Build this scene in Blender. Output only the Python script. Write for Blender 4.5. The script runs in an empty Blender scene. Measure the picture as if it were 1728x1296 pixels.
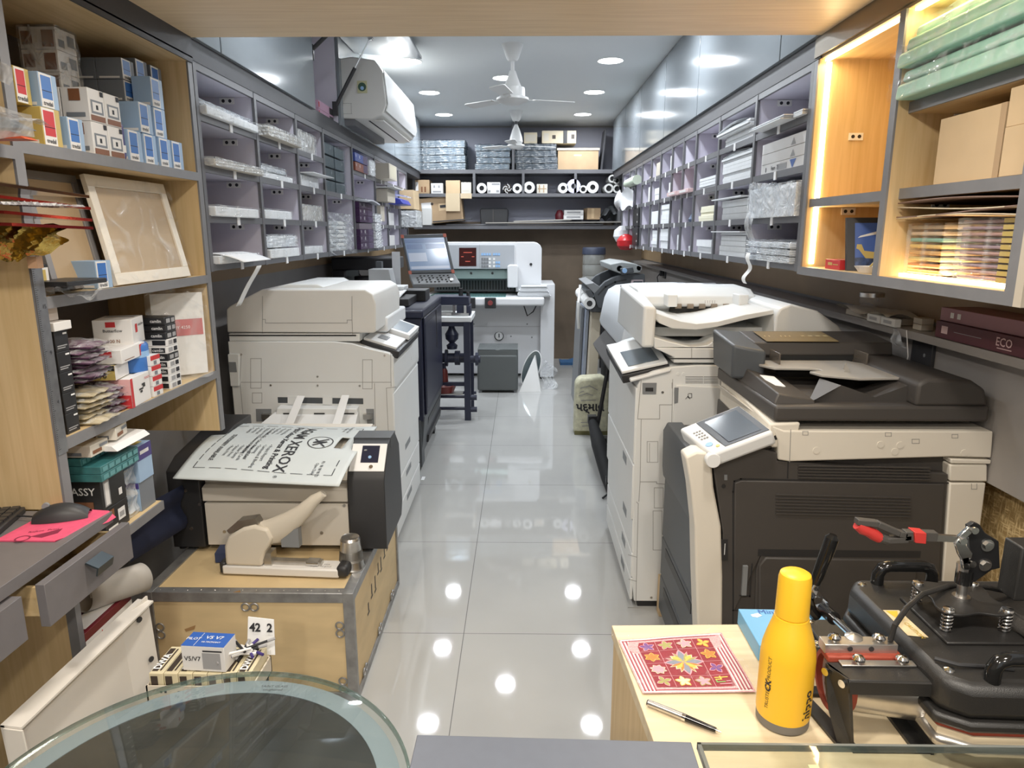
import bpy, math, random
from mathutils import Vector, Matrix
rnd = random.Random(7)
PI = math.pi
COL = bpy.context.scene.collection
# ---------------------------------------------------------------- camera maths: where a sight line meets a real plane
F, VPX, VPY, CH = 1170., 880., 392., 1.5
psi = math.atan((VPX-864)/F); th = math.atan((648-VPY)/math.hypot(F, VPX-864))
cp, sp, ct, st = math.cos(psi), math.sin(psi), math.cos(th), math.sin(th)
RT = Vector((cp, sp, 0)); FW = Vector((-sp*ct, cp*ct, -st)); UP = Vector((-sp*st, cp*st, ct))
def ray(x, y): return FW + RT*((x-864)/F) - UP*((y-648)/F)
def PX(x, y, X): d = ray(x, y); t = X/d.x; return Vector((X, t*d.y, CH+t*d.z))
def PY(x, y, Y): d = ray(x, y); t = Y/d.y; return Vector((t*d.x, Y, CH+t*d.z))
def PZ(x, y, Z): d = ray(x, y); t = (Z-CH)/d.z; return Vector((t*d.x, t*d.y, Z))
# ---------------------------------------------------------------- materials
MATS = {}
def M(name, col, rough=.5, metal=0., var=.0, scale=8., bump=0., bscale=60., coat=0., alpha=1., emit=None, estr=0., trans=0., spec=.5, stretch=None):
    if name in MATS: return MATS[name]
    m = bpy.data.materials.new(name); m.use_nodes = True
    nt = m.node_tree; b = nt.nodes['Principled BSDF']
    c = (*col, 1.) if len(col) == 3 else col
    b.inputs['Base Color'].default_value = c; b.inputs['Roughness'].default_value = rough
    b.inputs['Metallic'].default_value = metal; b.inputs['Alpha'].default_value = alpha
    b.inputs['Specular IOR Level'].default_value = spec
    if coat: b.inputs['Coat Weight'].default_value = coat; b.inputs['Coat Roughness'].default_value = .08
    if trans: b.inputs['Transmission Weight'].default_value = trans; b.inputs['IOR'].default_value = 1.45
    if emit: b.inputs['Emission Color'].default_value = (*emit, 1); b.inputs['Emission Strength'].default_value = estr
    tc = None
    if var or bump:
        tc = nt.nodes.new('ShaderNodeTexCoord'); mp = nt.nodes.new('ShaderNodeMapping')
        if stretch: mp.inputs['Scale'].default_value = stretch
        nt.links.new(tc.outputs['Object'], mp.inputs['Vector'])
    if var:
        n = nt.nodes.new('ShaderNodeTexNoise'); n.inputs['Scale'].default_value = scale; n.inputs['Detail'].default_value = 5
        r = nt.nodes.new('ShaderNodeValToRGB'); r.color_ramp.elements[0].position = .3; r.color_ramp.elements[1].position = .7
        r.color_ramp.elements[0].color = (*[max(0, v*(1-var)) for v in col[:3]], 1)
        r.color_ramp.elements[1].color = (*[min(1, v*(1+var)) for v in col[:3]], 1)
        nt.links.new(mp.outputs['Vector'], n.inputs['Vector']); nt.links.new(n.outputs['Fac'], r.inputs['Fac'])
        nt.links.new(r.outputs['Color'], b.inputs['Base Color'])
    if bump:
        n2 = nt.nodes.new('ShaderNodeTexNoise'); n2.inputs['Scale'].default_value = bscale; n2.inputs['Detail'].default_value = 3
        bp = nt.nodes.new('ShaderNodeBump'); bp.inputs['Strength'].default_value = bump; bp.inputs['Distance'].default_value = .01
        nt.links.new(mp.outputs['Vector'], n2.inputs['Vector']); nt.links.new(n2.outputs['Fac'], bp.inputs['Height'])
        nt.links.new(bp.outputs['Normal'], b.inputs['Normal'])
    MATS[name] = m; return m
def film(name, tint=(1, 1, 1), a=.16, bump=1., bscale=16., rough=.12):
    """clear crinkled plastic: transparent with broken glossy reflections"""
    if name in MATS: return MATS[name]
    m = bpy.data.materials.new(name); m.use_nodes = True; nt = m.node_tree; nt.nodes.clear()
    o = nt.nodes.new('ShaderNodeOutputMaterial'); mx = nt.nodes.new('ShaderNodeMixShader')
    t = nt.nodes.new('ShaderNodeBsdfTransparent'); t.inputs['Color'].default_value = (*tint, 1)
    g = nt.nodes.new('ShaderNodeBsdfPrincipled'); g.inputs['Base Color'].default_value = (.85, .87, .88, 1); g.inputs['Roughness'].default_value = rough
    g.inputs['Specular IOR Level'].default_value = .9
    tc = nt.nodes.new('ShaderNodeTexCoord'); vo = nt.nodes.new('ShaderNodeTexNoise'); vo.inputs['Scale'].default_value = bscale
    vo.inputs['Detail'].default_value = 2; vo.inputs['Distortion'].default_value = 1.5
    bp = nt.nodes.new('ShaderNodeBump'); bp.inputs['Strength'].default_value = bump; bp.inputs['Distance'].default_value = .03
    ma = nt.nodes.new('ShaderNodeMath'); ma.operation = 'MULTIPLY_ADD'; ma.inputs[1].default_value = 1.1; ma.inputs[2].default_value = a-.5
    ma.use_clamp = True
    fr = nt.nodes.new('ShaderNodeMath'); fr.operation = 'MAXIMUM'; fr.inputs[1].default_value = max(.02, a*.6)
    L = nt.links.new
    L(tc.outputs['Object'], vo.inputs['Vector']); L(vo.outputs['Fac'], bp.inputs['Height']); L(bp.outputs['Normal'], g.inputs['Normal'])
    L(vo.outputs['Fac'], ma.inputs[0]); L(ma.outputs[0], fr.inputs[0]); L(fr.outputs[0], mx.inputs['Fac'])
    L(t.outputs[0], mx.inputs[1]); L(g.outputs[0], mx.inputs[2]); L(mx.outputs[0], o.inputs['Surface'])
    MATS[name] = m; return m
def thin_glass(name, tint):
    m = bpy.data.materials.new(name); m.use_nodes = True; nt = m.node_tree; nt.nodes.clear(); L = nt.links.new
    o = nt.nodes.new('ShaderNodeOutputMaterial'); mx = nt.nodes.new('ShaderNodeMixShader'); t = nt.nodes.new('ShaderNodeBsdfTransparent'); t.inputs['Color'].default_value = (*tint, 1)
    g = nt.nodes.new('ShaderNodeBsdfGlossy'); g.inputs['Roughness'].default_value = .02; fr = nt.nodes.new('ShaderNodeFresnel'); ge = nt.nodes.new('ShaderNodeNewGeometry'); mm = nt.nodes.new('ShaderNodeMath'); mm.operation = 'MULTIPLY_ADD'; mm.inputs[1].default_value = 1/1.5-1.5; mm.inputs[2].default_value = 1.5; L(ge.outputs['Backfacing'], mm.inputs[0]); L(mm.outputs[0], fr.inputs['IOR'])
    L(fr.outputs[0], mx.inputs[0]); L(t.outputs[0], mx.inputs[1]); L(g.outputs[0], mx.inputs[2]); L(mx.outputs[0], o.inputs['Surface']); MATS[name] = m; return m
def wood(name, c1, c2, grain=(2, 2, 40), rough=.45, rings=3.):
    if name in MATS: return MATS[name]
    m = bpy.data.materials.new(name); m.use_nodes = True; nt = m.node_tree; b = nt.nodes['Principled BSDF']
    b.inputs['Roughness'].default_value = rough
    tc = nt.nodes.new('ShaderNodeTexCoord'); mp = nt.nodes.new('ShaderNodeMapping'); mp.inputs['Scale'].default_value = grain
    n = nt.nodes.new('ShaderNodeTexNoise'); n.inputs['Scale'].default_value = rings; n.inputs['Detail'].default_value = 6; n.inputs['Distortion'].default_value = .6
    r = nt.nodes.new('ShaderNodeValToRGB'); r.color_ramp.elements[0].position = .3; r.color_ramp.elements[1].position = .72
    r.color_ramp.elements[0].color = (*c1, 1); r.color_ramp.elements[1].color = (*c2, 1)
    L = nt.links.new
    L(tc.outputs['Object'], mp.inputs['Vector']); L(mp.outputs['Vector'], n.inputs['Vector']); L(n.outputs['Fac'], r.inputs['Fac']); L(r.outputs['Color'], b.inputs['Base Color'])
    MATS[name] = m; return m
# ---------------------------------------------------------------- mesh builder
WL = {}
class MB:
    def __init__(s, M=None): s.v = []; s.f = []; s.m = []; s.M = M
    def add(s, vs, fs, m=0):
        o = len(s.v); T = s.M
        for v in vs: s.v.append(T @ Vector(v) if T else Vector(v))
        for f in fs: s.f.append([i+o for i in f]); s.m.append(m)
        return s
    def box(s, x0, x1, y0, y1, z0, z1, m=0):
        x0, x1 = sorted((x0, x1)); y0, y1 = sorted((y0, y1)); z0, z1 = sorted((z0, z1))
        return s.add([(x0,y0,z0),(x1,y0,z0),(x1,y1,z0),(x0,y1,z0),(x0,y0,z1),(x1,y0,z1),(x1,y1,z1),(x0,y1,z1)],
              [(0,3,2,1),(4,5,6,7),(0,1,5,4),(1,2,6,5),(2,3,7,6),(3,0,4,7)], m)
    def hexa(s, lo, hi, m=0):
        return s.add(list(lo)+list(hi), [(3,2,1,0),(4,5,6,7),(0,1,5,4),(1,2,6,5),(2,3,7,6),(3,0,4,7)], m)
    def quad(s, a, b, c, d, m=0): return s.add([a,b,c,d], [(0,1,2,3)], m)
    def prism(s, pts, ax, lo, hi, m=0):
        mk = {'x': lambda p, t: (t, p[0], p[1]), 'y': lambda p, t: (p[0], t, p[1]), 'z': lambda p, t: (p[0], p[1], t)}[ax]
        a = sum(pts[i][0]*pts[(i+1) % len(pts)][1]-pts[(i+1) % len(pts)][0]*pts[i][1] for i in range(len(pts)))
        if (a < 0) != (ax == 'y'): pts = pts[::-1]
        n = len(pts)
        return s.add([mk(p, lo) for p in pts]+[mk(p, hi) for p in pts],
              [list(range(n))[::-1], list(range(n, 2*n))]+[(i, (i+1) % n, n+(i+1) % n, n+i) for i in range(n)], m)
    def cyl(s, p0, p1, r0, r1=None, n=20, m=0, caps=True):
        r1 = r0 if r1 is None else r1
        p0, p1 = Vector(p0), Vector(p1); d = (p1-p0).normalized()
        u = d.orthogonal().normalized(); w = d.cross(u)
        vs = [p0+(u*math.cos(2*PI*i/n)+w*math.sin(2*PI*i/n))*r0 for i in range(n)]+[p1+(u*math.cos(2*PI*i/n)+w*math.sin(2*PI*i/n))*r1 for i in range(n)]
        fs = [(i, (i+1) % n, n+(i+1) % n, n+i) for i in range(n)]
        if caps: fs += [list(range(n))[::-1], list(range(n, 2*n))]
        return s.add(vs, fs, m)
    def tube(s, pts, r, n=8, m=0):
        pts = [Vector(p) for p in pts]; rings = []; u = None
        for i, p in enumerate(pts):
            d = (pts[min(i+1, len(pts)-1)]-pts[max(i-1, 0)]).normalized()
            u = d.orthogonal().normalized() if u is None else (u-d*u.dot(d)).normalized()
            w = d.cross(u); rr = r[i] if isinstance(r, (list, tuple)) else r
            rings.append([p+(u*math.cos(2*PI*k/n)+w*math.sin(2*PI*k/n))*rr for k in range(n)])
        vs = [v for g in rings for v in g]; fs = []
        for i in range(len(rings)-1):
            for k in range(n): fs.append((i*n+k, i*n+(k+1) % n, (i+1)*n+(k+1) % n, (i+1)*n+k))
        fs += [list(range(n))[::-1], list(range((len(rings)-1)*n, len(rings)*n))]
        return s.add(vs, fs, m)
    def lathe(s, prof, c=(0, 0, 0), n=28, m=0, axis='z', caps=True):
        vs = []; fs = []
        for r, z in prof:
            for k in range(n):
                a = 2*PI*k/n; p = (r*math.cos(a), r*math.sin(a), z)
                if axis == 'y': p = (p[0], p[2], p[1])
                if axis == 'x': p = (p[2], p[0], p[1])
                vs.append((p[0]+c[0], p[1]+c[1], p[2]+c[2]))
        for i in range(len(prof)-1):
            for k in range(n):
                q = (i*n+k, i*n+(k+1) % n, (i+1)*n+(k+1) % n, (i+1)*n+k); fs.append(q if axis != 'y' else q[::-1])
        if caps and prof[0][0] > 1e-6: fs.append(list(range(n))[::-1])
        if caps and prof[-1][0] > 1e-6: fs.append(list(range((len(prof)-1)*n, len(prof)*n)))
        return s.add(vs, fs, m)
    def grid(s, fn, nu, nv, m=0):
        vs = [fn(i/nu, j/nv) for j in range(nv+1) for i in range(nu+1)]
        return s.add(vs, [(j*(nu+1)+i, j*(nu+1)+i+1, (j+1)*(nu+1)+i+1, (j+1)*(nu+1)+i) for j in range(nv) for i in range(nu)], m)
    def build(s, name, mats, parent=None, bevel=0., ang=35, seg=2, smooth=True, solid=0.):
        if not isinstance(mats, (list, tuple)): mats = [mats]
        if parent is None:
            xs = [v.x for v in s.v]; ys = [v.y for v in s.v]; zs = [v.z for v in s.v]
            o = Vector(((min(xs)+max(xs))/2, (min(ys)+max(ys))/2, min(zs)))
        else: o = WL[parent.name]
        me = bpy.data.meshes.new(name); me.from_pydata([v-o for v in s.v], [], s.f)
        for m in mats: me.materials.append(m)
        me.polygons.foreach_set('material_index', s.m)
        me.validate()
        if smooth:
            me.polygons.foreach_set('use_smooth', [True]*len(me.polygons))
            me.set_sharp_from_angle(angle=math.radians(ang))
        ob = bpy.data.objects.new(name, me); COL.objects.link(ob); WL[ob.name] = o
        if parent is None: ob.location = o
        else: ob.parent = parent
        if solid: k = ob.modifiers.new('s', 'SOLIDIFY'); k.thickness = solid; k.offset = 0
        if bevel:
            k = ob.modifiers.new('b', 'BEVEL'); k.width = bevel; k.segments = seg; k.limit_method = 'ANGLE'; k.angle_limit = math.radians(40)
            k.harden_normals = False
        return ob
def thing(name, label, cat, loc, group=None):
    o = bpy.data.objects.new(name, None); COL.objects.link(o); o.location = loc; o.empty_display_size = .05
    WL[o.name] = Vector(loc); return tag(o, label, cat, group)
def tag(o, label, cat, group=None):
    o['label'] = label; o['category'] = cat
    if group: o['group'] = group
    return o
def struct(o): o['kind'] = 'structure'; return o
def lab(o, label): o['label'] = label; return o
def text(lines, parent, mat, org, right, up, size, name='lettering', lift=.0008, align='CENTER', space=1.15, bold=0., sx=1.):
    """flat lettering on a surface: org = middle of the first line"""
    right = Vector(right).normalized(); up = Vector(up).normalized(); nrm = right.cross(up)
    Tm = Matrix((right, up, nrm)).transposed().to_4x4(); mb = MB()
    if isinstance(lines, str): lines = [lines]
    for i, ln in enumerate(lines):
        sz = size
        if isinstance(ln, tuple): ln, sz = ln
        cu = bpy.data.curves.new('t', 'FONT'); cu.body = ln; cu.size = sz; cu.align_x = align; cu.align_y = 'CENTER'; cu.offset = bold; cu.resolution_u = 2
        to = bpy.data.objects.new('t', cu); COL.objects.link(to)
        dg = bpy.context.evaluated_depsgraph_get(); me = bpy.data.meshes.new_from_object(to.evaluated_get(dg))
        off = Vector(org)-up*(i*size*space)+nrm*lift
        vs = [off+(Tm @ Vector((v.co.x*sx, v.co.y, 0))) for v in me.vertices]
        mb.add(vs, [list(p.vertices) for p in me.polygons])
        bpy.data.objects.remove(to); bpy.data.curves.remove(cu); bpy.data.meshes.remove(me)
    return mb.build(name, mat, parent, smooth=False)
def RZ(deg, c): c = Vector(c); return Matrix.Translation(c) @ Matrix.Rotation(math.radians(deg), 4, 'Z') @ Matrix.Translation(-c)
def RA(deg, ax, c): c = Vector(c); return Matrix.Translation(c) @ Matrix.Rotation(math.radians(deg), 4, ax) @ Matrix.Translation(-c)
# ---------------------------------------------------------------- shared materials
m_lam   = M('grey laminate', (.13, .13, .14), .42, var=.04, scale=30)
m_lam2  = M('dark grey laminate', (.05, .05, .056), .5, var=.05, scale=30)
m_lil   = M('pale lilac laminate', (.64, .615, .70), .5, var=.02, scale=12)
m_oak   = wood('pale oak laminate', (.58, .415, .205), (.70, .525, .295), (14, 14, .8), .5, 4)
m_oakh  = wood('oak laminate horizontal', (.58, .415, .205), (.70, .525, .295), (14, .8, 14), .5, 4)
m_oakx  = wood('oak soffit veneer', (.72, .54, .33), (.84, .66, .43), (.8, 16, 16), .45, 4)
m_white = M('white plastic', (.80, .80, .79), .45, var=.015, scale=6)
m_beige = M('warm white plastic', (.73, .715, .68), .48, var=.02, scale=6)
m_copier= M('copier plastic', (.76, .77, .76), .5, var=.015, scale=5, bump=.02, bscale=600)
m_black = M('black plastic', (.026, .026, .028), .45, bump=.03, bscale=500)
m_charc = M('charcoal plastic', (.062, .056, .052), .5, bump=.03, bscale=500)
m_gap   = M('panel gap dark', (.02, .02, .02), .8)
m_line  = M('moulded seam', (.30, .29, .28), .7)
m_steel = M('brushed steel', (.6, .58, .55), .3, 1., var=.1, scale=30)
m_chrome= M('chrome', (.75, .75, .75), .12, 1.)
m_galv  = M('galvanised strip', (.33, .33, .33), .45, .7, var=.2, scale=25)
m_paper = M('white paper', (.86, .87, .88), .7, var=.02, scale=40)
m_paperc= M('cream paper', (.82, .79, .62), .7, var=.03, scale=40)
m_card  = M('brown cardboard', (.46, .32, .19), .75, var=.08, scale=6)
m_cardl = M('light cardboard', (.62, .46, .28), .75, var=.06, scale=6)
m_ink   = M('black ink', (.02, .02, .025), .6)
m_inkw  = M('white ink', (.85, .85, .85), .6)
m_red   = M('red print', (.55, .035, .04), .45)
m_blue  = M('blue print', (.03, .11, .42), .4)
m_lblue = M('light blue print', (.30, .50, .78), .45)
m_film  = film('clear plastic film')
m_film2 = film('milky plastic film', (.95, .97, 1), .38, 1., 12)
m_film3 = film('smooth clear sleeve', (1, 1, 1), .1, .5, 9, .08)
m_sg    = film('grey plastic film', (.6, .65, .7), .12, 1., 18)
m_emit  = M('cool led', (1, 1, 1), emit=(.96, .98, 1), estr=12)
m_warm  = M('warm led', (1, .85, .55), emit=(1, .80, .48), estr=9)
# ================================================================ SETTING
XL, XR, YB, CZ = -1.50, 1.42, 8.32, 2.68
def floor_mat():
    m = bpy.data.materials.new('polished tile'); m.use_nodes = True; nt = m.node_tree; b = nt.nodes['Principled BSDF']; L = nt.links.new
    b.inputs['Roughness'].default_value = .04; b.inputs['Specular IOR Level'].default_value = .55
    tc = nt.nodes.new('ShaderNodeTexCoord'); sx = nt.nodes.new('ShaderNodeSeparateXYZ'); L(tc.outputs['Object'], sx.inputs[0])
    outs = []
    for ax, off in (('X', .217+8), ('Y', 8-2.386+4.8)):
        a = nt.nodes.new('ShaderNodeMath'); a.operation = 'ADD'; a.inputs[1].default_value = off
        mo = nt.nodes.new('ShaderNodeMath'); mo.operation = 'MODULO'; mo.inputs[1].default_value = .8
        su = nt.nodes.new('ShaderNodeMath'); su.operation = 'PINGPONG'; su.inputs[1].default_value = .4
        lt = nt.nodes.new('ShaderNodeMath'); lt.operation = 'LESS_THAN'; lt.inputs[1].default_value = .0014
        L(sx.outputs[ax], a.inputs[0]); L(a.outputs[0], mo.inputs[0]); L(mo.outputs[0], su.inputs[0]); L(su.outputs[0], lt.inputs[0]); outs.append(lt)
    mx = nt.nodes.new('ShaderNodeMath'); mx.operation = 'MAXIMUM'; L(outs[0].outputs[0], mx.inputs[0]); L(outs[1].outputs[0], mx.inputs[1])
    no = nt.nodes.new('ShaderNodeTexNoise'); no.inputs['Scale'].default_value = 3; no.inputs['Detail'].default_value = 6; L(tc.outputs['Object'], no.inputs['Vector'])
    r = nt.nodes.new('ShaderNodeValToRGB'); r.color_ramp.elements[0].color = (.40, .40, .39, 1); r.color_ramp.elements[1].color = (.47, .47, .455, 1)
    L(no.outputs['Fac'], r.inputs['Fac'])
    mc = nt.nodes.new('ShaderNodeMixRGB'); mc.inputs['Color2'].default_value = (.16, .16, .16, 1); L(mx.outputs[0], mc.inputs['Fac']); L(r.outputs['Color'], mc.inputs['Color1'])
    L(mc.outputs['Color'], b.inputs['Base Color']); return m
fl = MB().quad((XL, -1.6, 0), (XR, -1.6, 0), (XR, YB, 0), (XL, YB, 0)).build('floor', floor_mat(), smooth=False)
o = fl.location.copy(); fl.location = (0, 0, 0)
for v in fl.data.vertices: v.co += o
struct(fl)
m_ceil = M('white ceiling paint', (.64, .665, .67), .55)
struct(MB().box(XL, XR, 2.52, YB, CZ, CZ+.05).build('ceiling', m_ceil, smooth=False))
m_wallg = M('dark grey wall laminate', (.30, .28, .265), .42, var=.06, scale=5)
m_wallb = M('brown ply wall', (.22, .165, .115), .55, var=.12, scale=4)
def wall(name, x0, x1, y0, y1, z0, z1, m): return struct(MB().box(x0, x1, y0, y1, z0, z1).build(name, m, smooth=False))
wall('wall_left', XL-.05, XL, -1.6, YB, 0, CZ, m_wallg)
wall('wall_right', XR, XR+.05, -1.6, YB, 0, CZ, m_wallg)
wall('wall_back', XL, XR, YB, YB+.05, 0, CZ, m_wallg)
m_front = M('painted shop front', (.45, .40, .33), .7)
struct(MB().box(XL, -.75, -1.65, -1.6, 0, 2.14).box(.75, XR, -1.65, -1.6, 0, 2.14).build('wall_front', m_front, smooth=False))
# brown plywood strips and gold textured dado on the walls
def gold_mat():
    m = bpy.data.materials.new('gold textured wallpaper'); m.use_nodes = True; nt = m.node_tree; b = nt.nodes['Principled BSDF']; L = nt.links.new
    tc = nt.nodes.new('ShaderNodeTexCoord'); mp = nt.nodes.new('ShaderNodeMapping'); mp.inputs['Rotation'].default_value = (.5, 0, 0); mp.inputs['Scale'].default_value = (1, 9, 55)
    n = nt.nodes.new('ShaderNodeTexNoise'); n.inputs['Scale'].default_value = 3; n.inputs['Detail'].default_value = 4; n.inputs['Distortion'].default_value = .8
    mp2 = nt.nodes.new('ShaderNodeMapping'); mp2.inputs['Rotation'].default_value = (-.6, 0, 0); mp2.inputs['Scale'].default_value = (1, 50, 8)
    n2 = nt.nodes.new('ShaderNodeTexNoise'); n2.inputs['Scale'].default_value = 3; n2.inputs['Detail'].default_value = 4
    mx = nt.nodes.new('ShaderNodeMath'); mx.operation = 'MAXIMUM'
    r = nt.nodes.new('ShaderNodeValToRGB'); r.color_ramp.elements[0].position = .5; r.color_ramp.elements[1].position = .72
    r.color_ramp.elements[0].color = (.36, .25, .11, 1); r.color_ramp.elements[1].color = (.88, .70, .40, 1)
    bp = nt.nodes.new('ShaderNodeBump'); bp.inputs['Strength'].default_value = .8
    L(tc.outputs['Object'], mp.inputs[0]); L(tc.outputs['Object'], mp2.inputs[0]); L(mp.outputs[0], n.inputs[0]); L(mp2.outputs[0], n2.inputs[0])
    L(n.outputs['Fac'], mx.inputs[0]); L(n2.outputs['Fac'], mx.inputs[1]); L(mx.outputs[0], r.inputs[0]); L(r.outputs[0], b.inputs['Base Color'])
    L(mx.outputs[0], bp.inputs['Height']); L(bp.outputs[0], b.inputs['Normal']); b.inputs['Roughness'].default_value = .35; return m
m_ply = M('plywood strip', (.40, .28, .16), .55, var=.06, scale=5)
def trim(n, x0, x1, y0, y1, z0, z1, m): return struct(MB().box(x0, x1, y0, y1, z0, z1).build('trim_%d' % n, m, smooth=False))
trim(1, XL, XL+.012, 2.5, YB, 1.265, 1.36, m_ply)
trim(2, XR-.012, XR, 1.4, YB, 1.20, 1.36, m_ply)
trim(3, XR-.012, XR, .2, 2.9, .0, .79, gold_mat())
trim(4, XL, XR, YB-.012, YB, 0, 1.62, m_wallb)
# wood soffit over the shop front
struct(MB().box(-1.12, 1.0, -1.6, 2.52, 2.142, 2.19).build('ceiling_soffit', m_oakx, bevel=.002))
struct(MB().box(-1.12, 1.0, 2.50, 2.52, 2.19, CZ).build('trim_5', m_ceil))
# ================================================================ PIGEONHOLES AND SHELVES
T_ = .018
ROWS = [1.375, 1.547, 1.722, 1.895, 2.06]          # shelf board middles, bottom to top
m_tagm = M('white shelf tag', (.85, .85, .86), .5)
def pigeon(side, name, label, x0, x1, ycols, wide, skip, ytag):
    """x0 = front edge, x1 = wall; ycols = upright centres; skip = set of (col,row) boards left out"""
    s = 1 if x1 > x0 else -1
    r = thing(name, label, 'shelf unit', ((x0+x1)/2, (ycols[0]+ycols[-1])/2, 1.36))
    MB().box(x1-s*.02, x1-s*.012, ycols[0], ycols[-1], 1.37, 2.06).build('back_panel', m_lil, r)
    for i, y in enumerate(ycols):
        lo = 1.366
        mb = MB().box(x0, x0+s*.012, y-.012, y+.012, 1.36, 2.07).box(x0+s*.012, x1-s*.02, y-.009, y+.009, lo, 2.06, 1)
        mb.build('upright', [m_lam, m_lil], r)
    for c in range(len(ycols)-1):
        a, b = ycols[c]+.012, ycols[c+1]-.012
        for k, z in enumerate(ROWS):
            if (c, k) in skip: continue
            o = MB().box(x0+s*.002, x0+s*.014, a, b, z-.013, z+.013).box(x0+s*.014, x1-s*.02, a, b, z-.009, z+.009, 1).build('shelf', [m_lam, m_lil], r)
            w = b-a; ym = (a+b)/2
            if 0 < k < 4 or k == 4:
                if k < 5 and k > 0 and w > .2 and (c, k) not in wide:
                    xb = x0+s*.115; yb = b+.003; MB().box(xb-.03, xb+.03, yb-.005, yb, z-.036, z-.012).cyl((xb-.014, yb-.0055, z-.024), (xb-.014, yb-.0045, z-.024), .007, n=12, m=1).cyl((xb+.014, yb-.0055, z-.024), (xb+.014, yb-.0045, z-.024), .007, n=12, m=1).build('shelf_bracket', [m_white, m_ink], o)
            if k < 4 and ytag:
                MB().box(x0-s*.001, x0+s*.003, ym-.012, ym+.012, z-.02, z+.012).build('shelf_tag', m_tagm, o)
    return r
LC = [2.53, 3.08, 3.62, 4.10, 4.78, 5.50, 5.98, 6.55, 7.0]
RC = [2.575, 3.16, 3.72, 4.20, 4.52, 4.85, 5.24, 5.61, 6.03, 6.37, 6.71, 7.17]
pl = pigeon(-1, 'pigeonhole_shelf', 'lilac lined pigeonhole wall unit on the left, below the air conditioner', -1.12, XL, LC, set(), {(3,1),(3,3),(4,1)}, 1)
pr = pigeon(1, 'pigeonhole_shelf', 'lilac lined pigeonhole wall unit on the right, full of paper stacks', 1.0, XR, RC, set(), {(8,1),(8,3)}, 1)
# dark fascia and upper cabinets
def uppers(name, label, x0, x1, doors, y0, y1, openbay=None):
    s = 1 if x1 > x0 else -1
    r = thing(name, label, 'wall cabinet', ((x0+x1)/2, (y0+y1)/2, 2.07))
    MB().box(x0, x0+s*.02, y0, y1, 2.072, 2.15).box(x0+s*.02, x1, y0, y1, 2.072, 2.09).build('fascia', m_lam2, r)
    MB().box(x1-s*.01, x1, y0, y1, 2.09, CZ).build('back_panel', m_lil, r)
    for y in sorted({d for a in doors for d in a}):
        MB().box(x0+s*.004, x1-s*.01, max(y-.009, y0), min(y+.009, y1), 2.09, CZ-.002).build('partition', m_lil, r)
    for a, b in doors:
        if openbay and abs(a-openbay[0]) < .01: continue
        MB().box(x0-s*.016, x0+s*.002, a+.005, b-.005, 2.142, CZ-.004).build('door', m_door, r, bevel=.0015)
    return r
m_door = M('gloss pale grey laminate', (.22, .245, .265), .10, var=.05, scale=6, stretch=(1, .25, 1), spec=.42)
cr = uppers('overhead_cupboard', 'row of glossy grey overhead cupboards on the right wall', 1.0, XR, [(2.52,2.87),(2.87,4.16),(4.16,5.1),(5.1,6.1),(6.1,7.0),(7.0,7.9)], 2.52, 7.9)
cl = uppers('overhead_cupboard', 'row of glossy grey overhead cupboards on the left wall, one flap lifted', -1.12, XL, [(2.52,2.73),(2.73,3.93),(3.93,4.47),(4.47,6.3),(6.3,7.9)], 2.52, 7.9, (3.93,))
for a, b in ((4.47, 6.3),): pass
def area(name, loc, size, power, col, rot=(0, 0, 0), shape='DISK', sy=None, spread=PI):
    l = bpy.data.lights.new(name, 'AREA'); l.shape = shape; l.size = size
    if sy: l.size_y = sy
    l.energy = power; l.color = col; l.spread = spread
    o = bpy.data.objects.new(name, l); o.location = loc; o.rotation_euler = rot; COL.objects.link(o); return o
# ceiling downlights
def downlight(x, y, z, label, group, power=12.5, col=(.90, .95, 1.), em=None, spread=3.1):
    r = thing('ceiling_downlight', label, 'light', (x, y, z), group)
    MB().lathe([(.086, -.001), (.09, -.006), (.092, -.001), (.09, 0)], (x, y, z), 32).build('trim_ring', m_white, r)
    MB().lathe([(0, -.004), (.083, -.004), (.083, 0)], (x, y, z), 32).build('diffuser', em or m_emit, r)
    area('downlight_lamp', (x, y, z-.008), .15, power, col, spread=spread)
pos = ['nearest pair', 'middle pair', 'far pair']
for i, y in enumerate((5.25, 6.37, 7.52)):
    downlight(.62, y, CZ, 'round white ceiling downlight on the right side, %s' % pos[i].replace('pair', 'of its row'), 'ceiling downlights')
    downlight(-.80, y, CZ, 'round white ceiling downlight on the left side, %s' % pos[i].replace('pair', 'of its row'), 'ceiling downlights')
downlight(-.14, 5.8, CZ, 'round white ceiling downlight half hidden behind the nearer fan', 'ceiling downlights')
for y in (3.0, 4.1):
    for x in (.62, -.8): area('downlight_lamp', (x, y, CZ-.01), .15, 8 if y < 3.5 else 16, (.90, .95, 1.), spread=3.1)
# unseen fill lamps under the wood soffit, added to brighten the front zone
for x, y, e in ((-.55, 1.5, 9), (.45, 1.5, 8), (-.55, .3, 16), (.45, .3, 13), (-.4, -.9, 20), (.4, -.9, 16)):
    area('soffit_fill_lamp', (x, y, 2.135), .14, e, (1., .93, .83), spread=2.9)
# world: dim street light through the open front
w = bpy.data.worlds.new('World'); bpy.context.scene.world = w; w.use_nodes = True
w.node_tree.nodes['Background'].inputs[0].default_value = (.9, .95, 1, 1); w.node_tree.nodes['Background'].inputs[1].default_value = .9
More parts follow.
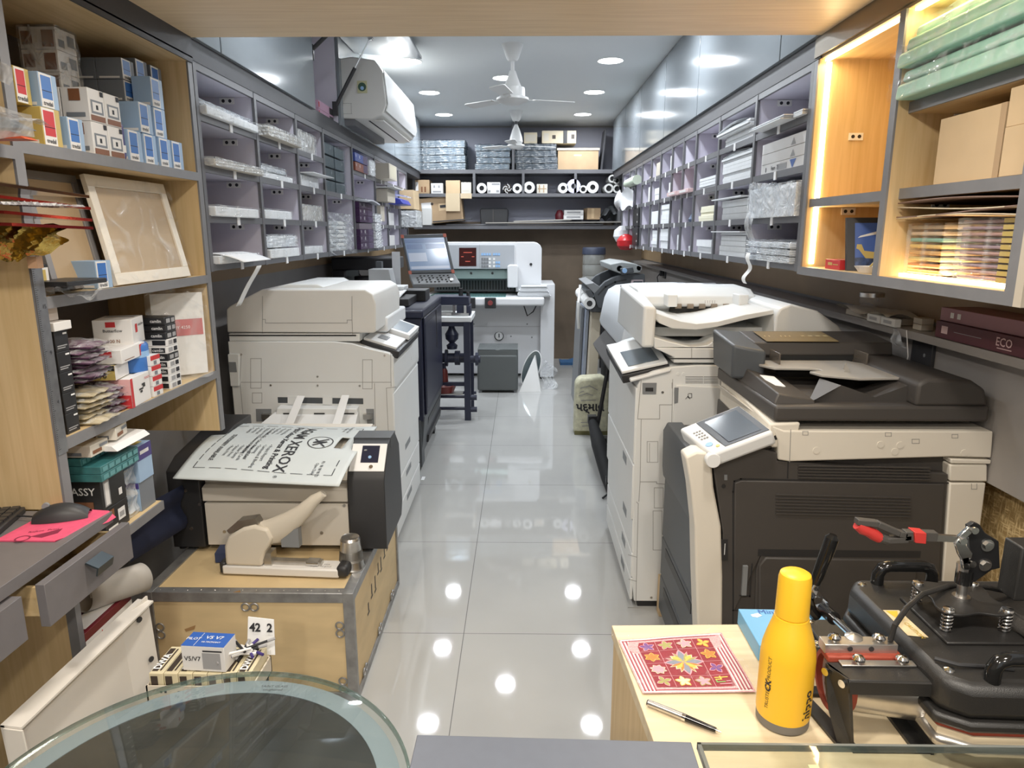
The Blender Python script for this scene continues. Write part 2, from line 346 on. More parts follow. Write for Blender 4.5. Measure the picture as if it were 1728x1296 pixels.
# camera
cam = bpy.data.cameras.new('Camera'); cam.sensor_fit = 'HORIZONTAL'; cam.sensor_width = 36; cam.lens = 36*F/1728; cam.clip_start = .02
co = bpy.data.objects.new('Camera', cam); COL.objects.link(co); co.location = (0, 0, CH)
co.rotation_euler = Matrix((RT, UP, -FW)).transposed().to_euler()
sc = bpy.context.scene; sc.camera = co
sc.view_settings.view_transform = 'Standard'; sc.view_settings.look = 'None'; sc.view_settings.exposure = .02
# ================================================================ LEFT OPEN SHELVES (oak, grey edges)
m_edge = M('grey edge band', (.20, .20, .21), .4, var=.06, scale=20)
m_taupe = M('taupe back board', (.17, .15, .145), .55, var=.04, scale=6)
r = thing('open_shelf', 'oak open shelving with grey edges on the left, holding boxes and frames', 'shelf unit', (-1.3, 2.05, 0))
MB().box(XL, XL+.01, 1.60, 2.5, .6, 2.06).box(XL, XL+.01, .6, 1.60, .84, 2.06).build('back_panel', m_taupe, r)
for y0, y1, lo in ((2.482, 2.512, .775), (1.588, 1.618, .832), (.6, .63, .832)):
    MB().box(XL+.01, -1.126, y0, y1, lo, 2.06).box(-1.126, -1.12, y0, y1, lo, 2.06, 1).build('upright', [m_oak, m_edge], r)
for y0, y1, zs in ((1.618, 2.482, (.665, .99, 1.337, 1.688)), (.63, 1.588, (1.5, 1.672))):
    for z in zs:
        y1 = 2.03 if z < .7 else y1 if y0 < 1.6 else 2.482
        MB().box(XL+.01, -1.126, y0, y1, z-.014, z+.014).box(-1.126, -1.12, y0, y1, z-.014, z+.014, 1).build('shelf', [m_oakh, m_edge], r)
MB().box(XL+.01, -1.12, .6, 2.512, 2.06, 2.08).build('top_board', m_oakh, r)
MB().box(-1.14, -1.115, .6, 2.512, 2.075, 2.142).box(-1.12, -1.115, .6, 2.512, 2.06, 2.08).build('fascia', m_lam2, r)
# steel rule leaning against the near upright
m_rule = M('aged steel rule', (.33, .33, .34), .35, .85, var=.15, scale=30)
r = thing('steel_ruler', 'long steel ruler standing against the near shelf upright', 'ruler', (-1.115, 1.60, .97))
MB().box(-1.1195, -1.118, 1.586, 1.622, .972, 1.52).build('blade', m_rule, r)
mb = MB()
for k in range(110):
    z = .985+k*.0048; mb.box(-1.118, -1.1177, 1.588, 1.588+(.010 if k % 10 == 0 else .005), z, z+.0010)
mb.build('graduations', m_ink, r)
text(['4'], r, m_ink, (-1.1178, 1.61, 1.10), (0, 1, 0), (0, 0, 1), .014, 'numeral'); text(['9'], r, m_ink, (-1.1178, 1.61, 1.22), (0, 1, 0), (0, 0, 1), .014, 'numeral'); text(['15'], r, m_ink, (-1.1178, 1.61, 1.33), (0, 1, 0), (0, 0, 1), .014, 'numeral'); text(['22'], r, m_ink, (-1.1178, 1.61, 1.45), (0, 1, 0), (0, 0, 1), .014, 'numeral')
# ================================================================ DESK WITH OPEN DRAWER
m_desk = M('grey desk laminate', (.15, .14, .145), .4, var=.04, scale=30)
r = thing('computer_desk', 'grey laminate desk on the left with one drawer pulled open', 'desk', (-1.2, 1.2, 0))
MB().box(XL+.005, -1.005, .55, 1.585, .802, .83).build('desktop', m_desk, r, bevel=.001)
MB().box(XL+.005, -1.13, 1.545, 1.565, 0, .70).box(-1.13, -1.105, 1.545, 1.565, 0, .70, 1).build('end_panel', [m_oak, m_edge], r)
MB().box(XL+.005, -1.13, .56, .58, 0, .8).build('end_panel', m_oak, r)
MB().box(XL+.005, -1.12, .58, 1.545, .70, .712).build('drawer_rail', m_oakh, r)
d = MB().box(-.995, -.975, 1.285, 1.60, .70, .795).build('drawer', m_desk, r, bevel=.001)
MB().box(-1.3, -.995, 1.30, 1.58, .715, .72).box(-1.3, -.995, 1.30, 1.31, .72, .78).box(-1.3, -.995, 1.57, 1.58, .72, .78).build('drawer_box', m_oakh, d)
MB().prism([(-.975, .775), (-.972, .778), (-.945, .765), (-.95, .745), (-.953, .746), (-.949, .763)], 'y', 1.415, 1.475).build('handle', M('anthracite metal', (.06, .075, .085), .3, .6), d)
MB().box(-1.05, -.99, .60, 1.24, .70, .795).build('drawer', m_desk, r, bevel=.001)
# ================================================================ RIGHT LIT CABINET
r = thing('display_cabinet', 'oak display cabinet with warm light strips at the front right', 'cabinet', (1.2, 2.0, 1.36))
X0, X1 = 1.0, XR
MB().box(X1-.012, X1-.004, 1.45, 2.56, 1.37, 2.07).build('back_panel', m_oak, r)
for y0, y1 in ((2.534, 2.562), (1.985, 2.015), (1.428, 1.458)):
    MB().box(X0+.006, X1-.004, y0, y1, 1.38, 2.07).box(X0, X0+.006, y0, y1, 1.38, 2.07, 1).build('upright', [m_oak, m_edge], r)
MB().box(X0+.006, X1-.004, 1.428, 2.562, 1.352, 1.38).box(X0, X0+.006, 1.428, 2.562, 1.352, 1.38, 1).build('bottom_board', [m_oakh, m_edge], r)
MB().box(X0+.006, X1-.004, 1.428, 2.562, 2.07, 2.09).build('top_board', m_oakh, r)
MB().box(X0-.004, X0+.02, .2, 2.562, 2.078, 2.144).build('fascia', M('satin bronze band', (.20, .16, .11), .3, .6), r)
for y0, y1, z, xi in ((2.015, 2.534, 1.60, .012), (1.458, 1.985, 1.825, .035), (1.458, 1.985, 1.603, .035)):
    o = MB().box(X0+xi+.006, X1-.012, y0, y1, z-.014, z+.014).box(X0+xi, X0+xi+.006, y0, y1, z-.014, z+.014, 1).build('shelf', [m_oakh, m_edge], r)
    for xb in (1.15,) if xi < .02 else (1.18,) if z > 1.7 else (1.15, 1.345):
        MB().box(xb-.024, xb+.024, y1-.005, y1-.0005, z-.040, z-.016).cyl((xb-.011, y1-.006, z-.028), (xb-.011, y1-.005, z-.028), .006, m=1).cyl((xb+.011, y1-.006, z-.028), (xb+.011, y1-.005, z-.028), .006, m=1).build('shelf_bracket', [m_white, m_ink], o)
MB().box(1.126, 1.174, 2.529, 2.5335, 1.81, 1.834).cyl((1.139, 2.528, 1.822), (1.139, 2.5295, 1.822), .006, m=1).cyl((1.161, 2.528, 1.822), (1.161, 2.5295, 1.822), .006, m=1).build('shelf_bracket', [m_white, m_ink], r)
MB().box(X0, X1-.004, 1.405, 1.428, 1.352, 2.09).build('end_panel', M('cream laminate', (.55, .49, .40), .5), r)
MB().box(X0+.028, X0+.044, 2.527, 2.5335, 1.39, 2.06).build('light_strip', m_warm, r)
MB().box(X0+.02, X0+.034, 2.02, 2.527, 2.0625, 2.0695).build('light_strip', m_warm, r)
MB().box(X0+.02, X0+.034, 1.46, 1.98, 2.0625, 2.0695).build('light_strip', m_warm, r)
MB().box(X0+.055, X0+.072, 1.47, 1.975, 1.3805, 1.389).build('light_strip', m_warm, r)
area('strip_lamp', (X0+.036, 2.52, 1.73), .02, 1.4, (1, .72, .36), (PI/2, 0, PI), 'RECTANGLE', .62)
area('strip_lamp', (X0+.027, 2.28, 2.058), .02, 1.4, (1, .72, .36), (0, 0, 0), 'RECTANGLE', .48)
area('strip_lamp', (X0+.027, 1.72, 2.058), .02, 1.4, (1, .72, .36), (0, 0, 0), 'RECTANGLE', .48)
area('strip_lamp', (X0+.075, 1.72, 1.395), .03, 1.4, (1, .76, .42), (PI, .5, 0), 'RECTANGLE', .48)
# ================================================================ BACK SHELVING
r = thing('back_shelf', 'dark grey shelving across the back wall', 'shelf unit', (-.1, 8.1, 1.54))
Y0, Y1 = 7.9, YB-.002
for z, t in ((2.15, .02), (1.90, .018), (1.555, .02)):
    MB().box(XL+.3, XR-.25, Y0, Y1, z-t, z+t).build('shelf', m_lam, r)
for x, z0, z1 in ((-.095, 2.17, 2.66), (-.524, 1.918, 2.13), (.015, 1.918, 2.13), (.587, 1.918, 2.13), (-1.19, 1.575, 2.66), (1.08, 1.575, 2.66)):
    MB().box(x-.014, x+.014, Y0, Y1, z0, z1).build('upright', m_lam, r)
MB().box(-1.2, 1.1, Y1-.006, Y1, 1.62, 2.66).build('back_panel', M('slate back board', (.34, .345, .41), .6), r)
# ================================================================ LIFTED FLAP, STRUTS (parts of the left cupboards) and AIR CONDITIONER
MB().hexa([(-1.10, 3.96, 2.650), (-.66, 3.96, 2.612), (-.66, 4.90, 2.612), (-1.10, 4.90, 2.650)], [(-1.10, 3.96, 2.668), (-.66, 3.96, 2.630), (-.66, 4.90, 2.630), (-1.10, 4.90, 2.668)]).build('lifted_flap', m_door, cl)
for y0, z0 in ((3.99, 2.52), (4.44, 2.33)):
    s = MB().cyl((-1.13, y0, 2.24 if y0 > 4.2 else 2.45), (-1.00, y0, 2.46 if y0 > 4.2 else 2.56), .011, n=10).box(-1.145, -1.115, y0-.012, y0+.004, (2.24 if y0 > 4.2 else 2.45)-.05, (2.24 if y0 > 4.2 else 2.45)+.03).build('gas_strut', m_black, cl)
    MB().cyl((-1.00, y0, 2.46 if y0 > 4.2 else 2.56), (-.90, y0, 2.628), .005, n=8).cyl((-.90, y0-.015, 2.628), (-.90, y0+.015, 2.628), .016).build('piston', m_chrome, s)
m_ac = M('air conditioner shell', (.66, .65, .62), .35)
r = thing('air_conditioner', 'white split air conditioner still in its plastic film on the left wall', 'air conditioner', (-1.0, 5.1, 2.18))
pf = [(-1.13, 2.19), (-1.13, 2.53), (-1.04, 2.545), (-.90, 2.525), (-.852, 2.46), (-.835, 2.27), (-.86, 2.215), (-.93, 2.185)]
MB().prism(pf, 'y', 4.53, 5.75).build('casing', m_ac, r, bevel=.008, seg=3)
MB().prism([(-.851, 2.468), (-.832, 2.275), (-.845, 2.235), (-.838, 2.233), (-.826, 2.275), (-.846, 2.47)], 'y', 4.545, 5.74).build('front_panel', m_white, r)
MB().grid(lambda u, v: (-.838+.028*(1-v)*0-.022*v+.004*math.sin(u*60)*math.sin(v*9), 4.55+1.18*u, 2.245+.225*v), 60, 8).build('protective_film', m_film2, r)
MB().hexa([(-.965, 4.60, 2.1835), (-.955, 4.60, 2.1835), (-.955, 5.6, 2.1835), (-.965, 5.6, 2.1835)], [(-.965, 4.60, 2.19), (-.955, 4.60, 2.19), (-.955, 5.6, 2.19), (-.965, 5.6, 2.19)]).build('air_slot', m_gap, r)
MB().box(-.945, -.87, 4.6, 5.66, 2.183, 2.19).build('louvre', m_ac, r)
o = MB().box(-1.01, -.95, 4.524, 4.529, 2.335, 2.405).build('sticker', M('pale yellow sticker', (.55, .53, .32), .6), r)
MB().cyl((-.98, 4.5225, 2.37), (-.98, 4.5235, 2.37), .025).cyl((-.98, 4.522, 2.363), (-.98, 4.5225, 2.363), .011, m=1).build('emblem', [M('dark green print', (.03, .08, .05), .5), m_lblue], o)
MB().box(-1.125, -1.05, 4.5288, 4.53, 2.215, 2.217).box(-1.055, -1.053, 4.5288, 4.53, 2.215, 2.275).box(-1.125, -1.05, 4.5288, 4.53, 2.275, 2.277).build('pipe_knockout', m_line, r)
MB().box(-1.12, -1.04, 4.55, 5.5, 2.15, 2.188).build('lower_ledge', m_lam, r)
# ================================================================ FANS
def fan(x, y, rod, label, yaw=0., dark=False):
    r = thing('ceiling_fan', label, 'fan', (x, y, CZ), 'ceiling fans'); z = CZ
    MB().lathe([(0, 0), (.07, 0), (.066, -.015), (.04, -.085), (.028, -.10), (0, -.10)], (x, y, z), 24).build('canopy', m_fan, r)
    MB().cyl((x, y, z-.09), (x, y, z-rod), .012).build('downrod', m_black if dark else m_fan, r)
    zb = z-rod
    MB().lathe([(0, .02), (.02, .015), (.032, -.02), (.055, -.075), (.06, -.085), (.08, -.088), (.083, -.14), (.086, -.145), (.105, -.15), (.106, -.163), (.075, -.178), (.045, -.19), (0, -.193)] if not dark else [(0, .02), (.015, .015), (.04, -.04), (.062, -.11), (.068, -.15), (.055, -.17), (.085, -.178), (.088, -.19), (.055, -.215), (0, -.22)], (x, y, zb), 32).build('motor_housing', m_fan, r)
    for k in range(3):
        a = yaw+k*2*PI/3; T = Matrix.Translation((x, y, zb-(.155 if not dark else .185))) @ Matrix.Rotation(a, 4, 'Z') @ Matrix.Rotation(.16, 4, 'X')
        MB(T).add([(.15, -.04, 0), (.40, -.05, 0), (.42, -.04, 0), (.42, .04, 0), (.40, .05, 0), (.15, .04, 0)]+[(.15, -.04, .004), (.40, -.05, .004), (.42, -.04, .004), (.42, .04, .004), (.40, .05, .004), (.15, .04, .004)],
            [(5,4,3,2,1,0), (6,7,8,9,10,11)]+[(i, (i+1) % 6, 6+(i+1) % 6, 6+i) for i in range(6)]).build('blade', m_fan, r)
        MB(T).hexa([(.08, -.015, -.004), (.18, -.022, -.004), (.18, .022, -.004), (.08, .015, -.004)], [(.08, -.015, 0), (.18, -.022, 0), (.18, .022, 0), (.08, .015, 0)]).build('blade_arm', m_fan, r)
m_fan = M('white fan enamel', (.70, .70, .69), .4)
fan(-.062, 4.82, .175, 'white three-blade ceiling fan, the nearer of two', .30)
fan(-.059, 7.31, .145, 'white three-blade ceiling fan near the back shelves, on a black rod', .38, True)
# ================================================================ helpers for face details
def seam(parent, fn, n, lines, w=.0025, name='panel_seam', mat=None, lift=.0006):
    n = Vector(n); mb = MB()
    for ln in lines:
        P = [fn(*p) for p in ln]
        for a, b in zip(P, P[1:]):
            d = (b-a).normalized(); s_ = d.cross(n)*w/2; e = d*w/2
            mb.quad(a-s_-e+n*lift, b-s_+e+n*lift, b+s_+e+n*lift, a+s_-e+n*lift)
    return mb.build(name, mat or m_line, parent, smooth=False)
def rect(x0, y0, x1, y1): return [(x0, y0), (x1, y0), (x1, y1), (x0, y1), (x0, y0)]
def slab(parent, name, mat, fn, pts, n, t0, t1, bevel=.0):
    """polygon given on a plane, thickened along n from t0 to t1"""
    n = Vector(n); P = [fn(*p) for p in pts]; k = len(P)
    nn = sum(((P[i]-P[0]).cross(P[i+1]-P[0]) for i in range(1, k-1)), Vector())
    if nn.dot(n) < 0: P = P[::-1]
    if t0 > t1: t0, t1 = t1, t0
    return MB().add([p+n*t0 for p in P]+[p+n*t1 for p in P], [list(range(k))[::-1], list(range(k, 2*k))]+[(i, (i+1) % k, k+(i+1) % k, k+i) for i in range(k)]).build(name, mat, parent, bevel=bevel)
def screws(parent, fn, n, pts, r=.006, mat=None, name='screw'):
    for p in pts:
        c = fn(*p); MB().cyl(c, c+Vector(n)*.002, r, n=12).build(name, mat or m_steel, parent)
NY = (0, -1, 0)
m_scr = M('screen glass', (.12, .15, .18), .12, coat=.6)
m_scrb = M('blue screen', (.25, .33, .48), .15, emit=(.35, .5, .8), estr=.06)
m_wpl = M('cool white plastic', (.78, .79, .79), .42)
m_navy = M('navy blue plastic', (.010, .012, .032), .4, bump=.02, bscale=500)
m_grayp = M('mid grey plastic', (.22, .23, .24), .45)
m_dgp = M('slate plastic', (.075, .082, .09), .45)
# ================================================================ LEFT COPIER
Yn, Yf = 3.15, 3.93
r = thing('photocopier', 'off-white office photocopier on the left, beige flat lid and tilted touch panel', 'photocopier', (-.97, 3.55, 0))
f = lambda x, y: PY(x, y, Yn)
MB().prism([(-1.355, .03), (-1.355, 1.008), (-.86, 1.008), (-.78, 1.0), (-.70, .975), (-.612, .955), (-.60, .945), (-.60, .56), (-.607, .50), (-.615, .03)], 'y', Yn, Yf).build('body', m_copier, r, bevel=.004)
MB().box(-1.34, -.62, Yn+.01, Yf-.01, 0, .03).build('plinth', m_black, r)
# front (aisle side) doors and drawers
MB().prism([(-.60, .94), (-.592, .93), (-.592, .80), (-.594, .775), (-.602, .765)], 'y', Yn+.004, Yf).build('front_cover', m_copier, r)
for z0, z1 in ((.445, .76), (.30, .44), (.165, .295), (.035, .16)):
    d = MB().box(-.61, -.597 if z0 > .4 else -.603, Yn+.006, Yf-.004, z0, z1).build('front_door' if z0 > .4 else 'paper_drawer', m_copier, r, bevel=.003)
    if z0 < .4: MB().box(-.604, -.6025, Yn+.30, Yn+.46, z1-.05, z1-.02).build('handle_recess', m_grayp, d)
# scanner bed and lid
MB().box(-1.35, -.745, Yn+.004, Yf-.02, 1.008, 1.045).build('scanner_bed', m_copier, r, bevel=.004)
MB().box(-.76, -.655, Yn+.22, Yf-.02, 1.02, 1.095).build('scanner_front', m_wpl, r, bevel=.01)
lid = MB().prism([(-1.355, 1.05), (-1.35, 1.155), (-1.335, 1.17), (-1.18, 1.246), (-.71, 1.246), (-.675, 1.225), (-.662, 1.18), (-.668, 1.055), (-.68, 1.048)], 'y', Yn+.002, Yf-.15).build('document_feeder', m_beige, r, bevel=.006, seg=3)
MB().prism([(-1.18, 1.243), (-1.10, 1.262), (-.96, 1.262), (-.93, 1.246)], 'y', Yn+.12, Yf-.16).build('lid_top', m_copier, r, bevel=.004)
seam(r, f, NY, [[(443, 500), (443, 562)], [(594, 500), (594, 540), (586, 540), (586, 545), (448, 545), (448, 539), (443, 539)], [(594, 540), (595, 564)]], .0022, 'lid_seam')
seam(r, f, NY, [[(385, 566), (600, 566)]], .006, 'lid_gap', m_gap)
seam(r, f, NY, [[(407, 645), (659, 645)], [(407, 600), (405, 645), (412, 720)], [(659.5, 595), (660, 652)], rect(423, 605, 441, 655), rect(612, 607, 628, 656), rect(426, 663, 442, 680), [(632, 647), (634, 740)], [(652, 655), (656, 745)], [(652, 655), (668, 653)]], .0022)
screws(r, f, NY, [(407, 598), (649, 600), (536, 635.5), (457, 650), (536, 650.5), (607, 651)], .005)
slab(r, 'side_latch', m_copier, f, [(386, 597), (405, 597), (405, 651), (391, 651)], NY, -.004, .014, .003)
slab(r, 'latch_recess', m_grayp, f, [(388, 610), (400, 610), (402, 627), (390, 627)], NY, .013, .0155)
seam(r, f, NY, [[(474, 675), (608, 677)]], .028, 'feed_slot', m_dgp, .001)
for x in (486, 545): slab(r, 'slot_tab', m_copier, f, [(x, 668), (x+16, 668), (x+16, 683), (x, 682)], NY, .001, .006)
MB().hexa([PY(468, 719, Yn), PY(608, 719, Yn), PY(606, 684, Yn), PY(473, 683, Yn)], [PY(468, 719, Yn)+Vector((0, -.05, -.01)), PY(608, 719, Yn)+Vector((0, -.05, -.01)), PY(606, 684, Yn)+Vector((0, -.05, -.004)), PY(473, 683, Yn)+Vector((0, -.05, -.004))]).build('bypass_housing', m_copier, r, bevel=.004)
for x in (478, 530, 580):
    q = [PY(x, 699, Yn-.051), PY(x+18, 699, Yn-.051), PY(x+18, 697, Yn-.051), PY(x, 697, Yn-.051)]
    MB().hexa([q[0], q[1], q[2], q[3]], [v+Vector((0, -.002, 0)) for v in q]).build('vent_slot', m_gap, r)
slab(r, 'hinge_plate', m_grayp, f, [(432, 690), (458, 690), (458, 711), (433, 711)], NY, 0, .003); slab(r, 'hinge_plate', m_grayp, f, [(618, 690), (631, 690), (632, 716), (620, 716)], NY, 0, .003)
for x in (452, 622):
    c = f(x, 701); MB().box(c.x-.02, c.x+.02, c.y-.03, c.y, c.z-.012, c.z+.012).build('hinge_bracket', m_steel, r)
tr = MB().hexa([(-1.23, 2.86, .602), (-.735, 2.86, .602), (-.76, Yn-.03, .60), (-1.15, Yn-.03, .60)], [(-1.23, 2.86, .607), (-.735, 2.86, .607), (-.76, Yn-.03, .68), (-1.15, Yn-.03, .68)]).build('output_tray', m_white, r)
for x0, x1 in (((486, 716), (507, 668)), ((566, 716), (582, 667))):
    a = PY(*x0, 2.95); b = PY(*x1, 3.08)
    MB().hexa([a+Vector((-.016, 0, 0)), a+Vector((.024, 0, 0)), a+Vector((.024, .006, 0)), a+Vector((-.016, .006, 0))], [b+Vector((-.016, 0, 0)), b+Vector((.02, 0, 0)), b+Vector((.02, .006, 0)), b+Vector((-.016, .006, 0))]).build('paper_finger', m_white, tr, bevel=.002)
# tilted control panel
P = [Vector(v) for v in ((-.749, 3.20, 1.008), (-.567, 3.17, .958), (-.553, 3.72, .975), (-.72, 3.75, 1.03))]
dn = Vector((-.25, 0, -1)).normalized()
MB().hexa([p+dn*.035 for p in P], P).build('panel_base', m_black, r, bevel=.004)
up = -dn
def onP(u, v): return (P[0]*(1-u)+P[1]*u)*(1-v)+(P[3]*(1-u)+P[2]*u)*v
def pslab(u0, u1, v0, v1, a, b, m, nm, par): return MB().hexa([onP(u0, v0)+up*a, onP(u1, v0)+up*a, onP(u1, v1)+up*a, onP(u0, v1)+up*a], [onP(u0, v0)+up*b, onP(u1, v0)+up*b, onP(u1, v1)+up*b, onP(u0, v1)+up*b]).build(nm, m, par, bevel=.002)
pslab(.03, .9, .03, .44, 0, .012, m_wpl, 'button_deck', r); pslab(.3, .55, .16, .3, .012, .014, m_grayp, 'key_recess', r)
q = pslab(.03, .97, .48, .98, .003, .03, m_wpl, 'touch_panel', r); pslab(.1, .86, .54, .93, .03, .0315, M('pale lcd', (.42, .46, .48), .15, coat=.5), 'screen', q)
text('CANON'[:0]+'C', r, m_line, PX(694, 605, -.591), (0, 1, 0), (0, 0, 1), .02, 'badge')
# ================================================================ RIGHT COPIER
Yn, Yf = 2.58, 3.38
r = thing('photocopier', 'grey-white office photocopier on the right with raised document feeder', 'photocopier', (.8, 2.95, 0))
f = lambda x, y: PY(x, y, Yn)
NX = (-1, 0, 0)
MB().prism([(.462, .03), (.452, .12), (.445, .40), (.440, .55), (.442, .93), (.455, .962), (.50, .985), (.57, 1.003), (.66, 1.01), (1.24, 1.01), (1.24, .03)], 'y', Yn, Yf).build('body', m_copier, r, bevel=.004)
MB().box(.48, 1.23, Yn+.015, Yf-.015, 0, .03).build('plinth', m_black, r)
for z0, z1, nm in ((.62, .92, 'front_cover'), (.385, .612, 'front_door'), (.245, .38, 'paper_drawer'), (.135, .24, 'paper_drawer'), (.035, .13, 'paper_drawer')):
    x = .436 if z0 > .38 else .444
    d = MB().box(x, x+.012, Yn+.002, Yf-.004, z0, z1).build(nm, m_copier, r, bevel=.004)
    if nm == 'paper_drawer' or nm == 'front_door': MB().box(x-.0008, x+.001, Yn+.16, Yn+.26, z1-.055, z1-.02).build('handle_recess', m_grayp, d)
seam(r, f, NY, [[(1082, 640), (1076, 706)], [(1076, 707), (1113, 707), (1113, 683), (1134, 683)], [(1135, 640), (1132, 800)], [(1082, 708), (1080, 815), (1078, 846)], [(1081, 813), (1108, 813), (1108, 816), (1122, 817)], [(1122, 817), (1116, 985)], [(1132, 840), (1122, 840)], [(1060, 1025), (1106, 1027)], [(1074, 847), (1077, 850), (1073, 1018)], [(1134, 646), (1134, 655)]], .0022)
seam(r, f, NY, [rect(1104, 823, 1119, 857), rect(1102, 862, 1117, 928), rect(1092, 745, 1110, 780), [(1096, 748), (1096, 779)], [(1216, 632), (1216, 790)]], .0018)
seam(r, f, NY, [[(1074, 940), (1060, 936)], [(1074, 981), (1061, 977)]], .002)
seam(r, f, NY, [[(1157+31*k, y), (1157+31*k+29 - (6 if k else 0), y)] for k in range(2) for y in (636, 639.5, 643, 646)], .002, 'vent_slot', m_gap)
slab(r, 'usb_recess', m_grayp, f, [(1084, 646), (1108, 646), (1107, 665), (1084, 665)], NY, 0, .002); slab(r, 'usb_port', m_black, f, [(1089, 654), (1102, 654), (1102, 660), (1089, 660)], NY, .002, .004)
screws(r, f, NY, [(1118, 662), (1099, 1008)], .005); screws(r, f, NY, [(1144, 631), (1153.5, 631)], .006, m_copier)
slab(r, 'side_tray_cover', m_copier, f, [(1140, 649), (1216, 653), (1216, 760), (1196, 735), (1145, 742), (1133, 737)], NY, .0, .01, .003)
slab(r, 'grip_recess', m_grayp, f, [(1137, 653), (1144, 653), (1143, 678), (1137, 680)], NY, .0105, .012)
seam(r, f, NY, [[(1161, 663), (1166, 663), (1166, 670), (1160, 670), (1160, 664)], [(1156, 672), (1160, 667), (1163, 672)]], .002, 'hand_icon', m_ink, .0112)
slab(r, 'tray_hinge', m_copier, f, [(1136, 742), (1145, 732), (1162, 735), (1160, 752), (1136, 752)], NY, 0, .02, .005)
# scanner and feeder
MB().prism([(.575, 1.018), (.575, 1.04), (.50, 1.075), (1.225, 1.075), (1.225, 1.018)], 'y', Yn+.002, Yf-.02).build('scanner_bed', m_copier, r, bevel=.004)
seam(r, f, NY, [[(1131, 605), (1216, 605)]], .004, 'bed_gap', m_gap); seam(r, f, NY, [[(1167, 588), (1167, 604)]], .002)
# feeder: hinge block at the back (+X), feed head at the far side, two trays toward us
MB().prism([(.945, 1.075), (.945, 1.195), (.96, 1.225), (1.0, 1.24), (1.10, 1.215), (1.18, 1.16), (1.215, 1.12), (1.222, 1.075)], 'y', Yn+.004, Yf-.03).build('rear_hinge_block', m_copier, r, bevel=.008, seg=3)
hd = MB().prism([(Yf-.44, 1.20), (Yf-.43, 1.235), (Yf-.36, 1.262), (Yf-.12, 1.265), (Yf-.06, 1.24), (Yf-.03, 1.19), (Yf-.03, 1.075), (Yf-.40, 1.075), (Yf-.40, 1.17)], 'x', .50, .99).build('feed_head', m_copier, r, bevel=.006)
MB().hexa([(.452, Yn+.004, 1.075), (.50, Yn+.004, 1.075), (.52, Yf-.05, 1.075), (.46, Yf-.05, 1.075)], [(.456, Yn+.012, 1.235), (.505, Yn+.012, 1.225), (.55, Yf-.05, 1.262), (.47, Yf-.05, 1.255)]).build('feeder_end', m_copier, r, bevel=.012, seg=3)
MB().prism([(.50, 1.205), (.53, 1.195), (.60, 1.172), (.66, 1.163), (.74, 1.172), (.84, 1.198), (.945, 1.216), (.945, 1.200), (.84, 1.178), (.74, 1.152), (.66, 1.14), (.57, 1.145), (.52, 1.165), (.50, 1.185)], 'y', Yn+.03, Yf-.42).build('document_tray', m_copier, r, bevel=.002)
for x in (.60, .89): MB().box(x, x+.04, Yn+.28, Yf-.43, 1.20, 1.25).build('paper_guide', m_wpl, r, bevel=.004)
MB().box(.63, .88, Yf-.43, Yf-.405, 1.17, 1.215).build('feed_opening', m_gap, r)
for k in range(5): MB().cyl((.65+k*.05, Yf-.437, 1.195), (.675+k*.05, Yf-.437, 1.195), .011, n=12).build('feed_roller', M('roller brown', (.25, .20, .15), .6), r)
MB().box(.52, .945, Yn+.14, Yf-.35, 1.10, 1.135).build('output_recess', m_copier, r)
MB().prism([(.50, 1.075), (.50, 1.115), (.55, 1.10), (.64, 1.078), (.70, 1.085), (.73, 1.105), (.76, 1.113), (.945, 1.113), (.945, 1.075)], 'y', Yn+.006, Yn+.15).build('output_lip', m_copier, r, bevel=.003)
MB().box(.795, .845, Yn+.002, Yn+.10, 1.08, 1.122).build('lip_stop', m_copier, r, bevel=.01)
seam(r, f, NY, [[(1203, 577), (1228, 577)], [(1259, 577), (1286, 577)]], .003, 'lip_seam', m_gap)
seam(r, lambda x, y: PZ(x, y, 1.2665), (0, 0, 1), [[(1142+k*14, 510), (1150+k*14, 510)] for k in range(4)]+[[(1190+k*4, 507), (1190+k*4, 512)] for k in range(5)], .003, 'feed_symbols', m_line, .0002)
# panel
P = [PY(1049, 634, 2.60), PY(1130, 616, 2.60), PY(1100, 572, 2.93), PY(1022, 586, 2.93)]
up = (P[1]-P[0]).cross(P[3]-P[0]).normalized(); dn = -up
MB().hexa([p+dn*.035 for p in P], P).build('panel_base', m_black, r, bevel=.004)
q = MB().hexa([onP(.02, .02)+up*.002, onP(.98, .02)+up*.002, onP(.98, .98)+up*.002, onP(.02, .98)+up*.002], [onP(.02, .02)+up*.014, onP(.98, .02)+up*.014, onP(.98, .98)+up*.014, onP(.02, .98)+up*.014]).build('touch_panel', m_wpl, r, bevel=.003)
pslab(.2, .84, .12, .62, .0145, .016, m_scr, 'screen', q)
MB().hexa([P[0]+Vector((.03, -.03, -.02)), P[1]+Vector((0, -.03, -.02)), P[1]+Vector((0, .03, -.02)), P[0]+Vector((.03, .03, -.02))], [P[0]+Vector((.03, -.03, -.008)), P[1]+Vector((0, -.03, -.008)), P[1]+Vector((0, .03, -.008)), P[0]+Vector((.03, .03, -.008))]).build('stylus_ledge', m_wpl, r, bevel=.004)
